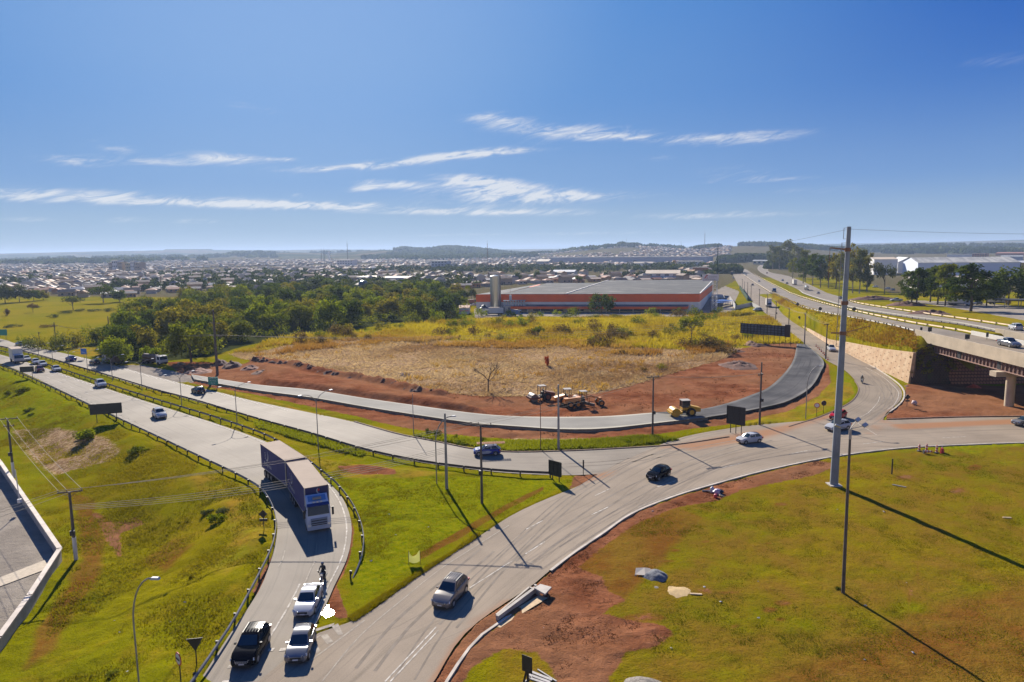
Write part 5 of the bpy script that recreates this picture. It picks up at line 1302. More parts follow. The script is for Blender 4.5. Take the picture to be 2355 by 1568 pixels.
 for s in (1, -1):
  m_ = MB(); w_ = hw_
  m_.add([(hl - .03, s * w_ * .48, .60), (hl - .03, s * w_ * .50, .73), (hl - .30, s * w_ * .90, .80), (hl - .24, s * w_ * .935, .66), (hl + .025, s * w_ * .48, .61), (hl - .0, s * w_ * .50, .74), (hl - .28, s * w_ * .93, .83), (hl - .18, s * w_ * .97, .67)], [(4, 7, 6, 5), (0, 4, 5, 1), (1, 5, 6, 2), (2, 6, 7, 3), (3, 7, 4, 0)])
  m_.build('headlight', M_LIGHT, root)
  m_ = MB(); m_.box(-hl - .012, -hl + .22, min(s * w_ * .62, s * w_ * .955), max(s * w_ * .62, s * w_ * .955), tz - .30, tz - .12); m_.build('taillight', M_TAIL, root)
  m_ = MB(); m_.box(xc - .32, xc - .16, min(s * w_ * .95, s * (w_ + .11)), max(s * w_ * .95, s * (w_ + .11)), bt + .02, bt + .13); m_.build('mirror', body, root)
 m_ = MB(); m_.box(hl - .06, hl + .018, -hw_ * .46, hw_ * .46, .50, .68); m_.box(hl - .10, hl + .012, -hw_ * .62, hw_ * .62, .27, .42); gr = m_.build('grille', M_TRIM, root)
 m_ = MB(); m_.box(hl + .0, hl + .03, -hw_ * .45, hw_ * .45, .665, .70); m_.build('grille_bar', M_CHROME, gr)
 m_ = MB(); m_.box(hl + .01, hl + .035, -.20, .20, .43, .53); m_.build('number_plate', M_PLATE, root)
 m_ = MB(); m_.box(-hl - .03, -hl + .02, -.20, .20, .60, .70); m_.build('number_plate', M_PLATE, root)
 if kind == 'suv':
  for s in (1, -1):
   m_ = MB(); m_.box(xrr + .1, xrf - .15, s * wt_ * .88 - .025, s * wt_ * .88 + .025, H + .015, H + .055); m_.build('roof_rail', M_TRIM, root)
  m_ = MB()
  for k in range(4): m_.box(xrr + .2, xrf - .25, -.36 + .22 * k, -.32 + .22 * k, H + .02, H + .04)
  rb = m_.build('roof_ribs', body, root)
  m_ = MB()
  for s in (1, -1): m_.box(-wbse / 2, wbse / 2, min(s * hw_ * .93, s * (hw_ + .01)), max(s * hw_ * .93, s * (hw_ + .01)), .22, .36)
  m_.build('sill', M_TRIM, root)
  m_ = MB()
  for k in range(7): m_.box(hl + .01, hl + .04, -.42 + .12 * k, -.345 + .12 * k, .52, .66)
  m_.build('grille_slots', M_CHROME, gr)
 return root
PROTO = {}
def car(kind, colour, loc, rz, label, group='cars on the roads', roofc=None):
 k = (kind, colour, roofc)
 if k not in PROTO:
  r = make_car(kind, colour, roofc=roofc); PROTO[k] = r
  r.name = {'hatch': 'hatchback', 'sedan': 'sedan', 'suv': 'suv', 'pickup': 'pickup_truck'}[kind]
  r.location = loc; r.rotation_euler = (0, 0, rz)
  return tag(r, label, 'car' if kind != 'pickup' else 'pickup', group)
 return copy_tree(PROTO[k], loc, rz, label, group)
def drive(kind, colour, tail, nose, label, **kw):
 """a car whose tail and nose were seen there, on the flat roads"""
 p, q = Vector((*g0(*tail), 0)), Vector((*g0(*nose), 0)); d = q - p
 c = (p + q) / 2; return car(kind, colour, (c.x, c.y, .045), math.atan2(d.y, d.x), label, **kw)
def drive5(kind, colour, at, d, label, **kw):
 x, y = g5(*at); q = smooth_line(R5L if d < 0 else R6L, 4); k = int(np.argmin(np.hypot(q[:, 0] - x, q[:, 1] - y))); k = min(max(k, 1), len(q) - 2)
 t = (q[k + 1] - q[k - 1]); t = t if (t[1] > 0) == (d > 0) else -t
 return car(kind, colour, (x, y, float(z5(y)) + .08), math.atan2(t[1], t[0]), label, **kw)
drive('suv', 'grey', (1055, 1355), (1016, 1399), 'grey SUV with pale roof and bonnet glare crossing the roundabout, nearest on that road')
drive('sedan', 'white', (719, 1374), (700, 1416), 'white sedan following the motorcycle lane, just behind the pale hatchback')
drive('hatch', 'silver', (701, 1474), (684, 1520), 'silver hatchback at the give-way lines, in front of the white sedan')
drive('suv', 'black', (594, 1476), (563, 1530), 'black car nearest the exit guardrail at the bottom of the picture')
drive('hatch', 'black', (1531, 1090), (1496, 1106), 'small black hatchback in the middle of the junction')
drive('hatch', 'white', (1742, 1015), (1702, 1020), 'white hatchback left of the tall mast, on the roundabout')
drive('suv', 'white', (1948, 985), (1903, 992), 'white car half hidden behind the tall mast')
drive('hatch', 'red', (1944, 955), (1908, 969), 'red hatchback behind the tall mast at the side road mouth')
drive('sedan', 'silver', (2384, 976), (2332, 979), 'silver sedan cut off by the right frame edge')
drive('suv', 'white', (358, 953), (376, 966), 'white SUV on the highway below the large black-backed sign')
drive('suv', 'white', (224, 884), (240, 894), 'white SUV on the highway, nearest to the small black board')
drive('sedan', 'white', (124, 849), (136, 857), 'white sedan leading the small group of cars far down the highway')
drive('hatch', 'darkred', (86, 851), (97, 858), 'dark reddish car beside the guardrail in the far group on the highway')
drive('sedan', 'white', (93, 838), (104, 845), 'white sedan in the middle of the far group on the highway')
drive('hatch', 'white', (78, 833), (88, 840), 'white hatchback in the far group, just behind the middle sedan')
drive('sedan', 'white', (57, 826), (67, 833), 'white car beside the white box truck on the highway')
drive('hatch', 'dark', (464, 906), (448, 901), 'dark car driving away past the green direction sign')
drive('hatch', 'dark', (225, 839), (212, 836), 'dark car driving away below the brown dump truck')
drive('sedan', 'blue', (170, 831), (157, 828), 'blue car driving away, small, below the blue sign')
drive('hatch', 'steelblue', (51, 796), (40, 793), 'small blue car driving away near the left frame edge')
drive('pickup', 'white', (1905, 802), (1917, 811), 'white car on the side road beside the retaining wall')
drive('hatch', 'dark', (1733, 658), (1727, 655), 'dark car far up the side road by the green fence')
drive('hatch', 'white', (1687, 641), (1684, 639), 'white car behind the dark truck far up the side road')
drive5('sedan', 'white', (1745, 648), -1, 'white car on the upper highway, up the road from the blue truck')
drive5('sedan', 'white', (1715, 633), -1, 'small white car farther up the near carriageway')
drive5('hatch', 'white', (1707, 621), -1, 'tiny white car, farthest on the near carriageway')
drive5('hatch', 'white', (1881, 676), 1, 'white hatchback behind the tanker on the far carriageway')
drive5('sedan', 'silver', (1932, 688), 1, 'silver car half behind the tall mast on the far carriageway')
drive5('sedan', 'silver', (1809, 653), 1, 'silver car just ahead of the pale box truck')
drive5('sedan', 'steelblue', (1799, 646), 1, 'bluish car two ahead of the pale box truck')
drive5('hatch', 'darkred', (1763, 629), 1, 'small dark red car far up the far carriageway')
drive5('suv', 'white', (2334, 759), 1, 'white SUV on the far carriageway at the right edge, above the bridge')
x_, y_ = g0(2319, 797, ZB); car('pickup', 'silver', (x_, y_, ZB + .06), math.atan2(-1, BDX * -1) , 'silver pickup truck on the deck of the overpass')
for (px, py, kind, col, lb) in ((2060, 693, 'pickup', 'white', 'white pickup parked under the trees beside the earth heap'), (2012, 661, 'sedan', 'white', 'leftmost white car parked behind the lone slender tree'), (2040, 665, 'hatch', 'white', 'white hatchback parked in the yard right of the slender tree'), (2052, 668, 'sedan', 'silver', 'silver car parked beside the yard hatchback'), (2247, 701, 'hatch', 'silver', 'silver car parked between the two box trucks in the shade')):
 x, y = g5(px, py); car(kind, col, (x, y, float(z5(y)) + .05), rnd.choice((R(200), R(170), R(215))), lb, group='cars parked in the shaded yard')
lv = drive('hatch', 'blue', (1146, 1044), (1093, 1046), 'blue and white hatchback with ladders on its roof rack passing the wooden pole', roofc='white')
m_ = MB(); m_.box(-.2, 1.55, -.872, -.868, .42, .86);
L_ = KINDS['hatch'][0]
fr = MB(); hw2 = .86
for s in (1, -1):
 fr.add([(1.7, s * (hw2 + .004), .32), (1.6, s * (hw2 - .01), .80), (-.25, s * (hw2 + .008), .80), (-.7, s * (hw2 + .008), .62), (-.2, s * (hw2 + .008), .34)], [(0, 1, 2, 3, 4) if s < 0 else (4, 3, 2, 1, 0)])
fr.add([(.95, -.70, 1.035), (1.75, -.62, .915), (1.75, .62, .915), (.95, .70, 1.035)], [(0, 1, 2, 3)])
fr.build('white_livery', PAINT['white'], lv)
lettering('FIBRA', .24, PAINT['blue'], Matrix.Translation((.55, hw2 + .016, .66)) @ Matrix.Rotation(R(180), 4, 'Z') @ Matrix.Rotation(R(90), 4, 'X'), lv)
m_ = MB()
for x in (-.95, .0): m_.box(x - .03, x + .03, -.6, .6, 1.50, 1.66)
m_.build('roof_rack', M_TRIM, lv)
for y in (-.35, .25):
 m_ = MB()
 for d_ in (-.16, .16): m_.box(-2.7, 1.5, y + d_ - .03, y + d_ + .03, 1.68, 1.75)
 for k in range(12): m_.box(-2.6 + .36 * k, -2.56 + .36 * k, y - .16, y + .16, 1.70, 1.73)
 m_.build('ladder', pbr('orange_ladder', (.45, .16, .03), .6), lv)
# --- motorcycles with riders: the bodies are grown on a skeleton
def skin_body(name, joints, mat, parent, sub=1):
 """joints: list of (point, radius, index of the joint it grows from)"""
 me = bpy.data.meshes.new(name); me.from_pydata([j[0] for j in joints], [(j[2], i) for i, j in enumerate(joints) if j[2] is not None], [])
 o = bpy.data.objects.new(name, me); link(o)
 sk = o.modifiers.new('skin', 'SKIN')
 for i, j in enumerate(joints): me.skin_vertices[0].data[i].radius = (j[1], j[1]); me.skin_vertices[0].data[i].use_root = (i == 0)
 o.modifiers.new('sub', 'SUBSURF').levels = sub
 bpy.context.view_layer.update()
 m2 = bpy.data.meshes.new_from_object(o.evaluated_get(bpy.context.evaluated_depsgraph_get()))
 bpy.data.objects.remove(o); m2.materials.clear(); m2.materials.append(mat)
 m2.polygons.foreach_set('use_smooth', [True] * len(m2.polygons))
 o = bpy.data.objects.new(name, m2); link(o, parent); return o
M_SKIN = pbr('skin', (.35, .19, .12), .6)
def rider(loc, rz, label, jacket, helmet, trousers, bikec, blabel):
 bk = empty('motorcycle', loc, rz, blabel, 'motorcycle')
 for x in (.66, -.62):
  m_ = MB(); m_.tube((0, -.06, 0), (0, .06, 0), .30, .30, 16); wz = m_.build('wheel', M_TYRE, bk, 40, loc=(x, 0, .30)); m_ = MB(); m_.tube((0, -.065, 0), (0, .065, 0), .19, .19, 12); m_.build('rim', M_RIM, wz)
 m_ = MB(); m_.tube((.66, .08, .3), (.42, .06, .98), .03, n=6); m_.tube((.66, -.08, .3), (.42, -.06, .98), .03, n=6); m_.build('fork', M_RIM, bk)
 m_ = MB(); m_.blob((.18, 0, .78), (.30, .15, .17), 10, 6, 1, .05); m_.build('fuel_tank', bikec, bk, 60)
 m_ = MB(); m_.box(-.75, .0, -.13, .13, .70, .80, taper=.85); m_.build('seat', M_TRIM, bk)
 m_ = MB(); m_.box(-.22, .28, -.16, .16, .26, .60); m_.tube((-.1, .16, .34), (-.75, .2, .38), .05, n=8); m_.build('engine', pbr('engine_grey', (.10, .10, .10), .5, .4), bk)
 m_ = MB(); m_.tube((.40, -.36, 1.02), (.40, .36, 1.02), .02, n=6); m_.tube((.42, .30, 1.0), (.40, .36, 1.2), .012, n=5); m_.tube((.42, -.30, 1.0), (.40, -.36, 1.2), .012, n=5); m_.box(.38, .42, .28, .40, 1.16, 1.24); m_.box(.38, .42, -.40, -.28, 1.16, 1.24); m_.build('handlebar', M_TRIM, bk)
 m_ = MB(); m_.box(.44, .62, -.12, .12, .80, .98, taper=.7); m_.build('headlight', M_LIGHT, bk)
 m_ = MB(); m_.box(.50, .98, -.07, .07, .58, .62); m_.build('mudguard', bikec, bk)
 pr = empty('person', loc, rz, label, 'person')
 skin_body('body', [((-.25, 0, .90), .15, None), ((-.22, 0, 1.10), .155, 0), ((-.14, 0, 1.34), .165, 1), ((-.09, 0, 1.47), .10, 2), ((-.07, 0, 1.54), .055, 3), ((-.03, 0, 1.66), .10, 4), ((-.03, 0, 1.74), .075, 5),
  ((-.10, .19, 1.42), .075, 3), ((.10, .27, 1.20), .055, 7), ((.36, .28, 1.06), .042, 8), ((-.10, -.19, 1.42), .075, 3), ((.10, -.27, 1.20), .055, 10), ((.36, -.28, 1.06), .042, 11),
  ((-.20, .11, .86), .11, 0), ((.16, .21, .76), .085, 13), ((-.02, .19, .36), .058, 14), ((.10, .19, .28), .04, 15), ((-.20, -.11, .86), .11, 0), ((.16, -.21, .76), .085, 17), ((-.02, -.19, .36), .058, 18), ((.10, -.19, .28), .04, 19)], jacket, pr, 2)
 for s in (1, -1):   # hands closed round the grips
  hb_ = (.37, s * .285, 1.055)
  js = [(hb_, .035, None), ((.41, s * .29, 1.05), .034, 0)]
  skin_body('hand', js, M_TRIM, pr, 1)
  for f_ in range(4):
   y = s * (.262 + .019 * f_); skin_body('finger', [((.405, y, 1.062), .010, None), ((.432, y, 1.045), .0095, 0), ((.428, y, 1.018), .009, 1), ((.405, y, 1.008), .008, 2)], M_TRIM, pr, 1)
  skin_body('thumb', [((.375, s * .258, 1.05), .010, None), ((.40, s * .245, 1.03), .009, 0), ((.42, s * .247, 1.015), .008, 1)], M_TRIM, pr, 1)
 m_ = MB(); m_.blob((-.02, 0, 1.71), (.155, .135, .155), 14, 8, 2, 0.0); hl_ = m_.build('helmet', helmet, pr, 60)
 m_ = MB(); V = [];
 for j in range(3):
  for i in range(7): a = R(-60 + 20 * i); zz = 1.65 + .05 * j; rr_ = .158 - .006 * abs(j - 1); V.append((-.02 + rr_ * math.cos(a), rr_ * .88 * math.sin(a), zz))
 m_.add(V, [(j * 7 + i, j * 7 + i + 1, j * 7 + i + 8, j * 7 + i + 7) for j in range(2) for i in range(6)]); m_.build('visor', M_GLASS, hl_)
 tr = [((-.24, 0, .91), .155, None), ((-.20, .115, .87), .118, 0), ((.16, .212, .765), .094, 1), ((-.0, .192, .42), .068, 2), ((-.20, -.115, .87), .118, 0), ((.16, -.212, .765), .094, 4), ((-.0, -.192, .42), .068, 5)]
 skin_body('trousers', tr, trousers, pr, 1)
 for s in (1, -1):
  m_ = MB(); m_.box(-.06, .20, s * .19 - .05, s * .19 + .05, .22, .33, taper=.8); m_.build('boot', M_TRIM, pr)
p, q = Vector((*g0(746, 1331), 0)), Vector((*g0(740, 1343), 0)); d = q - p
c_ = (p + q) / 2; rider((c_.x, c_.y, .045), math.atan2(d.y, d.x), 'person in dark jacket and dark helmet riding the motorcycle behind the long truck', pbr('dark_jacket', (.015, .017, .022), .7), pbr('blue_grey_helmet', (.09, .11, .16), .25), pbr('dark_trousers', (.02, .02, .028), .8), pbr('bike_blue', (.03, .045, .09), .3), 'dark motorcycle on the exit road behind the long truck')
p, q = Vector((*g0(1979, 876), 0)), Vector((*g0(1984, 886), 0)); d = q - p
c_ = (p + q) / 2; rider((c_.x, c_.y, .045), math.atan2(d.y, d.x), 'person in dark top and white helmet riding the white motorcycle on the side road', pbr('dark_top', (.02, .02, .03), .7), PAINT['white'], pbr('grey_trousers', (.06, .06, .07), .8), PAINT['white'], 'white motorcycle in the bend of the side road')
# --- the long truck: tractor and two trailers
M_TARP = pbr('trailer_blue', (.080, .076, .175), .8, spec=.1, var=.12, scale=.3)
M_TROOF = pbr('trailer_roof', (.34, .265, .20), .85, spec=.1, var=.08, scale=.4)
M_NAVY = pbr('navy', (.012, .016, .10), .4)
M_CAB = pbr('cab_white', (.46, .49, .54), .25)
zt_ = 4.4
def rect_from(px):
 return [Vector((*g0(x, y, zt_), 0)) for x, y in px]
RT = rect_from(((602, 1021.6), (638.5, 1012), (699.7, 1051), (658.5, 1061)))    # rear trailer roof
FT = rect_from(((662, 1064.7), (704.7, 1057), (752, 1113.4), (702, 1124.6)))    # front trailer roof
tk = empty('articulated_truck', (*g0(720, 1170), 0.045), 0, 'long dark blue two-trailer truck with white cab on the highway exit', 'truck', 'trucks on the roads')
TO = Vector(tk.location)
def trailer(C4):
 fr = (C4[2] + C4[3]) / 2; re = (C4[0] + C4[1]) / 2; d = (fr - re); L = d.length; a = math.atan2(d.y, d.x); W_ = 2.6
 M = Matrix.Translation(re - Vector((TO.x, TO.y, 0))) @ Matrix.Rotation(a, 4, 'Z')
 T_ = lambda b: b
 b = MB(); b.box(0, L, -W_ / 2, W_ / 2, 1.15, zt_ - .06, M); bx_ = b.build('trailer_box', M_TARP, tk)
 b = MB(); b.box(-.02, L + .02, -W_ / 2 - .02, W_ / 2 + .02, zt_ - .058, zt_, M); b.build('roof_sheet', M_TROOF, tk)
 b = MB(); b.box(L + .002, L + .04, -W_ / 2 + .12, W_ / 2 - .02, 1.3, zt_ - .07, M); b.build('front_panel', M_NAVY, tk)
 b = MB()
 for y in (-W_ / 2, W_ / 2): b.box(L - .10, L + .05, y - .05, y + .05, 1.12, zt_ - .062, M)
 b.build('corner_post', pbr('aluminium', (.45, .42, .36), .5, .3), tk)
 b = MB();
 for y in (-W_ / 2 - .012, W_ / 2 + .012): b.box(0, L, y - .01, y + .01, 1.15, 1.30, M)
 b.build('side_rail', pbr('rail_grey', (.20, .20, .22), .5), tk)
 b = MB(); b.box(.3, L - .3, -.9, .9, .85, 1.12, M); b.build('chassis', M_BLACK, tk)
 for x in (1.3, 2.55, 3.8) if L > 8 else (1.2, 2.4):
  for s in (1, -1):
   b = MB(); b.tube(M @ Vector((x, s * .95, .52)), M @ Vector((x, s * 1.28, .52)), .52, n=18); w_ = b.build('wheel', M_TYRE, tk, 40); b = MB(); b.tube(M @ Vector((x, s * 1.2, .52)), M @ Vector((x, s * 1.29, .52)), .27, n=12); b.build('rim', pbr('steel_rim', (.25, .25, .25), .5, .4), w_)
 for s in (1, -1):
  Ms = M @ Matrix.Translation((L * .26 if s < 0 else L * .26, s * (W_ / 2 + .012), 3.3)) @ Matrix.Rotation(R(180) if s > 0 else 0, 4, 'Z') @ Matrix.Rotation(R(90), 4, 'X')
  b = MB(); n_ = 14
  vs = []
  for k in range(n_ + 1):
   a_ = R(-150 + 215 * k / n_); wd = .26 * math.sin(math.pi * k / n_) + .02
   vs += [(.62 * math.cos(a_), .78 * math.sin(a_), 0), ((.62 - wd) * math.cos(a_), (.78 - wd) * math.sin(a_), 0)]
  b.add([Ms @ Vector(v) for v in vs], [(2 * k, 2 * k + 2, 2 * k + 3, 2 * k + 1) for k in range(n_)])
  for k in range(5): b.add([Ms @ Vector(v) for v in ((-.95, .30 - .2 * k, 0), (-.45, .34 - .2 * k, 0), (-.45, .26 - .2 * k, 0), (-.95, .27 - .2 * k, 0))], [(0, 1, 2, 3)])
  b.build('emblem', pbr('grey_white_print', (.42, .42, .46), .5), bx_)
  lettering('Braspress', .78, pbr('grey_white_print', (.42, .42, .46)), Ms @ Matrix.Translation((.2, -1.25, 0)), bx_)
 return M, L
MR, LR = trailer(RT); MF, LF = trailer(FT)
fr = (FT[2] + FT[3]) / 2; nose = Vector((*g0(735, 1224), 0)); d = nose - fr; a = math.atan2(d.y, d.x)
trailer_dir = FT[2] - FT[1]; a = 0.5 * (a + math.atan2(trailer_dir.y, trailer_dir.x)) if abs(a - math.atan2(trailer_dir.y, trailer_dir.x)) < 1 else a
noseL = d.length
MC = Matrix.Translation(Vector((nose.x - TO.x, nose.y - TO.y, 0))) @ Matrix.Rotation(a, 4, 'Z')
CLn = min(2.5, noseL - .5)
b = MB()   # cab shell: lower, windscreen bulge and raised roof
sec = [(0.0, .35, .55), (.02, .35, 1.55), (-.10, .35, 1.75), (-.34, .35, 2.75), (-.62, .35, 3.15), (-1.35, .35, 3.62), (-CLn, .35, 3.70)]
V = []; F = []
prof_ = [(0.0, .45), (.03, 1.5), (-.10, 1.85), (-.38, 2.85), (-.75, 3.20), (-1.5, 3.68), (-CLn, 3.72), (-CLn, .8)]
for (x, z) in prof_:
 for s in (1, -1): V.append(MC @ Vector((x, s * (1.26 if z < 2.9 else 1.16), z)))
n_ = len(prof_)
for k in range(n_): j = (k + 1) % n_; F.append((2 * k, 2 * k + 1, 2 * j + 1, 2 * j))
F.append(tuple(2 * k for k in range(n_ - 1, -1, -1))); F.append(tuple(2 * k + 1 for k in range(n_)))
b.add(V, F); cab = b.build('cab', M_CAB, tk)
b = MB(); b.quad(*[MC @ Vector(v) for v in ((-.085, -1.14, 1.92), (-.085, 1.14, 1.92), (-.365, 1.10, 2.80), (-.365, -1.10, 2.80))]); b.build('windscreen', M_GLASS, cab)
b = MB(); b.add([MC @ Vector(v) for v in ((-.36, -1.15, 2.80), (-.36, 1.15, 2.80), (-.10, 1.17, 2.93), (-.10, -1.17, 2.93), (-.55, -1.15, 3.12), (-.55, 1.15, 3.12))], [(0, 3, 2, 1), (3, 4, 5, 2), (0, 4, 3), (1, 2, 5)]); b.build('sun_visor', M_NAVY, cab)
b = MB(); b.quad(*[MC @ Vector(v) for v in ((-.80, -.95, 3.262), (-.80, .95, 3.262), (-1.45, .95, 3.685), (-1.45, -.95, 3.685))]); b.build('roof_panel', pbr('roof_blue', (.10, .20, .36), .25), cab)
b = MB(); b.box(-1.25, -.85, -.45, .45, 3.40, 3.62, MC); b.build('roof_unit', pbr('unit_grey', (.22, .21, .20), .7), cab)
b = MB()
for y in (-.4, 0, .4): b.box(-.70, -.60, y - .10, y + .10, 3.12, 3.26, MC)
b.build('roof_lamps', M_LIGHT, cab)
b = MB(); b.box(-.02, .045, -.88, .88, .95, 1.62, MC); gr = b.build('grille', pbr('grille_blue', (.16, .20, .27), .4), cab)
b = MB()
for z in (.80, 1.02, 1.30): b.box(.0, .06, -.80, .80, z, z + .10, MC)
b.build('grille_slots', M_TRIM, gr)
b = MB(); b.box(-.1, .09, -1.24, 1.24, .35, .70, MC); b.build('bumper', pbr('bumper_grey', (.36, .39, .43), .4), cab)
for s in (1, -1):
 b = MB(); b.box(-.06, .07, s * 1.05 - .16, s * 1.05 + .16, .72, 1.02, MC); b.build('headlight', M_LIGHT, cab)
 b = MB(); b.box(-.05, .02, s * 1.50 - .11, s * 1.50 + .11, 1.75, 2.65, MC); b.tube(MC @ Vector((-.1, s * 1.2, 2.6)), MC @ Vector((0, s * 1.5, 2.55)), .03, n=5); b.build('mirror', M_TRIM, cab)
 b = MB(); q_ = [MC @ Vector((x, s * 1.268, z)) for x, z in ((-.42, 1.95), (-1.35, 1.95), (-1.30, 2.75), (-.62, 2.75))]; b.quad(*(q_ if s > 0 else q_[::-1])); b.build('side_window', M_GLASS, cab)
 for x in (-1.2,) + ((-noseL - .6,) if noseL > 2.6 else ()):
  b = MB(); b.tube(MC @ Vector((x, s * .92, .5)), MC @ Vector((x, s * 1.25, .5)), .5, n=18); b.build('wheel', M_TYRE, tk, 40)
b = MB(); b.box(-5.6, -CLn - .05, -.5, .5, .6, 1.0, MC); b.build('tractor_frame', M_BLACK, tk)
e_ = MB(); n_ = 10; vs = []
for k in range(n_ + 1):
 a_ = R(-120 + 190 * k / n_); wd = .12 * math.sin(math.pi * k / n_) + .02
 vs += [MF @ Vector((LF + .052, .25 + .30 * math.cos(a_) * -1, 3.9 + .36 * math.sin(a_))), MF @ Vector((LF + .052, .25 + (.30 - wd) * math.cos(a_) * -1, 3.9 + (.36 - wd) * math.sin(a_)))]
e_.add(vs, [(2 * k, 2 * k + 2, 2 * k + 3, 2 * k + 1) for k in range(n_)]); e_.build('emblem', PAINT['white'], tk)
e_ = MB(); e_.add([MF @ Vector((LF + .05, .20 - .12 * math.cos(t / 8 * 6.283), 3.98 + .16 * math.sin(t / 8 * 6.283))) for t in range(8)], [tuple(range(8))]); e_.build('emblem_dot', M_RED, tk)
# --- smaller trucks
def box_truck(loc, rz, label, L=8.0, boxc=None, cabc=None, H=3.7, kind='box', group='trucks on the roads', sc=None):
 root = empty('tank_truck' if kind == 'tank' else 'box_truck' if kind == 'box' else 'flatbed_truck', loc, rz, label, 'truck', group)
 boxc = boxc or pbr('box_white', (.60, .58, .52), .6, var=.1); cabc = cabc or PAINT['white']
 b = MB(); P_ = [(L / 2, .5), (L / 2 + .02, 1.45), (L / 2 - .30, 2.45), (L / 2 - .7, 2.62), (L / 2 - 1.9, 2.62), (L / 2 - 1.9, .6)]
 vs = [(x, s * 1.15, z) for x, z in P_ for s in (1, -1)]; n_ = len(P_)
 b.add(vs, [(2 * k, 2 * k + 1, 2 * ((k + 1) % n_) + 1, 2 * ((k + 1) % n_)) for k in range(n_)] + [tuple(2 * k for k in range(n_ - 1, -1, -1)), tuple(2 * k + 1 for k in range(n_))]); cab = b.build('cab', cabc, root)
 b = MB(); b.quad((L / 2 + .002, -1.05, 1.52), (L / 2 + .002, 1.05, 1.52), (L / 2 - .27, 1.0, 2.40), (L / 2 - .27, -1.0, 2.40)); b.build('windscreen', M_GLASS, cab)
 b = MB(); b.box(L / 2 - .02, L / 2 + .06, -1.1, 1.1, .45, .8); b.build('bumper', M_TRIM, cab)
 for s in (1, -1):
  b = MB(); q_ = [(L / 2 - .35, s * 1.156, 1.55), (L / 2 - 1.3, s * 1.156, 1.55), (L / 2 - 1.3, s * 1.156, 2.4), (L / 2 - .5, s * 1.156, 2.4)]; b.quad(*(q_ if s > 0 else q_[::-1])); b.build('side_window', M_GLASS, cab)
 x1 = L / 2 - 2.05
 if kind == 'box': b = MB(); b.box(-L / 2, x1, -1.25, 1.25, 1.0, H); b.build('cargo_box', boxc, root); b = MB(); b.box(-L / 2 - .02, x1 + .02, -1.27, 1.27, H + .002, H + .06); b.build('box_roof', M_TROOF, root)
 elif kind == 'tank':
  b = MB(); b.tube((-L / 2, 0, 2.1), (x1, 0, 2.1), 1.12, n=20); b.build('tank', pbr('tank_steel', (.55, .55, .55), .25, .8), root, 40)
  b = MB(); b.box(-L / 2 + .3, x1 - .3, -.35, .35, 3.18, 3.28); b.build('walkway', M_DARK, root)
 else:
  b = MB(); b.box(-L / 2, x1, -1.2, 1.2, .95, 1.15); b.build('bed', pbr('bed_brown', (.09, .055, .04), .8), root)
  if kind == 'dump':
   b = MB(); b.box(-L / 2, x1, -1.2, -1.1, 1.15, 2.5); b.box(-L / 2, x1, 1.1, 1.2, 1.15, 2.5); b.box(x1 - .1, x1, -1.099, 1.099, 1.15, 2.6); b.box(-L / 2, -L / 2 + .1, -1.099, 1.099, 1.15, 2.3); b.build('tipper_body', pbr('rusty_brown', (.10, .065, .045), .8, var=.3), root)
  elif kind == 'load':
   b = MB(); b.tube((-L / 2 + .3, 0, 1.9), (x1 - .2, 0, 1.9), .85, n=16); b.build('barrel', pbr('rusty_brown', (.06, .045, .035)), root, 40)
 b = MB(); b.box(-L / 2 + .1, L / 2 - .3, -.5, .5, .55, .95); b.build('chassis', M_BLACK, root)
 for x in (L / 2 - .95, -L / 2 + 1.2, -L / 2 + 2.4):
  for s in (1, -1): b = MB(); b.tube((0, s * .85, 0), (0, s * 1.2, 0), .48, n=16); b.build('wheel', M_TYRE, root, 40, loc=(x, 0, .48))
 return root
def dt(tail, nose, label, **kw):
 p, q = Vector((*g0(*tail), 0)), Vector((*g0(*nose), 0)); d = q - p; c = (p + q) / 2
 return box_truck((c.x, c.y, .045), math.atan2(d.y, d.x), label, **kw)
dt((27, 824), (53, 842), 'white box truck on the highway near the left frame edge', L=8.5, H=4.0)
dt((268, 838), (252, 836), 'brown dump truck parked on the gravel by the shrubs, seen from behind', L=6.5, kind='dump')
dt((338, 835), (372, 839), 'brown tank flatbed with white cab parked by the dirt heaps', L=9.0, kind='load')
dt((1762, 700), (1772, 712), 'lone white box truck coming down the side road', L=9, H=4.3, boxc=pbr('cream', (.62, .58, .50), .6))
dt((1680, 628), (1685, 637), 'dark truck far up the side road', L=9, H=3.8, boxc=M_DARK, cabc=PAINT['dark'])
def dt5(at, d, label, **kw):
 x, y = g5(*at); q = smooth_line(R5L if d < 0 else R6L, 4); k = min(max(int(np.argmin(np.hypot(q[:, 0] - x, q[:, 1] - y))), 1), len(q) - 2)
 t = q[k + 1] - q[k - 1]; t = t if (t[1] > 0) == (d > 0) else -t
 return box_truck((x, y, float(z5(y)) + .08), math.atan2(t[1], t[0]), label, **kw)
dt5((1779, 671), -1, 'blue-cabbed flatbed truck on the upper highway', L=8, kind='flat', cabc=PAINT['steelblue'])
dt5((1695, 612), -1, 'white truck at the far crest of the near carriageway', L=11, H=4)
dt5((1854, 667), 1, 'shiny steel tanker truck on the far carriageway before the trees', L=11, kind='tank')
dt5((1826, 655), 1, 'pale box truck on the far carriageway in front of the dark trees', L=10, H=4.3, boxc=pbr('cream', (.62, .50, .38), .6))
for px, py, rz_, lb, cc in ((2205, 703, -70, 'white-boxed truck with white cab parked under the rightmost pines', None), (2296, 700, -60, 'white-boxed truck with yellow cab parked in the shade by the round tree', pbr('yellow_cab', (.45, .25, .03), .5))):
 x, y = g5(px, py); box_truck((x, y, float(z5(y)) + .05), R(rz_ + 20), lb, L=8, H=3.8, cabc=cc, group='trucks parked in the shaded yard')
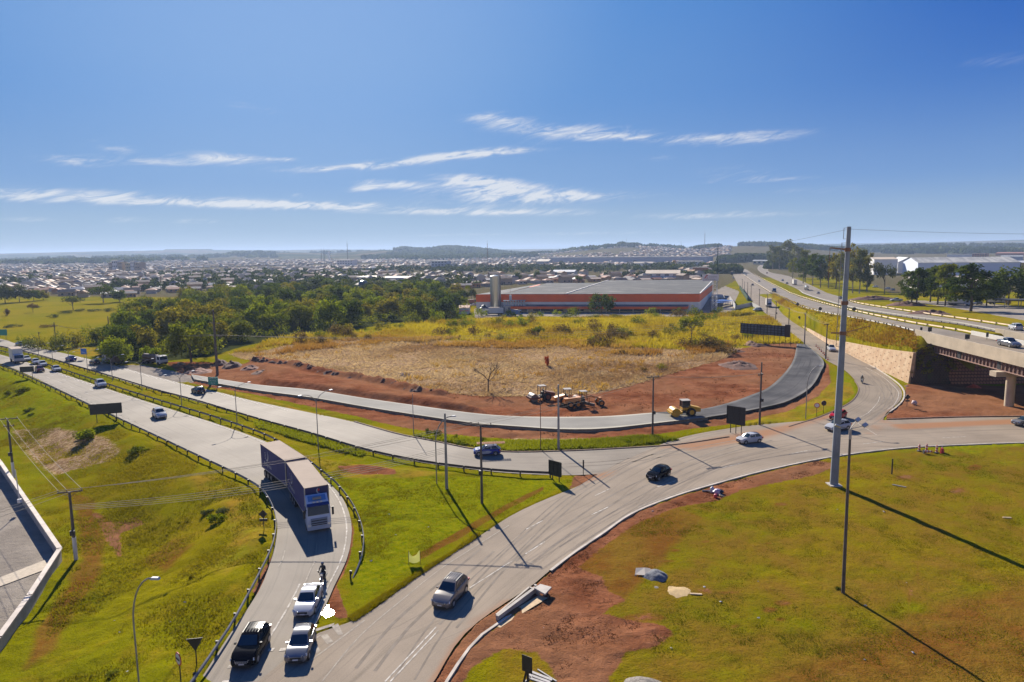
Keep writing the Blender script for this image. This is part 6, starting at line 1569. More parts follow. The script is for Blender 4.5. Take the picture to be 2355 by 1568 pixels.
# --- the big store
M_ORANGE = pbr('orange_cladding', (.90, .125, .012), .6, var=.08, scale=.15)
M_CREAM = pbr('cream_cladding', (.80, .74, .64), .75, var=.06, scale=.2)
M_GREYW = pbr('grey_wall', (.26, .27, .30), .7, var=.1)
M_WIN = pbr('dark_windows', (.02, .035, .06), .15)
M_WWALL = pbr('white_wall', (.60, .58, .55), .7, var=.08, scale=.1)
M_RGREY = pbr('grey_roof', (.13, .125, .12), .85, spec=.1, var=.25, scale=.15)
rfm = bpy.data.materials.new('sheet_roof'); rfm.use_nodes = True; nt = rfm.node_tree; b_ = nt.nodes['Principled BSDF']; b_.inputs['Roughness'].default_value = .9; b_.inputs['Specular IOR Level'].default_value = .08
tc_ = nt.nodes.new('ShaderNodeTexCoord'); mp_ = nt.nodes.new('ShaderNodeMapping'); mp_.inputs['Scale'].default_value = (.02, .35, 1); nt.links.new(tc_.outputs['Object'], mp_.inputs[0])
n1_ = noise(nt, mp_.outputs[0], 2.0, 4, .6); mp2_ = nt.nodes.new('ShaderNodeMapping'); mp2_.inputs['Scale'].default_value = (.06, .5, 1); nt.links.new(tc_.outputs['Object'], mp2_.inputs[0]); n2_ = noise(nt, mp2_.outputs[0], 1.0, 2, .5)
nt.links.new(mixc(nt, mathn(nt, 'MULTIPLY', sstep(nt, n2_, .60, .66), .8), mixc(nt, sstep(nt, n1_, .3, .7), (.075, .077, .078), (.13, .128, .12)), (.34, .31, .26)), b_.inputs['Base Color'])
ZS = -2.2
FL = Vector((*g0(1095, 716, ZS), ZS)); FR = Vector((*g0(1607, 717, ZS), ZS))
zt = 0
a_, b2_, c_ = ray(1607, 676); ZT = HCAM + c_ * FR.y / b2_
BR = Vector((*g0(1639.5, 652.5, ZT), ZS)); fd = (FR - FL); LW = fd.length; fa = math.atan2(fd.y, fd.x)
M0 = Matrix.Rotation(-fa, 3, 'Z'); dv = M0 @ (BR - FR)
st = empty('warehouse', FL, fa, 'long low store with orange band, pale walls and grey roofs beside the golden grass', 'warehouse')
Hs = ZT - ZS; DP = dv.y; SK = dv.x
Xs = LW * .415
def sk(x, y, z): return (x + SK * y / DP, y, z)
def hexa(b, x0, x1, y0, y1, z0, zf, zb):
 b.add([sk(x0, y0, z0), sk(x1, y0, z0), sk(x1, y1, z0), sk(x0, y1, z0), sk(x0, y0, zf), sk(x1, y0, zf), sk(x1, y1, zb), sk(x0, y1, zb)], [(3, 2, 1, 0), (4, 5, 6, 7), (0, 1, 5, 4), (1, 2, 6, 5), (2, 3, 7, 6), (3, 0, 4, 7)])
zo = Hs * .56
b = MB(); hexa(b, 0, LW, .05, DP, 0, zo, zo); b.build('wall', M_CREAM, st)
b = MB(); hexa(b, -.06, LW + .06, 0, DP + .05, zo, Hs, Hs); b.build('orange_band', M_ORANGE, st)
b = MB(); hexa(b, Xs, LW + .15, -.1, DP + .1, Hs + .003, Hs + .18, Hs + 2.7); b.build('roof', rfm, st)
b = MB(); hexa(b, 14, Xs - .05, -.1, DP * .78, Hs + .003, Hs + .18, Hs + 2.1); b.build('roof', rfm, st)
b = MB(); b.add([sk(-.1, -.1, Hs + .003), sk(13.95, -.1, Hs + .2), sk(13.95, DP * .7, Hs + 2.3), sk(-.1, DP * .7, Hs + .003)], [(0, 1, 2, 3)]); b.build('roof', M_RGREY, st)
b = MB(); hexa(b, LW - .0, LW + .45, -.15, DP + .1, Hs + .185, Hs + .55, Hs + 3.1); hexa(b, Xs - .35, Xs + .15, -.12, DP, Hs + .182, Hs + .55, Hs + 3.0); b.build('gable_trim', M_CREAM, st)
b = MB(); hexa(b, 21, LW * .955, -6.0, -.02, zo * .36, zo * .36 + 1.3, zo * .36 + 1.9); cn = b.build('canopy', M_ORANGE, st)
b = MB(); hexa(b, 21, LW * .955, -5.9, -.2, zo * .36 + 1.31, zo * .36 + 1.33, zo * .36 + 1.93); b.build('canopy_roof', M_RGREY, cn)
for x0, x1 in ((24, 28), (31, 47), (50, 58), (72, 90), (93, 108)):
 b = MB(); b.box(x0, x1, -.10, -.02, .3, zo * .36 - .1, ); b.build('shop_front', M_WIN, st)
for x in (2, 9, 14): b = MB(); b.box(x, x + .6, -.12, .02, 0, zo * .6); b.build('pilaster', M_GREYW, st)
for x in (13.2, 17.5): b = MB(); b.box(x, x + 2.6, -.08, .02, .1, zo * .42); b.build('loading_door', M_GREYW, st)
for k in range(14):
 b = MB(); x = 22 + k * (LW * .955 - 23) / 13; b.tube((x, -5.7, 0), (x, -5.7, zo * .36), .12, n=6); b.build('canopy_post', M_CREAM, st)
R_ = M0.inverted()
def S(x, y, z=0): return FL + R_ @ Vector((x, y, z))
pz = G(1142, 719); hz_ = top_h(pz, 1142, 632); rr_ = 11.3 / FP * pz.y
sl_ = empty('silo', S((1142 - 1095) / FP * FL.y, -3.5), 0, 'tall shiny steel silo in front of the left end of the orange store', 'silo')
hz_ = HCAM + (ray(1142, 632)[2] / ray(1142, 632)[1]) * sl_.location.y - ZS
b = MB(); b.lathe([(rr_, 0), (rr_, hz_ * .83), (rr_ * 1.02, hz_ * .832), (rr_ * 1.02, hz_ * .85), (rr_, hz_ * .852), (rr_, hz_ - .6), (rr_ * .3, hz_)], 28); b.build('tank', pbr('silo_steel', (.52, .50, .46), .28, .75, var=.12, scale=.8, stretch=(2.5, 2.5, .12)), sl_, 40)
b = MB(); b.box(rr_ - .1, rr_ + .5, -.3, .3, 0, hz_ - .5); b.build('ladder_cage', M_STEEL, sl_)
b = MB(); b.tube((rr_ * .5, 0, hz_ - .1), (rr_ + 3.2, .5, hz_ + .3), .14, n=6); b.tube((rr_ + 3.2, .5, hz_ + .3), (rr_ + 3.4, .5, hz_ - 1.2), .12, n=6); b.build('top_pipe', M_CREAM, sl_)
cu = empty('cooling_unit', S(LW * .185, -4.2, zo * .36 + 1.7), 0, 'row of grey cooling cylinders on the canopy of the orange store', 'cooling plant')
b = MB(); b.box(-6, 6, -1.2, 1.2, 2.6, 2.85); b.box(-6, 6, -1.2, 1.2, -.1, .1); b.build('platform', M_GREYW, cu)
for k in range(8): b = MB(); b.tube((-5.2 + 1.45 * k, 0, .1), (-5.2 + 1.45 * k, 0, 2.6), .5, n=10); b.build('cylinder', pbr('unit_white', (.5, .5, .48), .5), cu, 40)
b = MB(); b.tube((-2.2, 0, 2.85), (-2.2, 0, 5.6), .75, .7, 12); b.tube((-2.2, 0, 5.6), (-2.2, 0, 10), .05, n=5); b.build('stack', pbr('unit_white', (.5, .5, .48)), cu, 40)
kk_ = empty('gatehouse', S(6.0, -9), 0, 'small octagonal gatehouse with dark roof left of the silo', 'gatehouse')
b = MB(); b.lathe([(2.0, 0), (2.0, 2.6)], 8); b.build('wall', M_WWALL, kk_); b = MB(); b.lathe([(2.5, 2.6), (1.1, 3.5), (1.1, 3.9), (1.4, 3.9), (.1, 4.6)], 8); b.build('roof', pbr('slate_roof', (.05, .055, .07), .6), kk_)
p = G(1642, 717); sgt = empty('sign_tower', p, 0, 'white billboard with red emblem on a white lattice tower at the store corner', 'sign')
zb_, zt2 = top_h(p, 1630, 646), top_h(p, 1630, 630.5); w0 = (1612 - 1642) / FP * p.y; w1 = (1649.5 - 1642) / FP * p.y
b = MB(); r_ = 1.15
lz = zb_ + .5
for sx in (-r_, r_):
 for sy in (-r_, r_): b.tube((sx, sy, 0), (sx * .8, sy * .8, lz), .10, n=6)
z = 0; k = 0
while z < lz - .1:
 z2 = min(lz, z + 2.0)
 for sx, sy, tx, ty in ((-1, -1, 1, -1), (1, -1, 1, 1), (1, 1, -1, 1), (-1, 1, -1, -1)):
  a0 = r_ * (1 - .2 * z / lz); a1 = r_ * (1 - .2 * z2 / lz)
  b.tube((sx * a0, sy * a0, z), (tx * a1, ty * a1, z2), .055, n=5); b.tube((sx * a1, sy * a1, z2), (tx * a1, ty * a1, z2), .05, n=5)
 z = z2; k += 1
b.build('lattice', M_WHITE, sgt)
b = MB(); b.box(w0, w1, -.55, -.3, zb_, zt2); bp = b.build('panel', pbr('sign_white', (.60, .56, .60), .5), sgt)
hs_ = zt2 - zb_; ww = w1 - w0
Ms = lambda x, z: Matrix.Translation((x, -.56, z)) @ Matrix.Rotation(R(90), 4, 'X')
lettering('ATACADISTA', hs_ * .20, pbr('sign_grey', (.10, .10, .12), .5), Ms(w0 + ww * .66, zb_ + hs_ * .60), bp); lettering('lugar de comprar bem', hs_ * .17, pbr('sign_ink', (.07, .05, .08), .5), Ms(w0 + ww * .50, zb_ + hs_ * .24), bp)
b = MB(); q = lambda x, z: (w0 + ww * x, -.57, zb_ + hs_ * z)
b.add([q(.10, .40), q(.17, .40), q(.31, .88), q(.25, .92)], [(0, 1, 2, 3)]); b.add([q(.25, .92), q(.31, .90), q(.32, .70), q(.27, .72)], [(0, 3, 2, 1)][::-1]); b.add([q(.24, .40), q(.34, .40), q(.29, .54)], [(0, 1, 2)]); b.build('emblem', M_RED, bp)
def shed(px0, px1, py_base, py_top, name, label, cat='building', depth=20, wallm=None, roofm=None, rise=.18, heading=0.0, windows=0, stripe=None, z=0.0, group=None, front_gable=False):
 c = ((px0 + px1) / 2); p0 = Vector((*g0(px0, py_base, z), z)); p1 = Vector((*g0(px1, py_base, z), z)); d = p1 - p0; Lx = d.length
 h = HCAM + ray(c, py_top)[2] / ray(c, py_top)[1] * ((p0.y + p1.y) / 2) - z
 root = empty(name, p0, math.atan2(d.y, d.x), label, cat, group)
 ev = h * (1 - rise)
 b = MB()
 if front_gable: b.add([(0, 0, -.5), (Lx, 0, -.5), (Lx, depth, -.5), (0, depth, -.5), (0, 0, ev), (Lx, 0, ev), (Lx, depth, ev), (0, depth, ev), (Lx / 2, 0, h), (Lx / 2, depth, h)], [(0, 1, 5, 8, 4), (1, 2, 6, 5), (2, 3, 7, 9, 6), (3, 0, 4, 7)])
 else: b.add([(0, 0, -.5), (Lx, 0, -.5), (Lx, depth, -.5), (0, depth, -.5), (0, 0, ev), (Lx, 0, ev), (Lx, depth, ev), (0, depth, ev), (0, depth / 2, h), (Lx, depth / 2, h)], [(0, 1, 5, 4), (1, 2, 6, 9, 5), (2, 3, 7, 6), (3, 0, 4, 8, 7)])
 b.build('wall', wallm or M_WWALL, root)
 b = MB(); e = .5
 if front_gable:
  b.quad((-e, -e, ev + .0), (Lx / 2, -e, h + .12), (Lx / 2, depth + e, h + .12), (-e, depth + e, ev)); b.quad((Lx / 2, -e, h + .12), (Lx + e, -e, ev), (Lx + e, depth + e, ev), (Lx / 2, depth + e, h + .12))
 else:
  b.quad((-e, -e, ev), (Lx + e, -e, ev), (Lx + e, depth / 2, h + .12), (-e, depth / 2, h + .12)); b.quad((-e, depth / 2, h + .12), (Lx + e, depth / 2, h + .12), (Lx + e, depth + e, ev), (-e, depth + e, ev))
 b.build('roof', roofm or M_RGREY, root)
 if windows:
  rows = 1 if h < 9 else 2 if h < 13 else 3
  for r_ in range(rows):
   for k in range(windows):
    x = Lx * (k + .25) / windows; zz = ev * (r_ + .35) / rows
    b = MB(); b.box(x, x + Lx / windows * .5, -.06, .02, zz, zz + ev / rows * .4); b.build('window', M_WIN, root)
 if stripe:
  b = MB(); b.box(-.04, Lx + .04, -.05, .02, ev * .45, ev * .58); b.build('stripe', stripe, root)
 return root
M_BLUE = pbr('blue_stripe', (.02, .08, .30), .6); M_TERRA = pbr('terracotta', (.30, .105, .05), .8, var=.25, scale=.3); M_TAN = pbr('tan_roof', (.46, .36, .25), .7, var=.12, scale=.1); M_PALEB = pbr('pale_blue_wall', (.34, .36, .42), .7, var=.06)
M_WROOF = pbr('white_sheet_roof', (.55, .54, .50), .5, var=.1, scale=.1)
shed(821, 860, 650, 635, 'shed', 'grey-walled long shed left of the long white shed, beyond the wood', 'shed', 26, M_GREYW, M_TAN, .12, windows=3)
shed(860.5, 937, 651, 636, 'shed', 'long white shed with tan roof beyond the wood, above the shiny tank', 'shed', 24, M_WWALL, M_TAN, .15, windows=7)
shed(775, 811, 614, 597, 'block', 'white three-storey block beside the tall mast on the rise', 'building', 16, M_WWALL, M_RGREY, .05, windows=6)
shed(992, 1028, 619, 599, 'block', 'pale blue apartment block with tan side, in the middle of the town', 'building', 14, M_PALEB, M_RGREY, .05, windows=5)
shed(1262, 1626, 607, 590, 'long_hall', 'very long pale blue-grey hall on the skyline behind the town', 'hall', 40, M_PALEB, M_RGREY, .05)
shed(1233, 1261, 612, 596, 'shed', 'tall open-sided shed at the left end of the long pale hall', 'shed', 22, M_GREYW, M_TAN, .3)
shed(1484, 1562, 645, 622, 'warehouse', 'white warehouse with blue stripe and tan roof behind the orange store', 'warehouse', 30, M_WWALL, M_TAN, .28, stripe=M_BLUE, windows=4)
shed(1592, 1627, 633, 614, 'shop', 'orange-red shop with a green and yellow sign band near the sign tower', 'shop', 16, M_TERRA, M_RGREY, .05)
shed(1577, 1592, 630, 616, 'shop', 'white block left of the orange-red shop', 'shop', 12, M_WWALL, M_RGREY, .05)
shed(1270, 1320, 634, 621, 'shed', 'white shed with dark window row left of the orange store roof ridge', 'shed', 18, M_GREYW, M_WROOF, .3, windows=4)
shed(1456, 1500, 612, 602, 'block', 'white low block right of centre in front of the long pale hall', 'building', 12, M_WWALL, M_TAN, .3)
shed(1558, 1614, 612, 599, 'block', 'white row of shops with dark windows at the right end of the long pale hall', 'building', 16, M_WWALL, M_RGREY, .2, windows=6)
shed(1450, 1487, 581, 577, 'hall', 'thin white roof far off on the hill right of centre', 'hall', 30, M_WWALL, M_WROOF, .5)
shed(2063, 2108, 628, 592, 'warehouse', 'white gabled front of the big shed behind the pines', 'warehouse', 60, M_WWALL, M_WROOF, .3, front_gable=True)
shed(2108.5, 2343, 637, 592, 'warehouse', 'big blue-white shed with striped pale roof behind the pines at right', 'warehouse', 60, pbr('blue_white_wall', (.58, .62, .70), .7, var=.05), pbr('ribbed_pale_roof', (.24, .235, .22), .8, spec=.1, col2=(.44, .42, .37), scale=.25, stretch=(1, .02, 1)), .25)
shed(2008, 2062, 632, 592, 'warehouse', 'white flat-roofed shed left of the gabled front, behind the tall trees', 'warehouse', 50, M_WWALL, M_TAN, .1)
shed(2110, 2200, 664, 634, 'shed', 'low tan-roofed shed behind the pines, in front of the big blue-white shed', 'shed', 30, M_CREAM, M_TAN, .45)
shed(2200, 2290, 662, 636, 'shed', 'low tan-roofed shed right of the other one, behind the rightmost pine', 'shed', 30, M_CREAM, M_TAN, .45)
shed(2345, 2420, 637, 600, 'block', 'yellow building cut off by the right frame edge', 'building', 30, pbr('yellow_wall', (.40, .26, .03), .7), M_WROOF, .1)
shed(2176, 2234, 596, 584, 'block', 'white box building on the skyline behind the big blue-white shed', 'building', 30, M_WWALL, M_RGREY, .05)
shed(2234, 2268, 596, 582, 'frame_building', 'unfinished brown brick frame building behind the big blue-white shed', 'building', 20, M_TERRA, M_RGREY, .05, windows=6)
shed(2288, 2354, 590, 580, 'block', 'long red-brown block far right on the skyline', 'building', 30, M_TERRA, M_TERRA, .2)
shed(2300, 2350, 600, 588, 'block', 'pale blue box building far right behind the yellow one', 'building', 24, M_PALEB, M_WROOF, .1)
shed(1730, 1771, 609, 598, 'service_station', 'cream and teal service station at the far crest of the road', 'building', 20, pbr('cream_wall', (.50, .45, .30), .7), M_WROOF, .1, windows=4)
shed(1645, 1664, 692, 679, 'shed', 'low tan-roofed shed beside the blue carports right of the store', 'shed', 14, M_GREYW, M_TAN, .4, z=-1.0)
shed(1056, 1077, 722, 703, 'kiosk', 'orange and white kiosk in the yard left of the store', 'kiosk', 5, M_WWALL, pbr('orange_roof', (.5, .14, .02), .6), .25, z=ZS, stripe=M_ORANGE)
for k, (x0, x1, yt, wc, lb) in enumerate(((251, 258, 603, 0, 'narrow tan apartment tower, leftmost of the group'), (259, 271, 598, 1, 'tallest white apartment tower, second from left'), (272, 281, 602, 0, 'tan apartment tower left of the gap'), (289, 300, 604, 2, 'yellowish apartment tower right of the gap'), (301, 309, 600, 1, 'slim white apartment tower, second from right'), (310, 321, 603, 0, 'tan apartment tower, rightmost of the group'))):
 shed(x0, x1, 627, yt, 'apartment_tower', lb, 'apartment tower', 14, (pbr('tan_tower', (.36, .27, .19), .8), M_WWALL, pbr('yellow_tower', (.46, .38, .20), .8))[wc], M_RGREY, .02, windows=3, group='apartment towers on the left')
def lathe_thing(px, py_base, py_top, prof, name, label, cat, mat, z=0.0, n=20, wpx=None):
 p = Vector((*g0(px, py_base, z), z)); h = HCAM + ray(px, py_top)[2] / ray(px, py_top)[1] * p.y - z; r_ = (wpx / 2) / FP * p.y
 b = MB(); b.lathe([(r_ * a, h * c) for a, c in prof], n); o = b.build(name, mat, smooth=35, loc=p); return tag(o, label, cat)
lathe_thing(835.5, 675, 644, [(1, 0), (1.02, .8), (.98, .82), (.7, .94), (.1, 1)], 'water_tank', 'dark round tank with a glinting domed top beyond the wood', 'tank', pbr('tank_dark', (.06, .075, .07), .22, .5), wpx=20)
lathe_thing(1549.5, 611, 598, [(.12, 0), (.12, .3), (.6, .38), (1, .68), (.6, .97), (.05, 1)], 'water_tank', 'orange ball-shaped water tank in front of the long pale hall', 'tank', pbr('tank_orange', (.45, .22, .03), .6), wpx=10)
lathe_thing(757, 600, 578, [(.7, 0), (.6, .7), (1, .74), (1, 1)], 'water_tower', 'pale water tower on the rise beside the twin masts', 'water tower', M_CREAM, wpx=4)
lathe_thing(1655, 589, 580, [(.5, 0), (.5, .5), (1, .6), (1, 1)], 'water_tower', 'white water tower on the skyline left of the road crest', 'water tower', M_WWALL, wpx=7)
lathe_thing(2047, 572, 556, [(1, 0), (.7, 1)], 'chimney', 'dark chimney on the right-hand skyline', 'chimney', pbr('chimney_grey', (.10, .09, .09), .8), wpx=3)
lathe_thing(2290, 583, 568, [(.4, 0), (.4, .6), (1, .66), (1, 1)], 'water_tower', 'white water tower behind the trees at far right', 'water tower', M_WWALL, wpx=9)
def mast_far(px, py_base, py_top, label, r0=1.6, z=0.0, mat=None, lattice=True):
 p = Vector((*g0(px, py_base, z), z)); h = HCAM + ray(px, py_top)[2] / ray(px, py_top)[1] * p.y - z
 b = MB()
 if lattice:
  for k in range(3): a_ = 2.094 * k; b.tube((r0 * math.cos(a_), r0 * math.sin(a_), 0), (r0 * .25 * math.cos(a_), r0 * .25 * math.sin(a_), h * .9), .18, n=4)
  n_ = 14
  for q in range(n_):
   t0, t1 = q / n_, (q + 1) / n_
   for k in range(3):
    a0, a1 = 2.094 * k, 2.094 * (k + 1); f0, f1 = r0 * (1 - .75 * t0), r0 * (1 - .75 * t1)
    b.tube((f0 * math.cos(a0), f0 * math.sin(a0), t0 * h * .9), (f1 * math.cos(a1), f1 * math.sin(a1), t1 * h * .9), .12, n=4)
  b.tube((0, 0, h * .88), (0, 0, h), .2, n=4)
 else: b.tube((0, 0, 0), (0, 0, h), r0, r0 * .4, 8)
 o = b.build('radio_mast', mat or pbr('mast_steel', (.12, .11, .11), .7), loc=p); return tag(o, label, 'mast')
mast_far(800, 612, 552, 'tall lattice radio mast beside the white three-storey block', 1.6)
mast_far(740, 610, 570, 'left of the two close masts on the rise left of centre', 1.2)
mast_far(746, 611, 570, 'right, stouter one of the two close masts on the rise', 1.6)
mast_far(1121, 622, 553, 'red and dark radio mast above the left end of the store', 1.4, mat=pbr('mast_red', (.14, .05, .045), .7))
mast_far(1440, 592, 546, 'lattice mast on the hill right of centre', 1.6)
mast_far(1619, 598, 529, 'tallest lattice mast on the skyline left of the road', 1.8)
mast_far(1565, 592, 553, 'faint slim mast on the skyline between two taller ones', 1.0)
mast_far(1370, 588, 565, 'small faint mast on the skyline above the store roof', 1.0)
mast_far(1648, 660, 561, 'dark green monopole rising behind the sign tower', .55, mat=pbr('mast_green', (.02, .06, .035), .6), lattice=False)
def fence(px, label, mat, h, name='fence', panelm=None, z=None, step=3.0):
 Q = [G(*p) for p in px]; root = empty(name, Q[0], 0, label, 'fence'); o = Q[0]
 b = MB(); b2 = MB(); n_ = 0
 for p, q in zip(Q[:-1], Q[1:]):
  d = q - p; n_ = max(1, int(d.length / step))
  for k in range(n_ + 1): c = p.lerp(q, k / n_) - o; b.tube(c, c + Vector((0, 0, h)), .07, n=5)
  m_ = Vector((0, 0, .15)); b2.add([p - o + m_, q - o + m_, q - o + Vector((0, 0, h - .1)), p - o + Vector((0, 0, h - .1))], [(0, 1, 2, 3)])
  dn = Vector((-d.y, d.x, 0)).normalized() * .05
  b2.add([p - o + m_ + dn, q - o + m_ + dn, q - o + Vector((0, 0, h - .1)) + dn, p - o + Vector((0, 0, h - .1)) + dn], [(3, 2, 1, 0)])
 b.build('posts', mat, root)['kind'] = 'stuff'; b2.build('panel', panelm or mat, root); return root
M_GREENF = pbr('green_mesh', (.045, .10, .05), .7)
fence(((1700, 664), (1718, 692)), 'green mesh fence panels along the side road', M_GREENF, 3.0)
fence(((1677, 692), (1690, 713)), 'white wall with green top at the gate of the fenced lot', M_WWALL, 3.2)
fence(((1692, 712), (1728, 704), (1746, 714)), 'pale wire fence round the corner lot by the side road', pbr('pale_wire', (.45, .43, .40), .7), 2.2)
fence(((1656, 713), (1690, 714)), 'low white wall with blue posts in front of the carports', M_WWALL, 1.2)
for k, (x, y) in enumerate(((1652, 701), (1658, 706), (1666, 703))):
 p = G(x, y); r_ = empty('carport', p, R(20), ('blue carport roof nearest the sign tower', 'blue carport roof in front of the other two', 'blue carport roof farthest right beside the store')[k], 'carport', 'blue carports beside the store')
 b = MB(); b.box(-4.5, 4.5, -2.5, 2.5, 2.6, 2.75); b.build('roof', pbr('carport_blue', (.03, .10, .32), .4, var=.4, scale=.5), r_)
 for sx in (-4.2, 4.2):
  for sy in (-2.2, 2.2): b = MB(); b.tube((sx, sy, 0), (sx, sy, 2.6), .08, n=6); b.build('post', M_DARK, r_)
def trailer_box(px, py, label, L=12, rz=0.0, mat=None, H=3.9):
 p = G(px, py); r_ = empty('trailer', p, rz, label, 'trailer', 'trailers parked in the store yard')
 b = MB(); b.box(-L / 2, L / 2, -1.25, 1.25, 1.1, H); b.build('box', mat or M_WWALL, r_); b = MB(); b.box(-L / 2, L / 2, -1.27, 1.27, H + .002, H + .06); b.build('roof', M_TROOF, r_)
 for x in (-L / 2 + 1, -L / 2 + 2.2, L / 2 - 2): b = MB(); b.tube((x, -1.25, .5), (x, 1.25, .5), .5, n=12); b.build('wheels', M_TYRE, r_)
 return r_
trailer_box(995, 720, 'short white trailer nearest the wood in the store yard', 9, R(-3)); trailer_box(1004, 713, 'long white trailer behind the short one in the store yard', 13, R(25)); trailer_box(1014, 709, 'long pale trailer farthest back in the store yard', 13, R(25), M_CREAM)
for px, py, c_, lb in ((1036, 704, PAINT['steelblue'], 'blue-cabbed truck in the store yard among red crates'), (1078, 700, PAINT['blue'], 'blue truck beside the store corner'),):
 p = G(px, py); box_truck(p + Vector((0, 0, .05)), R(200), lb, L=7, cabc=c_, boxc=pbr('brown_box', (.20, .08, .05), .7), group='trucks in the store yard', H=3.0)
p = G(1136, 724); box_truck(p + Vector((0, 0, .05)), R(180), 'white truck parked in front of the silo', L=9.5, H=3.8, group='trucks in the store yard')
p = G(1187, 726); box_truck(p + Vector((0, 0, .05)), R(0), 'small blue truck parked right of the silo, half hidden by grass', L=6, H=3.0, boxc=pbr('pale_blue', (.12, .22, .42), .5), cabc=PAINT['steelblue'], group='trucks in the store yard')
for px, py, kd, cl, lb in ((1046, 707, 'hatch', 'red', 'red car in the store yard'), (1030, 708, 'sedan', 'white', 'white car in the store yard beside the long trailers'), (1088, 703, 'hatch', 'white', 'white car at the store corner'), (1741, 715, 'suv', 'white', 'white van-like car beside the wire-fenced lot')):
 p = G(px, py); car(kd, cl, p + Vector((0, 0, .05)), R(190), lb, group='cars parked round the store')
x, y = g5(2335, 708); sh = empty('shelter', (x, y, float(z5(y))), R(-10), 'dark open shelter with pale posts at the right frame edge', 'shelter')
b = MB(); b.box(-6, 9, -4, 4, 3.0, 3.25); b.build('roof', M_DARK, sh)
for sx in (-5.5, -1, 3.5, 8):
 for sy in (-3.6, 3.6): b = MB(); b.tube((sx, sy, -.3), (sx, sy, 3.0), .14, n=8); b.build('post', M_CONC, sh)
# --- the town: the 300 houses that show largest, and the rest as one mass
def proj(x, y, z):
 Y = y * CP - (z - HCAM) * SP; Zc = -y * SP - (z - HCAM) * CP
 u, v = x / Y, Zc / Y
 return CX + FP * (u * CR + v * SR), CY + FP * (-u * SR + v * CR)
LIMX = [-300, 0, 120, 200, 300, 330, 560, 820, 1090, 1177, 1640, 1660, 1800, 1990, 2000, 2900]
LIMY = [688, 680, 676, 686, 692, 676, 670, 674, 668, 654, 650, 600, 585, 583, 583, 583]
ROOFS = [('terracotta', M_TERRA), ('tan', pbr('tan_tiles', (.34, .215, .13), .85, spec=.15, var=.2, scale=.3)), ('grey', pbr('fibre_cement', (.22, .19, .165), .85, spec=.15, var=.2, scale=.3)), ('pale', pbr('pale_tiles', (.44, .33, .24), .8, spec=.2, var=.15, scale=.3)), ('brown', pbr('brown_tiles', (.17, .10, .07), .8, var=.2, scale=.3)), ('white', pbr('pale_sheet', (.42, .38, .33), .7, spec=.2))]
WALLS = [('white', pbr('white_house', (.42, .38, .33), .8)), ('cream', pbr('cream_house', (.40, .30, .20), .8)), ('grey', pbr('grey_house', (.26, .225, .19), .8)), ('ochre', pbr('ochre_house', (.40, .23, .11), .8))]
def house_geo(L, Wd, h, rise, hip):
 wv = [(-L / 2, -Wd / 2, -.5), (L / 2, -Wd / 2, -.5), (L / 2, Wd / 2, -.5), (-L / 2, Wd / 2, -.5), (-L / 2, -Wd / 2, h), (L / 2, -Wd / 2, h), (L / 2, Wd / 2, h), (-L / 2, Wd / 2, h)]
 wf = [(0, 1, 5, 4), (1, 2, 6, 5), (2, 3, 7, 6), (3, 0, 4, 7)]
 e = .5; i_ = Wd * .45 if hip else -e
 rv = [(-L / 2 - e, -Wd / 2 - e, h), (L / 2 + e, -Wd / 2 - e, h), (L / 2 + e, Wd / 2 + e, h), (-L / 2 - e, Wd / 2 + e, h), (-L / 2 + i_, 0, h + rise), (L / 2 - i_, 0, h + rise)]
 rf = [(0, 1, 5, 4), (2, 3, 4, 5), (1, 2, 5), (3, 0, 4)]
 return wv, wf, rv, rf
TYPES = []
for t in range(12):
 L, Wd = rnd.uniform(8, 13), rnd.uniform(6, 8.5); two = t % 5 == 4
 TYPES.append((L, Wd, 5.6 if two else 2.9, rnd.uniform(1.1, 2.2), t % 2 == 0, t % 4, (t * 5 + t // 6) % 6))
HPROTO = {}
def where(px, py):
 if px < 250: return 'left of the apartment towers'
 if px < 560: return 'between the apartment towers and the wood'
 if px < 820: return 'left of the long white shed'
 if px < 1000: return 'behind the long white shed'
 if px < 1250: return 'left of the orange store roof, past the silo'
 if px < 1480: return 'behind the orange store roof'
 if px < 1660: return 'near the blue-striped warehouse'
 return 'on the right-hand skyline beyond the big shed'
cand = []
ca, sa = math.cos(R(24)), math.sin(R(24))
for i in range(-160, 220):
 for j in range(0, 150):
  u = i * 14.5 + (0 if i % 7 else 4); v = j * 19.0 + (j // 2) * 7.0
  x = u * ca - v * sa; y = 330 + u * sa + v * ca
  x += rnd.uniform(-2, 2); y += rnd.uniform(-2, 2)
  if y < 440 or y > 3300 or (vnoise(x, y, .004, 5) > .66) or rnd.random() < .22 + max(0, (y - 1500) / 4000): continue
  px, py = proj(x, y, 0)
  if not (-120 < px < 2480) or py > np.interp(px, LIMX, LIMY): continue
  if 1640 < px < 1990 and (py > 598 or 1680 < px < 1790): continue
  if px > 2000 and y < 1000: continue
  if px > 1990 and rnd.random() < .4: continue
  cand.append((math.hypot(x, y), x, y, px, py))
cand.sort()
HT = MB()
HMATS = [m for _, m in WALLS] + [m for _, m in ROOFS]
far_v = [[], []]
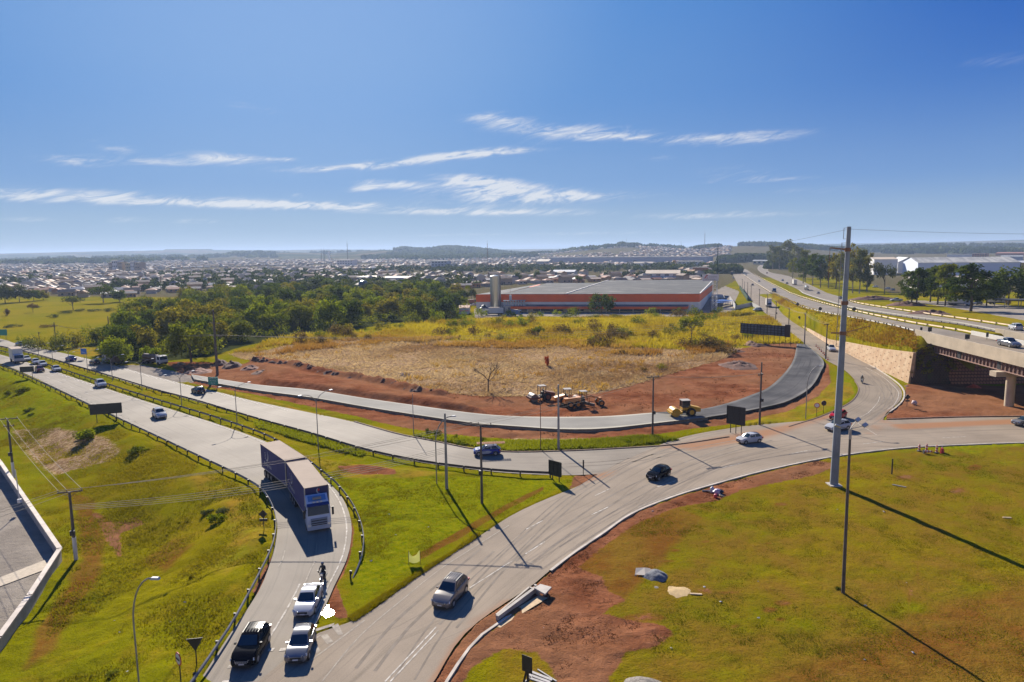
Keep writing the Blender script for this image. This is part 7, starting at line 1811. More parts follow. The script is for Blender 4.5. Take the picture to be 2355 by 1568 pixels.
for n_, (d, x, y, px, py) in enumerate(cand[:6000]):
 t = rnd.randrange(len(TYPES)); L, Wd, h, rise, hip, wi, ri = TYPES[t]
 rz = R(24) + (R(90) if rnd.random() < .45 else 0) + rnd.uniform(-.05, .05)
 z = zat(x, y)
 if n_ < 300:
  lb = '%s %s house with %s %s roof %s' % (WALLS[wi][0], 'two-storey' if h > 4 else 'low', ROOFS[ri][0], 'hipped' if hip else 'gabled', where(px, py))
  if t not in HPROTO:
   r_ = empty('house', (x, y, z), rz, lb, 'house', lb); wv, wf, rv, rf = house_geo(L, Wd, h, rise, hip)
   b = MB(); b.add(wv, wf)
   if not hip: b.add([(-L / 2, -Wd / 2, h), (-L / 2, Wd / 2, h), (-L / 2, 0, h + rise * .9), (L / 2, -Wd / 2, h), (L / 2, Wd / 2, h), (L / 2, 0, h + rise * .9)], [(0, 2, 1), (3, 4, 5)])
   b.build('wall', WALLS[wi][1], r_); b = MB(); b.add(rv, rf); b.build('roof', ROOFS[ri][1], r_)
   for wx in (-.3, .12):
    b = MB(); b.box(L * wx, L * wx + 1.5, -Wd / 2 - .04, -Wd / 2 + .02, .9, 2.1); b.build('window', M_WIN, r_)
   b = MB(); b.box(L * .34, L * .34 + 1.0, -Wd / 2 - .04, -Wd / 2 + .02, -.2, 2.1); b.build('door', pbr('door_brown', (.07, .035, .02), .7), r_)
   HPROTO[t] = r_
  else: copy_tree(HPROTO[t], (x, y, z), rz, lb, lb)
 else:
  wv, wf, rv, rf = house_geo(L, Wd, h, rise, hip); M = Matrix.Translation((x, y, z)) @ Matrix.Rotation(rz, 4, 'Z')
  HT.mat = wi; HT.add([M @ Vector(v) for v in wv], wf); HT.mat = 4 + rnd.choice((ri, ri, 2, 3, 1)); HT.add([M @ Vector(v) for v in rv], rf)
o = HT.build('far_houses', HMATS); tag(o, kind='stuff')
print('HOUSES', len(cand))
# --- trees and plants
def leaf_cloud(name, seed, clumps, per, size, mat, flat=.75, up=.35, core=0):
 """many leaf-sized faces in clumps; clumps = list of (centre, radius)"""
 rs = np.random.RandomState(seed); C = np.array([c for c, r in clumps]); Rr = np.array([r for c, r in clumps])
 vol = Rr ** 2; cnt = np.maximum(6, (per * vol / vol.mean()).astype(int))
 ctr = np.repeat(C, cnt, axis=0); rad = np.repeat(Rr, cnt); tint = np.repeat(rs.rand(len(C)), cnt)
 n = len(ctr)
 d = rs.normal(size=(n, 3)); d /= np.linalg.norm(d, axis=1)[:, None]
 pos = ctr + d * (rad * rs.rand(n) ** .35)[:, None] * np.array([1, 1, flat])
 nrm = d * .6 + rs.normal(size=(n, 3)) * .55 + np.array([0, 0, up]); nrm /= np.linalg.norm(nrm, axis=1)[:, None]
 a = np.cross(nrm, rs.normal(size=(n, 3))); a /= np.linalg.norm(a, axis=1)[:, None] + 1e-9
 b = np.cross(nrm, a); s = size * (.6 + .8 * rs.rand(n))[:, None]
 V = np.stack([pos - a * s * .5, pos + b * s * .32, pos + a * s * .5, pos - b * s * .32], 1).reshape(-1, 3)
 F = np.arange(n * 4).reshape(n, 4)
 me = mesh_np(name, V, F, mat)
 t = np.clip(tint + rs.normal(size=n) * .12, 0, 1); t4 = np.repeat(t, 4)
 cattr(me, 'tint', np.stack([t4, t4, t4, np.ones_like(t4)], 1))
 return me
def trunk_mesh(name, h, r, limbs, seed, mat, lean=0.0):
 rr_ = random.Random(seed); b = MB(); pts = [Vector((0, 0, -.4))]
 for k in range(1, 5): pts.append(Vector((lean * h * k / 4 + rr_.uniform(-.05, .05) * h * .3, rr_.uniform(-.05, .05) * h * .3, h * k / 4)))
 for k in range(4): b.tube(pts[k], pts[k + 1], r * (1 - .18 * k), r * (1 - .18 * (k + 1)), 8)
 for (e, rl) in limbs:
  s = pts[rr_.choice((2, 3, 4))]; m_ = (s + Vector(e)) / 2 + Vector((0, 0, h * .05)); b.tube(s, m_, rl, rl * .7, 6); b.tube(m_, Vector(e), rl * .7, rl * .25, 6)
 return b.mesh(name, mat)
M_BARK = pbr('bark', (.085, .062, .045), .9, var=.3, scale=2)
M_BARKP = pbr('pale_bark', (.20, .16, .12), .9, var=.3, scale=2)
LM = dict(dark=leaf_mat('leaf_dark', (.030, .055, .008), (.110, .140, .014), .45), mid=leaf_mat('leaf_mid', (.075, .105, .008), (.210, .215, .016), .45), olive=leaf_mat('leaf_olive', (.130, .130, .010), (.290, .235, .020), .45), bright=leaf_mat('leaf_bright', (.095, .145, .005), (.250, .275, .010), .45),
   grey=leaf_mat('leaf_grey', (.075, .092, .028), (.180, .180, .055), .4), brown=leaf_mat('leaf_brown', (.110, .068, .022), (.190, .130, .040), .4), red=leaf_mat('leaf_red', (.28, .035, .01), (.40, .07, .02)), town=leaf_mat('leaf_town', (.032, .050, .014), (.110, .125, .028)))
def crown_clumps(seed, rx, rz, zc, n, rc, hollow=.35):
 rr_ = random.Random(seed); out = []
 for k in range(n):
  t = rr_.random() * 6.2832; u = rr_.uniform(-.55, 1); q = (hollow + (1 - hollow) * rr_.random() ** .5)
  s = math.sqrt(max(0, 1 - u * u * .9)); out.append(((rx * q * s * math.cos(t), rx * q * s * math.sin(t), zc + rz * q * u), rc * rr_.uniform(.65, 1.25)))
 return out
TREES = {}
def tree_kind(key, name, cat):
 """builds one tree of each kind at its first place; later ones are copies"""
 if key in TREES: return TREES[key]
 kind, leaf, var = key
 sd = hash_ = sum(ord(c) for c in kind + leaf) * 7 + var * 131
 rr_ = random.Random(sd)
 bark = M_BARK
 if kind == 'round': H, cl, per, sz, flat = 9.0, crown_clumps(sd, 4.6, 4.2, 4.6, 40, 1.7), 64, .66, .85; th, tr, nl = 5.0, .24, 6
 elif kind == 'spread': H, cl, per, sz, flat = 8.0, crown_clumps(sd, 5.6, 2.0, 5.6, 30, 1.6, .2), 50, .6, .6; th, tr, nl = 4.0, .26, 8
 elif kind == 'tall':
  cl = []
  for k in range(34): z = rr_.uniform(5.0, 17.5); q = (1.0 - abs(z - 11.5) / 8.5) * 3.9 + .9; t = rr_.random() * 6.283; cl.append(((q * rr_.random() ** .6 * math.cos(t), q * rr_.random() ** .6 * math.sin(t), z), rr_.uniform(.9, 1.8)))
  per, sz, flat = 64, .72, .9; th, tr, nl = 15.0, .30, 10; bark = M_BARKP
 elif kind == 'pine':
  cl = []
  for k in range(40): z = rr_.uniform(3.2, 14.0); q = (1.0 - ((z - 7.0) / 8.2) ** 2 * .9) * 4.1; t = rr_.random() * 6.283; f_ = rr_.uniform(.25, 1.05); cl.append(((q * f_ * math.cos(t), q * f_ * math.sin(t), z + f_ * .5), rr_.uniform(1.0, 1.8)))
  per, sz, flat = 84, .66, .8; th, tr, nl = 12.5, .30, 10
 elif kind == 'bush': cl, per, sz, flat = crown_clumps(sd, 1.5, 1.0, .75, 12, .75, .2), 60, .34, .9; th, tr, nl = .8, .06, 3
 elif kind == 'scrub': cl, per, sz, flat = crown_clumps(sd, 2.0, 1.1, .8, 14, .8, .2), 40, .30, 1.0; th, tr, nl = .9, .06, 4
 elif kind == 'palm': cl, per, sz, flat = [], 0, 0, 1; th, tr, nl = 8.0, .18, 0
 limbs = [((c[0] * .8, c[1] * .8, c[2]), tr * .4) for c, r in rr_.sample(cl, min(nl, len(cl)))] if cl else []
 root = empty(name)
 o = bpy.data.objects.new('trunk', trunk_mesh('trunk', th, tr, limbs, sd, bark)); link(o, root)
 if kind == 'palm':
  b = MB()
  for k in range(14):
   a = 6.283 * k / 14; pts = [Vector((math.cos(a) * q, math.sin(a) * q, 8.0 + 1.2 * math.sin(q * .9) - .12 * q * q)) for q in (0, 1, 2, 3, 3.8)]
   s = Vector((-math.sin(a), math.cos(a), 0))
   for p, q, w0, w1 in zip(pts[:-1], pts[1:], (.15, .45, .5, .35), (.45, .5, .35, .05)): b.quad(p - s * w0, q - s * w1, q + s * w1, p + s * w0)
  me = b.mesh('crown', LM['mid']); cattr(me, 'tint', np.tile([.5, .5, .5, 1], (len(me.vertices), 1)))
 else: me = leaf_cloud('crown', sd, cl, per, sz, LM[leaf], flat)
 o = bpy.data.objects.new('crown' if kind not in ('bush', 'scrub') else 'foliage', me); link(o, root)
 TREES[key] = root; root['_new'] = 1
 return root
def plant(kind, leaf, loc, label, scale=(1, 1, 1), name='tree', cat='tree', group=None, var=None, rz=None):
 var = rnd.randrange(3) if var is None else var
 k = (kind, leaf, var); r_ = tree_kind(k, name, cat)
 rz = rnd.uniform(0, 6.28) if rz is None else rz
 if r_.get('_new'):
  del r_['_new']; r_.location = loc; r_.rotation_euler = (0, 0, rz); r_.scale = scale; o = tag(r_, label, cat, group)
 else: o = copy_tree(r_, loc, rz, label, group, scale)
 o['category'] = cat
 if o.name.split('.')[0] != name: o.name = name
 return o
BH = dict(round=9.0, spread=7.7, tall=18.6, pine=15.0, bush=2.2, scrub=2.2, palm=9.0); BW = dict(round=11.5, spread=13.6, tall=9.6, pine=9.6, bush=4.2, scrub=5.0, palm=7)
def plant_px(kind, leaf, base, top_y, wpx, label, z=None, up=False, **kw):
 """a plant whose foot, top and width were seen there"""
 if up: x, y = g5(*base); p = Vector((x, y, float(z5(y))))
 else: p = G(*base)
 h = max(.5, top_h(p, base[0], top_y)); wd = wpx / FP * p.y
 return plant(kind, leaf, p, label, (wd / BW[kind], wd / BW[kind], h / BH[kind]), **kw)
plant_px('pine', 'dark', (2095, 697), 622, 62, 'dark pine with forked trunk, leftmost of the pines beyond the highway', up=True, var=0, name='pine_tree')
plant_px('pine', 'dark', (2107, 703), 614, 58, 'dark pine leaning over the leftmost one beyond the highway', up=True, var=1, name='pine_tree')
plant_px('pine', 'mid', (2138, 695), 618, 56, 'pine in the middle of the row beyond the highway, with paired stems', up=True, var=2, name='pine_tree')
plant_px('pine', 'dark', (2155, 700), 610, 60, 'tall pine right of the paired-stem one', up=True, var=0, name='pine_tree')
plant_px('pine', 'mid', (2172, 703), 607, 66, 'tall pine left of the white-boxed truck', up=True, var=1, name='pine_tree')
plant_px('pine', 'dark', (2231, 716), 606, 112, 'largest dark pine, its trunk before the parked trucks', up=True, var=2, name='pine_tree')
plant_px('round', 'dark', (2268, 703), 642, 80, 'low dark tree behind the largest pine', up=True, var=0)
plant_px('round', 'dark', (2318, 702), 618, 100, 'big round dark tree at the right frame edge', up=True, var=1)
plant_px('round', 'bright', (2292, 690), 640, 60, 'light green tree left of the big round dark one', up=True, var=2)
plant_px('spread', 'grey', (2033, 676), 606, 54, 'lone slender grey-green tree in front of the white shed', up=True, var=0)
for k, (x, y, t, w_, lf, lb) in enumerate(((1776, 619, 562, 34, 'grey', 'tall grey-green eucalyptus at the left end of the tree bank'), (1792, 621, 565, 40, 'grey', 'second tall eucalyptus from the left of the tree bank'), (1810, 618, 548, 36, 'grey', 'tallest eucalyptus, its round top above the skyline'), (1832, 622, 563, 44, 'grey', 'eucalyptus right of the tallest one'), (1851, 648, 574, 40, 'grey', 'eucalyptus above the pale box truck'),
 (1822, 640, 590, 30, 'mid', 'lower tree in front of the tallest eucalyptus'), (1846, 652, 590, 36, 'dark', 'dark-trunked tree behind the pale box truck'), (1868, 656, 582, 40, 'dark', 'dark tree behind the tanker'), (1886, 661, 584, 42, 'dark', 'dark tree right of the tanker'), (1904, 662, 586, 40, 'grey', 'grey-green tree between tanker and mast'), (1921, 664, 580, 44, 'olive', 'olive tree just left of the tall mast'), (1940, 668, 576, 44, 'grey', 'tree behind the tall mast'),
 (1960, 674, 556, 46, 'olive', 'tallest tree right of the mast, thin twigs above its crown'), (1975, 675, 572, 44, 'grey', 'pale-trunked tree right of the mast'), (1992, 668, 575, 40, 'olive', 'olive tree at the right end of the tree bank'), (1993, 672, 618, 28, 'dark', 'small dark tree at the right end of the tree bank'))):
 plant_px('tall', lf, (x, y), t, w_, lb, up=True, var=k % 3, name='eucalyptus_tree', group='trees on the bank beyond the highway')
FOR = [(232, 832), (330, 836), (375, 828), (480, 822), (545, 800), (600, 786), (640, 775), (720, 770), (800, 757), (900, 740), (985, 727), (1060, 722), (1080, 700), (1040, 675), (980, 678), (900, 676), (820, 678), (700, 682), (600, 676), (520, 678), (430, 692), (350, 715), (300, 735), (215, 785)]
FP_ = [g0(*p) for p in FOR]
FX = np.array([p[0] for p in FP_]); FY = np.array([p[1] for p in FP_])
pts = []; tries = 0
while len(pts) < 150 and tries < 30000:
 tries += 1; x = rnd.uniform(FX.min(), FX.max()); y = rnd.uniform(FY.min(), FY.max())
 d_, ins = sdist(np.array([x]), np.array([y]), FP_)
 if not ins[0]: continue
 px, py = proj(x, y, 0)
 if rnd.random() > (1.0 if py > 700 else .55): continue
 if any((x - a) ** 2 + (y - b_) ** 2 < (5.6 if py > 740 else 7.6) ** 2 for a, b_ in pts): continue
 pts.append((x, y))
 px, py = proj(x, y, 0); k = rnd.random(); lf = 'dark' if k < .28 else 'mid' if k < .62 else 'olive' if k < .88 else 'bright'
 if 520 < px < 700 and py < 720 and rnd.random() < .5: lf = 'dark'
 s = rnd.uniform(.85, 1.25) * (1.0 if py < 760 else .92); kd = 'round' if rnd.random() < .88 else 'spread'
 wh = 'at the highway end of the wood' if px < 400 else 'in the wood behind the tall timber pole' if px < 600 else 'in the middle of the wood' if px < 800 else 'in the right part of the wood near the store yard'
 lb = '%s %s tree %s' % ({'dark': 'dark green', 'mid': 'mid-green', 'olive': 'yellow-green', 'bright': 'bright green'}[lf], 'dense round' if kd == 'round' else 'flat-topped', wh)
 plant(kd, lf, (x, y, zat(x, y) - .3), lb, (s, s, s * rnd.uniform(.85, 1.15)), group=lb)
cl = []
while len(cl) < 1300:
 x = rnd.uniform(FX.min(), FX.max()); y = rnd.uniform(FY.min(), FY.max())
 if sdist(np.array([x]), np.array([y]), FP_)[1][0]: cl.append(((x, y, 1.2 + 1.4 * rnd.random()), rnd.uniform(1.3, 2.6)))
o = bpy.data.objects.new('undergrowth', leaf_cloud('undergrowth', 77, cl, 46, .75, LM['mid'], .8)); link(o); tag(o, kind='stuff')
plant_px('round', 'mid', (440, 832), 742, 128, 'huge round mid-green tree beside the tall timber pole', var=0)
plant_px('round', 'bright', (272, 836), 778, 84, 'round bright green bushy tree behind the brown dump truck', var=1)
plant_px('round', 'olive', (410, 780), 700, 110, 'broad yellow-green tree with brownish top behind the huge round one', var=2)
plant_px('bush', 'bright', (362, 834), 796, 46, 'bright green shrub right of the round bushy tree', var=0, name='shrub', cat='shrub'); plant_px('bush', 'bright', (340, 830), 790, 40, 'bright banana-like shrub between the two round trees', var=1, name='shrub', cat='shrub')
for k, (x, y, t, w_, lb) in enumerate(((54, 798, 772, 40, 'shrub nearest the left edge in the roadside row'), (80, 800, 770, 46, 'second shrub in the roadside row at left'), (104, 802, 768, 44, 'third shrub in the roadside row at left'), (128, 804, 764, 42, 'shrub at the foot of the leaning pole'), (150, 800, 758, 50, 'pale-flowered shrub right of the leaning pole'), (172, 798, 756, 50, 'dark shrub left of the dry yellow field'), (205, 790, 750, 60, 'dark shrub behind the dry yellow field'))):
 plant_px('scrub', ('mid', 'grey', 'olive')[k % 3], (x, y), t, w_, lb, name='shrub', cat='shrub', group='roadside shrubs at left')
for k, (kd, lf, x, y, t, w_, lb) in enumerate((('round', 'town', 12, 697, 654, 46, 'big dark tree at the left frame edge beyond the meadow'), ('round', 'town', 45, 694, 656, 46, 'second big dark tree from the left edge beyond the meadow'), ('round', 'dark', 78, 692, 664, 36, 'third dark tree beyond the meadow'), ('round', 'olive', 100, 690, 668, 30, 'yellowish tree at the end of the dark row beyond the meadow'), ('spread', 'dark', 238, 696, 658, 70, 'broad dark tree at the top of the meadow'), ('round', 'dark', 275, 694, 666, 38, 'dark tree right of the broad one at the top of the meadow'), ('spread', 'grey', 168, 712, 680, 54, 'thin grey spreading tree in the meadow'), ('spread', 'brown', 76, 718, 698, 26, 'small bare brown tree in the meadow'), ('bush', 'brown', 16, 726, 706, 16, 'small brown bush in the meadow at the left edge'),
 ('round', 'dark', 1382, 723, 676, 72, 'dense dark round tree in front of the orange store'), ('spread', 'mid', 1589, 785, 727, 74, 'spreading green tree standing in the golden grass'), ('spread', 'mid', 1238, 780, 749, 36, 'small green tree in the golden grass, left of the round one'), ('bush', 'red', 1257, 843, 815, 17, 'small tree with orange-red dead leaves in the cleared field'))):
 plant_px(kd, lf, (x, y), t, w_, lb, var=k % 3)
p = G(1122, 903); hb_ = top_h(p, 1122, 820); bt = empty('bare_tree', p, 0, 'leafless dark tree standing alone in the cleared field', 'tree')
def branch(b, s, d, L, r_, dep, rg):
 e = s + d * L; b.tube(s, e, r_, r_ * .65, 5, caps=False)
 if dep == 0: return
 for k in range(rg.choice((2, 3, 3))):
  nd = (d + Vector((rg.uniform(-.8, .8), rg.uniform(-.8, .8), rg.uniform(-.1, .55)))).normalized(); branch(b, e, nd, L * rg.uniform(.62, .82), r_ * .6, dep - 1, rg)
rg = random.Random(3); b = MB(); b.tube((0, 0, -.3), (.1, 0, hb_ * .36), .16, .12, 7); b.build('trunk', M_BARK, bt)
b = MB()
for k in range(5): a = 1.257 * k; branch(b, Vector((.1, 0, hb_ * (.30 + .015 * k))), Vector((math.cos(a) * .75, math.sin(a) * .75, .75)).normalized(), hb_ * .20, .085, 4, rg)
b.build('branches', M_BARK, bt)
p = G(1152, 905); b = MB()
for k in range(10): branch(b, Vector((rg.uniform(-1, 1), rg.uniform(-.5, .5), .05)), Vector((rg.uniform(-1, 1), rg.uniform(-.6, .6), rg.uniform(.0, .35))).normalized(), .9, .05, 2, rg)
tag(b.build('brushwood', M_BARK, loc=p), 'heap of dark cut branches at the foot of the leafless tree', 'brushwood')
SH = [(1300, 765, 22, 'olive'), (1440, 770, 26, 'mid'), (1330, 745, 24, 'mid'), (1225, 735, 26, 'olive'), (1470, 745, 34, 'mid'), (1420, 735, 30, 'olive'), (1500, 775, 30, 'brown'), (1640, 805, 60, 'brown'), (1610, 800, 40, 'olive'), (1668, 812, 40, 'brown'), (1580, 800, 40, 'brown'), (1390, 792, 50, 'brown'), (1360, 795, 30, 'brown'), (1540, 770, 30, 'olive'), (1600, 725, 34, 'mid'), (1650, 722, 30, 'mid'), (1690, 730, 24, 'olive'), (1560, 722, 26, 'bright'), (1500, 722, 28, 'bright'), (1320, 722, 26, 'bright'), (1280, 724, 22, 'bright'), (1240, 726, 20, 'bright'), (1170, 728, 24, 'bright'), (1100, 727, 30, 'bright'), (1060, 735, 36, 'bright'), (1000, 740, 40, 'bright'), (950, 745, 40, 'mid'), (880, 756, 36, 'olive'), (800, 770, 36, 'olive'), (740, 776, 30, 'mid'), (1060, 778, 14, 'brown'), (690, 790, 40, 'brown'), (735, 790, 40, 'brown'), (1430, 815, 20, 'brown'), (1520, 850, 24, 'olive'), (1480, 855, 18, 'brown'), (1140, 745, 30, 'olive'), (1040, 752, 30, 'olive')]
for k in range(62):
 x = rnd.uniform(700, 1790); y = rnd.uniform(725, 796)
 if sdist(np.array([g0(x, y)[0]]), np.array([g0(x, y)[1]]), P_GOLD[0][0])[1][0]: SH.append((x, y, rnd.uniform(14, 40), rnd.choice(('olive', 'brown', 'brown', 'mid', 'bright'))))
for k, (x, y, w_, lf) in enumerate(SH):
 wh = 'left of the store' if x < 1090 else 'below the orange store' if y < 740 else 'at the near edge of the golden grass' if y > 785 else 'amid the golden grass'
 lb = '%s scrubby bush %s' % ({'olive': 'yellow-green', 'mid': 'green', 'brown': 'dry brown', 'bright': 'bright green'}[lf], wh)
 p = G(x, y); wd = w_ / FP * p.y * 1.35
 plant('scrub', lf, p, lb, (wd / 5, wd / 5, wd / 5 * rnd.uniform(.9, 1.3)), name='bush', cat='bush', group=lb)
for k, (x, y, w_, h_, lf, lb) in enumerate(((192, 1012, 84, 22, 'bright', 'large dense green bush below the large black-backed sign'), (318, 1040, 54, 14, 'mid', 'dark green bush on the bank right of the dry patch'), (20, 908, 24, 10, 'mid', 'dark bush at the left edge of the lush bank'), (50, 903, 38, 12, 'mid', 'dark bush right of the one at the left edge'), (66, 946, 30, 8, 'mid', 'small dark bush in the lush bank'), (72, 955, 18, 6, 'bright', 'tiny bush just below the small dark one'), (496, 1200, 56, 18, 'bright', 'clump of tall pale weeds on the bank beside the exit guardrail'), (508, 1180, 40, 12, 'grey', 'silvery weeds behind the clump beside the exit guardrail'), (478, 1182, 40, 10, 'grey', 'silvery weeds left of the clump beside the exit guardrail'), (440, 1330, 20, 8, 'olive', 'small ragged tuft bush on the bank'), (384, 1370, 18, 6, 'mid', 'small dark tuft on the lower bank'), (262, 1550, 40, 8, 'mid', 'low dark green tuft near the bottom left'), (985, 1000, 24, 13, 'dark', 'dark round bush on the verge, left of the pair'), (1007, 1004, 28, 14, 'dark', 'dark round bush on the verge by the slim lamp'), (1048, 1008, 20, 9, 'mid', 'small green bush on the verge left of the wooden pole'), (1110, 1014, 22, 10, 'mid', 'green bush on the verge behind the ladder car'), (1060, 1020, 40, 9, 'bright', 'bright low bush on the verge behind the kerb'), (1332, 1030, 14, 8, 'bright', 'bright tuft beside the pale concrete pole'), (1440, 1018, 40, 7, 'bright', 'bright low weeds on the verge near the dark pole'), (1928, 1356, 18, 5, 'dark', 'small dark weed at the foot of the floodlight pole'), (2075, 785, 8, 8, 'dark', 'dark bush on the embankment slope near the bridge'))):
 p = G(x, y); wd = w_ / FP * p.y; hh = h_ / FP * p.y * 1.25
 plant('bush', lf, p, lb, (wd / 4.2, wd / 4.2, hh / 2.2), name='bush', cat='bush', var=k % 3)
for k, (x, y, w_, h_, lb) in enumerate(((125, 730, 34, 8, 'dark low thicket in the middle of the meadow'), (82, 708, 30, 5, 'dark low thicket near the bare brown tree'), (150, 722, 34, 7, 'dark low thicket below the thin spreading tree'), (28, 752, 52, 7, 'dark ditch thicket at the left edge of the meadow'), (108, 752, 46, 7, 'brown thicket beside the ditch in the meadow'), (182, 716, 40, 6, 'green hedge right of the thin spreading tree'), (215, 716, 40, 6, 'green hedge farther right in the meadow'), (250, 716, 40, 8, 'green hedge joining the wood'))): plant_px('scrub', ('town', 'brown')[k == 4], (x, y), y - h_, w_, lb, name='thicket', cat='bush')
for k, (kd, lf, x, y, t, w_, lb) in enumerate((('palm', 'mid', 1076, 690, 655, 16, 'palm left of the silo'), ('round', 'dark', 1062, 690, 668, 34, 'dark tree behind the trailers'), ('round', 'olive', 1045, 686, 664, 34, 'yellow-green tree behind the trailers'), ('round', 'grey', 1084, 688, 664, 28, 'grey-green tree touching the store corner'), ('round', 'dark', 1022, 682, 662, 34, 'dark tree at the right end of the wood'), ('spread', 'mid', 1000, 680, 662, 36, 'flat green tree at the right end of the wood'), ('round', 'dark', 960, 680, 660, 34, 'dark tree behind the right end of the wood'), ('round', 'mid', 1040, 676, 660, 28, 'mid-green tree above the trailers'), ('round', 'dark', 1330, 652, 634, 24, 'dark round tree just above the store roof'), ('round', 'dark', 1190, 650, 626, 22, 'dark tree right of the silo top'), ('round', 'dark', 1235, 645, 622, 18, 'dark pointed tree above the left store roof'))): plant_px(kd, lf, (x, y), t, w_, lb, var=k % 3)
b_rs = np.random.RandomState(4); cl = []
for k in range(90):
 t = b_rs.rand(); s = .25 + .8 * b_rs.rand() ** .8
 if b_rs.rand() < .5: t = .30 + .1 * b_rs.randn() if b_rs.rand() < .5 else 1.0 + .05 * b_rs.randn()
 cl.append(((WA[0] + (WB[0] - WA[0]) * t + s * .6, WA[1] + s * 1.9 - .7, s * (6.9 + 2.0 * min(1, max(0, t))) + .1), .35 + .35 * b_rs.rand()))
o = bpy.data.objects.new('hanging_weeds', leaf_cloud('hanging_weeds', 5, cl, 46, .30, LM['olive'])); link(o); tag(o, 'ragged weeds hanging over the dark mesh-faced abutment', 'weeds')
tc_ = []
for k in range(9000):
 a = rnd.uniform(-.70, .68); r_ = 440 * (9.0 ** rnd.random()); x, y = r_ * math.sin(a), r_ * math.cos(a); px, py = proj(x, y, 0)
 if py > np.interp(px, LIMX, LIMY) + 4 or (1650 < px < 1760) : continue
 if px > 1990 and y < 830: continue
 if 1100 < px < 1640 and 640 < py: continue
 if vnoise(x, y, .006, 9) < .38: continue
 tc_.append((r_, x, y, px, py))
tc_.sort(); tc_ = tc_[:1350]
fv, ft, off = [], [], 0
for n_, (r_, x, y, px, py) in enumerate(tc_):
 s = rnd.uniform(.45, 1.0) * (1.0 if rnd.random() < .85 else 1.3)
 if n_ < 95:
  lf = rnd.choice(('town', 'town', 'town', 'dark', 'grey')); kd = rnd.choice(('round', 'round', 'spread', 'palm' if rnd.random() < .35 else 'round'))
  if kd == 'palm': lf = 'mid'
  lb = '%s %s' % ({'palm': 'slender palm', 'round': {'town': 'very dark round tree', 'dark': 'dark green round tree', 'grey': 'greyish round tree'}.get(lf), 'spread': {'town': 'very dark low-crowned tree', 'dark': 'dark green low-crowned tree', 'grey': 'greyish low-crowned tree'}.get(lf)}[kd], where(px, py))
  plant(kd, lf, (x, y, zat(x, y)), lb, (s, s, s), group=lb, name='palm_tree' if kd == 'palm' else 'tree')
 else:
  z = zat(x, y); m_ = 26; d = nrs.normal(size=(m_, 3)); d /= np.linalg.norm(d, axis=1)[:, None]; sz_ = 1.5 * s + .0006 * r_
  pos = np.array([x, y, z + 4.5 * s]) + d * np.array([4.8, 4.8, 3.4]) * s * (nrs.rand(m_, 1) ** .3)
  a = np.cross(d + nrs.normal(size=(m_, 3)) * .6, nrs.normal(size=(m_, 3))); a /= np.linalg.norm(a, axis=1)[:, None]; bb_ = np.cross(d, a)
  fv.append(np.stack([pos - a * sz_, pos + bb_ * sz_ * .8, pos + a * sz_, pos - bb_ * sz_ * .8], 1).reshape(-1, 3)); ft.append(np.full(m_ * 4, rnd.random()))
V = np.concatenate(fv); T_ = np.concatenate(ft); me = mesh_np('far_trees', V, np.arange(len(V)).reshape(-1, 4), LM['town']); cattr(me, 'tint', np.stack([T_, T_, T_, np.ones_like(T_)], 1))
o = bpy.data.objects.new('far_trees', me); link(o); tag(o, kind='stuff')
fv, ft = [], []
def far_mass(x, y, sz_, hgt):
 z = zat(x, y); m_ = 10; d = nrs.normal(size=(m_, 3)); d /= np.linalg.norm(d, axis=1)[:, None]
 pos = np.array([x, y, z + hgt * .5]) + d * np.array([sz_, sz_, hgt * .5]) * nrs.rand(m_, 1) ** .4
 a = np.cross(d, nrs.normal(size=(m_, 3))); a /= np.linalg.norm(a, axis=1)[:, None]; bb_ = np.cross(d, a); q = sz_ * .9
 fv.append(np.stack([pos - a * q, pos + bb_ * q, pos + a * q, pos - bb_ * q], 1).reshape(-1, 3)); ft.append(np.full(m_ * 4, rnd.random()))
for k in range(3600):
 a = rnd.uniform(-.72, .72); r_ = 2500 * (2.0 ** rnd.random()); x, y = r_ * math.sin(a), r_ * math.cos(a)
 if fbm(x, y, .0016, 21) < .42: continue
 far_mass(x, y, 9 + .003 * r_, 6 + .0007 * r_)
for x0, x1, r_, h_ in ((926, 952, 4300, 20), (1012, 1062, 4100, 16), (1422, 1434, 2850, 20), (1436, 1466, 2850, 14), (1600, 1650, 2600, 10), (2080, 2354, 4600, 8), (1655, 1700, 1500, 12), (1690, 1790, 1560, 14), (1770, 1990, 1100, 9), (1640, 1690, 900, 7), (1790, 1990, 1500, 10)):
 for k in range(int((x1 - x0) * 1.6)):
  px = rnd.uniform(x0, x1); a = az_of(px); q = r_ * rnd.uniform(.97, 1.03); far_mass(q * math.sin(a), q * math.cos(a), 7 + .002 * r_, h_ * rnd.uniform(.6, 1.1))
V = np.concatenate(fv); T_ = np.concatenate(ft); me = mesh_np('far_wood', V, np.arange(len(V)).reshape(-1, 4), LM['town']); cattr(me, 'tint', np.stack([T_, T_, T_, np.ones_like(T_)], 1))
o = bpy.data.objects.new('far_wood', me); link(o); tag(o, kind='stuff')
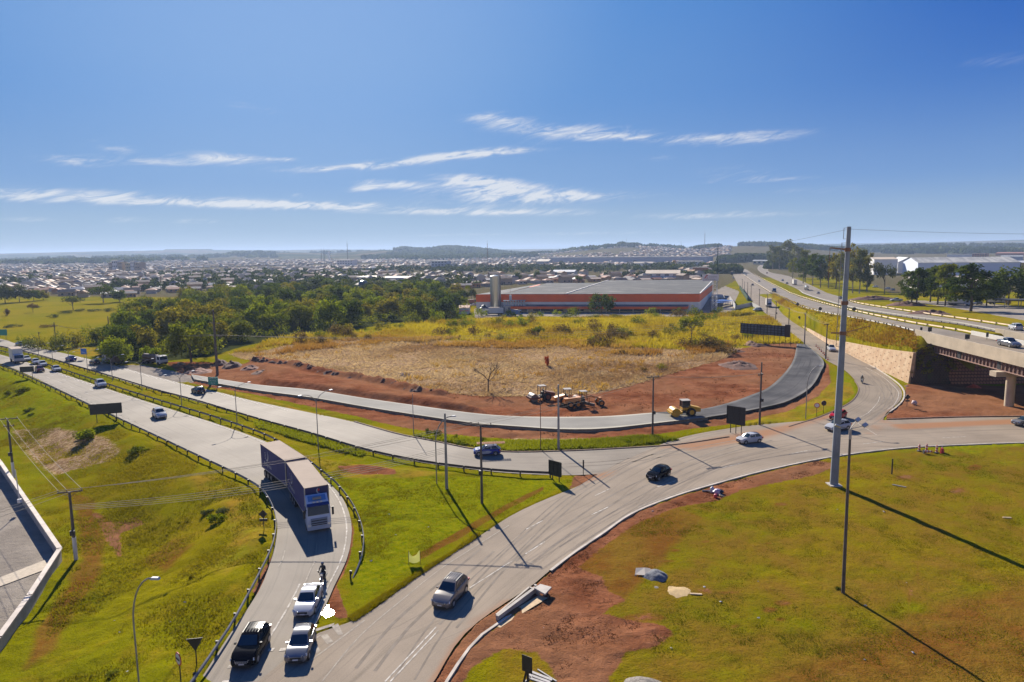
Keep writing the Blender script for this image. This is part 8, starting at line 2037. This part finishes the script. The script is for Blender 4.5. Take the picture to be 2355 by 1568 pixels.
# --- grasses
def grass(name, polys, n, h, wd, blades, mat, seed, lie=.35, dens=None, spread=.5):
 rs = np.random.RandomState(seed); P_ = []
 A = [abs(sum(p[i][0] * p[(i + 1) % len(p)][1] - p[(i + 1) % len(p)][0] * p[i][1] for i in range(len(p)))) / 2 for p in polys]; tot = sum(A)
 for p, a in zip(polys, A):
  Q = np.asarray(p, float); need = int(n * a / tot); c = 0
  while c < need:
   x = rs.uniform(Q[:, 0].min(), Q[:, 0].max(), need * 3 + 50); y = rs.uniform(Q[:, 1].min(), Q[:, 1].max(), need * 3 + 50)
   d, ins = sdist(x, y, Q); ok = ins & (rs.rand(len(x)) < (dens(x, y) if dens else 1)); x, y = x[ok], y[ok]
   P_.append(np.stack([x, y], 1)[:need - c]); c += len(P_[-1])
   if len(x) == 0: break
 X = np.concatenate(P_); Zg = Zt(X[:, 0], X[:, 1]); m = len(X)
 hh = h * (.55 + .9 * fbm(X[:, 0], X[:, 1], .08, seed)) * (.7 + .6 * rs.rand(m))
 X3 = np.repeat(np.concatenate([X, Zg[:, None] - .02], 1), blades, axis=0); hh = np.repeat(hh, blades); k = len(X3)
 ang = rs.rand(k) * 6.283; base = X3 + np.stack([np.cos(ang), np.sin(ang), 0 * ang], 1) * (spread * rs.rand(k) ** .5)[:, None]
 a2 = rs.rand(k) * 6.283; side = np.stack([np.cos(a2), np.sin(a2), 0 * a2], 1) * (wd * (.6 + .8 * rs.rand(k)))[:, None] * .5
 tip = base + np.stack([np.cos(ang) * lie, np.sin(ang) * lie, np.ones(k)], 1) * hh[:, None] * (.7 + .5 * rs.rand(k))[:, None] + rs.normal(size=(k, 3)) * .15 * hh[:, None]
 V = np.stack([base - side, base + side, tip], 1).reshape(-1, 3)
 me = mesh_np(name, V, np.arange(len(V)).reshape(-1, 3), mat)
 t = np.clip(.5 + (fbm(X3[:, 0], X3[:, 1], .05, seed + 3) - .44) * 2.4 + rs.normal(size=k) * .12, 0, 1); t3 = np.repeat(t, 3)
 cattr(me, 'tint', np.stack([t3, t3, t3, np.ones_like(t3)], 1))
 o = bpy.data.objects.new(name, me); link(o); tag(o, kind='stuff'); return o
GM_GOLD = leaf_mat('golden_grass', (.20, .095, .018), (.42, .33, .018), .5)
GM_DRY = leaf_mat('dry_tussock', (.26, .13, .03), (.42, .27, .06), .55)
GM_STRAW = leaf_mat('straw', (.30, .17, .08), (.70, .53, .34), .45)
GM_LUSH = leaf_mat('lush_grass', (.10, .125, .005), (.26, .27, .010), .5)
GM_LAWN = leaf_mat('lawn_tuft', (.095, .098, .003), (.26, .205, .006), .5)
grass('golden_grass', [P_GOLD[0][0]], 24000, 1.2, .28, 5, GM_GOLD, 31, .5, lambda x, y: np.clip(fbm(x, y, .06, 41) * 3.6 - 1.05, .04, 1))
grass('straw', [P_STRAW[0][0]], 24000, .55, .20, 4, GM_STRAW, 32, 1.6, lambda x, y: np.clip(fbm(x, y, .12, 42) * 2.4 - .4, .1, 1), .6)
grass('dry_tussocks', [P_STRAW[0][0]], 420, .9, .18, 14, GM_DRY, 33, .5, lambda x, y: (fbm(x, y, .06, 43) > .52) * 1.0 + .02, .6)
grass('dry_tussocks', [D((588, 800), (813, 774), (1113, 780), (1427, 788), (1567, 794), (1690, 788), (1690, 806), (1567, 822), (1427, 816), (1264, 808), (1113, 800), (813, 794), (588, 822))], 2600, 1.25, .24, 10, GM_DRY, 55, .5, lambda x, y: (fbm(x, y, .09, 56) > .47) * 1.0 + .02, .7)
grass('lush_grass', [P_LUSH[1][0], D((588, 968), (713, 1003), (838, 1042), (832, 1050), (710, 1018), (600, 985), (588, 980))], 9000, .45, .14, 5, GM_LUSH, 34, .4, None, .3)
grass('verge_tussocks', [D((804, 1420), (951, 1324), (1040, 1270), (1101, 1226), (1101, 1232), (951, 1331), (815, 1428))], 2600, .22, .07, 6, GM_LAWN, 35, .5, None, .2)
PG_L = [[G(*p)[:2] for p in ((-40, 860), (56, 880), (130, 915), (230, 965), (375, 1030), (470, 1075), (585, 1132), (622, 1210), (600, 1300), (530, 1420), (440, 1560), (380, 1640), (60, 1640), (150, 1300), (60, 1110), (-40, 1000))]]
grass('bank_grass', PG_L, 30000, .20, .09, 4, GM_LAWN, 36, .6, lambda x, y: np.clip(fbm(x, y, .16, 46) * 2.6 - .6, .03, 1), .35)
PG_R = [D((1440, 1210), (1600, 1160), (1800, 1115), (1920, 1075), (2100, 1050), (2354, 1040), (2450, 1040), (2450, 1620), (1560, 1620), (1480, 1500), (1480, 1320))]
grass('lawn_tufts', PG_R, 26000, .08, .06, 4, GM_LAWN, 37, .7, lambda x, y: np.clip(fbm(x, y, .2, 47) * 2.4 - .5, .05, 1), .3)
GM_CLOD = leaf_mat('clod', (.12, .045, .020), (.24, .105, .052), 0.3)
grass('soil_clods', [DIRT[1][0]], 2600, .05, .16, 3, GM_CLOD, 51, .2, lambda x, y: np.clip(fbm(x, y, .25, 52) * 3 - .9, .03, 1), .25)
grass('soil_clods', [DIRT[0][0]], 2600, .10, .30, 3, GM_CLOD, 53, .2, lambda x, y: np.clip(fbm(x, y, .12, 54) * 3.2 - 1.1, .01, 1), .4)
PG_T = [D((640, 1030), (760, 1062), (900, 1080), (1177, 1098), (1320, 1104), (1170, 1178), (1000, 1262), (830, 1390), (815, 1330), (838, 1240), (800, 1130), (740, 1080))]
grass('lawn_tufts', PG_T, 12000, .09, .06, 4, GM_LAWN, 38, .7, lambda x, y: np.clip(fbm(x, y, .2, 48) * 2.4 - .5, .05, 1), .3)
EMBP = [tuple(p) for p in offs(R5L, 1.6)[k5:]][::3] + [(q[0] + 1.4, q[1]) for q in WALL[::-1]]
grass('slope_grass', [EMBP], 9000, .55, .22, 4, GM_GOLD, 39, .5, lambda x, y: np.clip(fbm(x, y, .07, 49) * 2.2 - .3, .06, 1), .5)
# --- earth-moving machines
M_CANOPY = pbr('dusty_canopy', (.34, .31, .27), .8, spec=.1); M_MACH = pbr('machine_orange', (.46, .15, .015), .5, var=.15, scale=1.0); M_YEL = pbr('machine_yellow', (.50, .27, .015), .45, var=.12, scale=1.0); M_RUST = pbr('rusty_machine', (.16, .055, .03), .7, var=.3, scale=1.0); M_DRUM = pbr('drum_steel', (.18, .15, .13), .5, .4, var=.3)
def wheel(root, x, y, r_, w_, rim=None):
 m_ = MB(); m_.tube((0, -w_ / 2, 0), (0, w_ / 2, 0), r_, r_, 20); o = m_.build('wheel', M_TYRE, root, 40, loc=(x, y, r_))
 m_ = MB(); m_.tube((0, -w_ / 2 - .02, 0), (0, w_ / 2 + .02, 0), r_ * .55, r_ * .55, 14); m_.build('rim', rim or M_YEL, o, 40)
def rops(root, x0, x1, w_, z0, z1, canopy):
 b = MB(); b.box(x0 - .15, x1 + .15, -w_ - .1, w_ + .1, z1, z1 + .10); b.build('canopy', canopy, root)
 b = MB()
 for x in (x0, x1):
  for y in (-w_, w_): b.box(x - .05, x + .05, y - .05, y + .05, z0, z1 - .002)
 b.build('canopy_posts', M_DARK, root)
def roller(loc, rz, label, paint, drumc, cabin=True, sc=1.0):
 root = empty('road_roller', loc, rz, label, 'road roller')
 b = MB(); b.tube((1.7, -1.05, .78), (1.7, 1.05, .78), .78, .78, 28); b.build('drum', drumc, root, 40)
 b = MB()
 for y in (-1.22, 1.22): b.box(.75, 2.65, y - .08, y + .08, .55, .95)
 b.box(2.5, 2.68, -1.139, 1.139, .55, .95); b.box(.55, .75, -1.139, 1.139, .55, 1.0); b.build('drum_frame', paint, root)
 b = MB(); b.box(-.35, .55, -.45, .45, .5, 1.1); b.build('joint', M_DARK, root)
 for y in (-.85, .85): wheel(root, -1.15, y, .76, .52, paint)
 b = MB(); b.add([(-2.9, -.75, .75), (-.30, -.75, .75), (-.30, .75, .75), (-2.9, .75, .75), (-2.9, -.70, 1.45), (-.8, -.70, 1.95), (-.8, .70, 1.95), (-2.9, .70, 1.45)], [(3, 2, 1, 0), (4, 5, 6, 7), (0, 1, 5, 4), (1, 2, 6, 5), (2, 3, 7, 6), (3, 0, 4, 7)]); b.build('engine_cover', paint, root)
 if cabin:
  b = MB(); b.box(-.95, .45, -.72, .72, 1.1, 1.55); b.build('cabin_base', paint, root); b = MB(); b.box(-.9, .40, -.70, .70, 1.552, 2.75); b.build('cabin_glass', M_GLASS, root)
  rops(root, -.9, .42, .71, 1.5, 2.77, M_CANOPY)
 else:
  b = MB(); b.box(-.6, -.1, -.3, .3, 1.2, 1.75); b.box(-.65, -.5, -.3, .3, 1.75, 2.2); b.build('seat', M_DARK, root); rops(root, -.85, .35, .7, 1.2, 2.95, M_CANOPY)
 return root
p = G(1571, 955, .5); roller(Vector((p.x, p.y, .5)), R(186), 'yellow road roller with white cab roof on the new road base', M_YEL, M_YEL)
p = G(1243, 920); roller(p, R(200), 'old rusty sheepsfoot roller with pale canopy beside the graders', M_RUST, M_DRUM, False)
def grader(loc, rz, label, paint):
 root = empty('grader', loc, rz, label, 'motor grader')
 for x in (-2.6, -1.1):
  for y in (-1.0, 1.0): wheel(root, x, y, .62, .42, paint)
 for y in (-1.0, 1.0): wheel(root, 3.6, y, .62, .36, paint)
 b = MB(); b.add([(-3.6, -.65, .8), (-.4, -.65, .8), (-.4, .65, .8), (-3.6, .65, .8), (-3.6, -.6, 1.75), (-.4, -.6, 1.95), (-.4, .6, 1.95), (-3.6, .6, 1.75)], [(3, 2, 1, 0), (4, 5, 6, 7), (0, 1, 5, 4), (1, 2, 6, 5), (2, 3, 7, 6), (3, 0, 4, 7)]); b.build('engine_cover', paint, root)
 b = MB(); b.tube((-.4, 0, 1.6), (1.6, 0, 2.0), .17, n=8); b.tube((1.6, 0, 2.0), (3.6, 0, 1.35), .17, n=8); b.box(3.3, 3.9, -.4, .4, .6, 1.6); b.box(3.55, 3.65, -.9, .9, .5, .7); b.build('front_beam', paint, root)
 b = MB(); b.box(-.1, .1, -1.7, 1.7, .12, .72, Matrix.Translation((1.3, 0, 0)) @ Matrix.Rotation(R(25), 4, 'Z')); b.build('blade', M_DRUM, root)
 b = MB(); b.tube((1.3, .5, .7), (1.3, .5, 1.9), .06, n=6); b.tube((1.3, -.5, .7), (1.3, -.5, 1.9), .06, n=6); b.tube((1.3, 0, .75), (3.5, 0, 1.0), .10, n=6); b.build('blade_arm', paint, root)
 b = MB(); b.box(-.2, .5, -.5, .5, .9, 1.5); b.box(-.1, .3, -.25, .25, 1.5, 2.0); b.build('driving_seat', M_DARK, root); rops(root, -.3, .75, .62, 1.4, 2.95, M_CANOPY)
 return root
p = G(1338, 934); grader(p, R(12), 'orange motor grader with pale canopy on the red soil', M_MACH)
p = G(1307, 928); roller(p, R(8), 'orange compactor with pale canopy, close behind the grader', M_MACH, M_RUST, False)
p = G(1235, 898)
# --- heaps, rubble, cones, litter
def heap(px, py, wpx, hpx, dpx, mat, label, name='soil_heap', cat='heap', seed=0, rz=0.0, up=False, rough=.35, group=None):
 if up: x, y = g5(px, py); p = Vector((x, y, float(z5(y))))
 else: p = G(px, py)
 a = wpx / 2 / FP * p.y; h = hpx / FP * p.y; d = dpx
 n, k = 40, 14; V = []; F = []
 for j in range(k + 1):
  r_ = 1 - j / k
  for i in range(n):
   t = 6.2832 * i / n; q = r_ * (1 + .25 * (vnoise(math.cos(t) * 2 + 9, math.sin(t) * 2 + 9, 1.0, seed) - .5)); X, Y = a * q * math.cos(t), d * q * math.sin(t)
   z = h * (1 - r_ ** 1.6) * (1 + rough * (vnoise(X + 50, Y + 50, 1.3, seed + 1) - .5) * 2) + rough * .5 * h * (vnoise(X + 50, Y + 50, 3.5, seed + 2) - .5) * (r_ < .95)
   V.append((X, Y, z - .06))
 for j in range(k):
  for i in range(n): F.append((j * n + i, j * n + (i + 1) % n, (j + 1) * n + (i + 1) % n, (j + 1) * n + i))
 F.append(tuple(k * n + i for i in range(n)))
 me = mesh_np(name, V, np.array([f for f in F if len(f) == 4]), mat, smooth=True); o = bpy.data.objects.new(name, me); o.location = p; o.rotation_euler = (0, 0, rz); link(o); return tag(o, label, cat, group)
M_SOILD = pbr('dark_soil', (.075, .030, .018), .95, col2=(.15, .06, .035), scale=1.5, bump=.6); M_SOIL = pbr('red_soil', (.16, .06, .035), .95, col2=(.26, .11, .065), scale=1.5, bump=.6)
M_GRAV = pbr('grey_gravel', (.085, .09, .10), .95, col2=(.17, .175, .185), scale=5.0, bump=.8); M_SAND = pbr('sand', (.42, .29, .13), .95, var=.2, scale=2.0, bump=.3); M_GRAV2 = pbr('brown_gravel', (.10, .085, .07), .95, col2=(.22, .19, .16), scale=5.0, bump=.8)
for k, (x, y, w_, h_, d_, m_, lb) in enumerate(((505, 838, 34, 12, 4, M_SOILD, 'dark soil heap behind the tall timber pole'), (533, 843, 40, 13, 4, M_SOILD, 'largest dark soil heap right of the tall timber pole'), (575, 848, 40, 8, 3, M_SOIL, 'long reddish soil heap right of the dark ones'), (600, 858, 40, 7, 3, M_SOILD, 'low dark soil heap nearest the gravel road end'), (455, 855, 70, 8, 4, M_SOIL, 'long low red heap at the end of the new gravel road'), (415, 838, 24, 6, 2, M_SOILD, 'small dark heap right of the brown tank flatbed'),
 (1700, 842, 90, 11, 6, M_SOILD, 'big dark soil heap on the red ground left of the curve'), (1745, 795, 60, 6, 2.5, M_SOILD, 'dark bank of soil below the long billboard'), (1725, 793, 34, 9, 3, pbr('straw_soil', (.26, .14, .06), .95, var=.3), 'straw-covered mound left of the dark bank'), (1690, 808, 50, 5, 2, M_SOILD, 'low dark soil bank at the field corner'), (1010, 903, 46, 7, 2, M_SOILD, 'dark heap at the near edge of the cleared field'), (960, 898, 40, 9, 2.2, M_SOILD, 'dark heap left of the lone leafless tree'), (930, 862, 40, 7, 2.2, M_SOILD, 'dark rubble pile inside the cleared field'))):
 heap(x, y, w_, h_, d_, m_, lb, seed=k + 3)
for k in range(30):
 q = resample(smooth_line(MOUND, 2), 31)[k]; px, py = proj(q[0], q[1], 0)
 lb = 'lump of dark soil in the row along the near edge of the cleared field'; heap(px + rnd.uniform(-4, 4), py + rnd.uniform(0, 4), rnd.uniform(22, 44), rnd.uniform(5, 10), rnd.uniform(1.2, 2.2), M_SOILD, lb, seed=60 + k, rz=R(-25), group=lb, rough=.6)
heap(2010, 690, 110, 9, 5, M_SOILD, 'long dark earth bank under the tall trees beyond the highway', up=True, seed=31, rz=R(-25)); heap(2085, 703, 90, 10, 5, M_SOILD, 'dark earth bank in front of the leftmost pines', up=True, seed=32, rz=R(-30)); heap(2140, 722, 100, 9, 4, M_SOILD, 'dark earth bank right of the pines, nearest the highway', up=True, seed=33, rz=R(-25))
heap(1506, 1324, 66, 16, 1.3, M_GRAV, 'dark grey gravel heap on the roundabout lawn', 'gravel_heap', seed=41, rough=.3); heap(1560, 1362, 84, 5, 1.5, M_SAND, 'flat heap of yellow sand below the grey gravel', 'sand_heap', seed=42, rough=.2); heap(1508, 1352, 36, 3, .8, M_GRAV2, 'thin spread of grey grit left of the sand', 'gravel_heap', seed=43)
heap(1493, 1600, 145, 34, 2.2, M_GRAV2, 'large gravel heap cut off by the bottom edge', 'gravel_heap', seed=44, rough=.2)
heap(2085, 889, 14, 4, 1, M_SOILD, 'small dark heap at the foot of the abutment', seed=45); o = heap(2238, 890, 34, 6, 1.2, pbr('orange_net', (.45, .07, .02), .7, var=.4, scale=3), 'heap of orange netting at the foot of the pitched slope', 'netting', 'netting', seed=46)
def plankset(px, py, label, pieces, name, mat, cat):
 p = G(px, py); r_ = empty(name, p, 0, label, cat)
 for (x, y, L, w_, z, a) in pieces: b = MB(); b.box(-L / 2, L / 2, -w_ / 2, w_ / 2, z, z + .06, Matrix.Translation((x, y, 0)) @ Matrix.Rotation(R(a), 4, 'Z')); b.build('board', mat, r_)
 return r_
M_BOARD = pbr('grey_board', (.36, .33, .30), .8, var=.2); M_BOARDW = pbr('pale_board', (.46, .33, .20), .8, var=.2)
plankset(1240, 1562, 'grey pallet boards beside the leaning plate sign', ((0, 0, 1.7, .22, .05, -32), (.15, .3, 1.8, .22, .05, -34), (-.12, -.28, 1.5, .2, .05, -30), (.55, .35, 1.9, .1, .05, -48), (-1.0, -.3, 1.5, .1, .05, 45)), 'pallet', M_BOARD, 'pallet')
for px, py, L, a, lb in ((1600, 1367, 1.0, -8, 'pale plank lying below the sand heap'), (2315, 1191, .85, -8, 'short pale plank lying alone on the lawn'), (2067, 1118, 1.6, -42, 'grey pipe lying beside the short black post')):
 p = G(px, py); b = MB(); b.box(-L / 2, L / 2, -.10, .10, .02, .10); tag(b.build('plank', M_BOARDW if 'plank' in lb else M_STEEL, loc=p, rz=R(a)), lb, 'plank')
p = G(2050, 1090); b = MB(); b.tube((0, 0, -.2), (0, 0, top_h(p, 2050, 1055)), .085, n=10); tag(b.build('short_post', M_DARK, loc=p), 'short black post standing alone on the lawn', 'post')
p = G(1480, 1318); b = MB(); b.add([(-.9, -.4, .1), (.0, -.7, .15), (1.0, -.4, .2), (-.7, .3, .4), (.1, .25, .45), (.6, .2, .4)], [(0, 1, 4, 3), (1, 2, 5, 4)]); tag(b.build('tarpaulin', pbr('pale_tarp', (.48, .40, .30), .6), loc=p), 'pale torn sacking lying on the grey gravel heap', 'sacking')
M_STRIPE = bpy.data.materials.new('barrel_stripes'); M_STRIPE.use_nodes = True; nt = M_STRIPE.node_tree; b_ = nt.nodes['Principled BSDF']; tc2 = nt.nodes.new('ShaderNodeTexCoord'); sp2 = nt.nodes.new('ShaderNodeSeparateXYZ'); nt.links.new(tc2.outputs['Object'], sp2.inputs[0])
f_ = mathn(nt, 'GREATER_THAN', mathn(nt, 'FRACT', mathn(nt, 'ADD', mathn(nt, 'MULTIPLY', sp2.outputs[2], 2.6), mathn(nt, 'MULTIPLY', sp2.outputs[0], .8))), .5); nt.links.new(mixc(nt, f_, (.62, .50, .42), (.50, .06, .015)), b_.inputs['Base Color'])
def barrel(px, py, h, label, lying=False, rz=0):
 p = G(px, py); r_ = empty('traffic_marker', p, rz, label, 'traffic marker', 'striped road markers dumped on the lawn')
 b = MB(); b.lathe([(.16, .08), (.15, h * .9), (.10, h), (.02, h + .03)], 12); o = b.build('striped_tube', M_STRIPE, r_, 40)
 b = MB(); b.lathe([(.34, 0), (.30, .08), (.16, .10)], 12); o2 = b.build('rubber_base', M_TYRE, r_)
 if lying: r_.rotation_euler = (0, R(86), rz); r_.location = p + Vector((0, 0, .3))
 return r_
barrel(2113, 1037, 1.0, 'leftmost upright striped marker of the dumped group'); barrel(2130, 1036, 1.0, 'thin upright striped marker second from left'); barrel(2153, 1041, 1.1, 'leaning striped marker beside the red barrier bases'); barrel(2122, 1043, 1.2, 'pale striped marker lying flat in front of the upright ones', True, R(-12))
p = G(2163, 1041); rb_ = empty('barrier_base', p, R(15), 'red plastic barrier bases heaped at the right of the dumped markers', 'barrier')
for k in range(3): b = MB(); b.box(-.3, .3, -.12, .12, 0, .7, Matrix.Translation((.15 * k, .2 * k - .2, 0)) @ Matrix.Rotation(R(12 * k), 4, 'Z'), taper=.6); b.build('base', M_RED, rb_)
b = MB(); b.tube((.1, 0, .6), (.12, 0, 1.15), .03, n=6); b.tube((.3, .1, .6), (.3, .1, 1.1), .03, n=6); b.build('poles', M_WHITE, rb_)
for k, (px, py, kd, lb) in enumerate(((1637, 1132, 'jug', 'white plastic jug in the rubbish by the kerb'), (1648, 1136, 'bag', 'bulging purple-white bag in the rubbish by the kerb'), (1645, 1144, 'can', 'red container in the rubbish by the kerb'), (1655, 1135, 'dark', 'dark bag in the rubbish by the kerb'), (1661, 1141, 'card', 'pale cardboard sheet in the rubbish by the kerb'), (1625, 1130, 'pipe', 'grey pipe end lying left of the rubbish by the kerb'))):
 p = G(px, py); b = MB()
 if kd == 'jug': b.lathe([(.26, 0), (.28, .5), (.20, .64), (.08, .70), (.08, .80)], 12); m_ = PAINT['white']
 elif kd == 'can': b.lathe([(.22, 0), (.24, .30), (.18, .42), (.06, .46)], 12); m_ = M_RED
 elif kd == 'bag': b.blob((0, 0, .3), (.5, .4, .36), 10, 7, 3, .2); m_ = pbr('purple_white', (.42, .33, .42), .5, var=.3, scale=3)
 elif kd == 'dark': b.blob((0, 0, .25), (.4, .45, .3), 10, 7, 5, .2); m_ = M_TRIM
 elif kd == 'card': b.box(-.5, .5, -.3, .3, .03, .12, Matrix.Rotation(R(20), 4, 'Y')); m_ = M_BOARDW
 else: b.tube((-.6, 0, .1), (.6, -.1, .1), .10, n=10); m_ = M_STEEL
 tag(b.build({'jug': 'plastic_jug', 'bag': 'rubbish_bag', 'can': 'red_container', 'dark': 'rubbish_bag', 'card': 'cardboard', 'pipe': 'pipe'}[kd], m_, smooth=50, loc=p), lb, 'rubbish')
p = G(2101, 931); b = MB(); b.blob((0, 0, .4), (.5, .45, .45), 10, 7, 8, .25); tag(b.build('rubbish_bag', pbr('pale_pink', (.5, .36, .32), .6, var=.4, scale=4), smooth=50, loc=p), 'pale bundle beside the diamond sign on the red dirt', 'rubbish')
CN = None
for k, (px, py) in enumerate(((1876, 797), (1880, 801), (1884, 805), (1888, 809), (1892, 813), (1895, 817), (1899, 822), (1903, 828))):
 p = G(px, py); lb = 'orange traffic cone in the row beside the side road'
 if CN is None:
  CN = empty('traffic_cone', p, 0, lb, 'traffic cone', 'traffic cones beside the side road'); b = MB(); b.lathe([(.19, .04), (.05, .9)], 12); b.build('cone', pbr('cone_orange', (.55, .10, .015), .5), CN); b = MB(); b.box(-.27, .27, -.27, .27, 0, .04); b.build('base', M_TYRE, CN); b = MB(); b.lathe([(.128, .45), (.105, .60)], 12); b.build('white_band', M_WHITE, CN)
 else: copy_tree(CN, p, 0, lb)
p0_ = [g0(*q) for q in ((748, 1398), (756, 1391), (769, 1393), (771, 1402), (767, 1414), (758, 1419), (748, 1421), (743, 1416), (737, 1412), (744, 1406))]
pm2 = bpy.data.materials.new('puddle_water'); pm2.use_nodes = True; b_ = pm2.node_tree.nodes['Principled BSDF']; b_.inputs['Base Color'].default_value = (.25, .22, .18, 1); b_.inputs['Roughness'].default_value = .13; b_.inputs['Specular IOR Level'].default_value = .8
b = MB(); b.add([(x, y, .045) for x, y in p0_], [tuple(range(len(p0_)))]); o = b.build('puddle', pm2); tag(o, kind='structure')
LB = [(263, 1429), (392, 1430), (274, 1454), (245, 1551), (293, 1544), (327, 1552), (425, 1385), (396, 1533), (300, 1460), (1743, 1422), (1461, 1323), (1501, 1176), (2032, 1177), (1925, 1172), (1988, 1517), (2099, 1501), (1619, 1350), (1657, 1384), (1743, 1337), (1990, 1393), (1250, 1445), (1543, 1490), (2084, 1340), (836, 1239), (910, 1230), (895, 1183), (853, 1290), (830, 1226), (868, 1090), (985, 1212)]
LT = None
for k, (px, py) in enumerate(LB):
 p = G(px, py); s = rnd.uniform(.4, .9); wh = 'on the grass bank at left' if px < 600 else 'on the grass triangle' if px < 1200 else 'on the roundabout lawn'
 lb = 'scrap of white litter lying ' + wh
 if LT is None: b = MB(); b.add([(-.16, -.1, .02), (.14, -.12, .05), (.18, .1, .10), (-.12, .12, .06), (0, 0, .14)], [(0, 1, 4), (1, 2, 4), (2, 3, 4), (3, 0, 4)]); LT = b.build('litter_scrap', PAINT['white'], loc=p); tag(LT, lb, 'litter', lb)
 else: o = LT.copy(); COL.objects.link(o); o.location = p; o.rotation_euler = (0, 0, rnd.uniform(0, 6)); o.scale = (s, s, s); o['label'] = lb; o['group'] = lb
# --- the air over the valley
hb = MB(); hb.box(-15000, 15000, -150, 13800, -5.0, 135.0)
hm = bpy.data.materials.new('haze'); hm.use_nodes = True; nt = hm.node_tree; nt.nodes.clear()
pv = nt.nodes.new('ShaderNodeVolumePrincipled')
pv.inputs['Color'].default_value = (0.46, 0.60, 0.84, 1); pv.inputs['Density'].default_value = 0.00011; pv.inputs['Anisotropy'].default_value = 0.2
ho = nt.nodes.new('ShaderNodeOutputMaterial'); nt.links.new(pv.outputs[0], ho.inputs['Volume'])
hz = hb.build('haze', hm); tag(hz, kind='stuff')
hm.cycles.homogeneous_volume = True
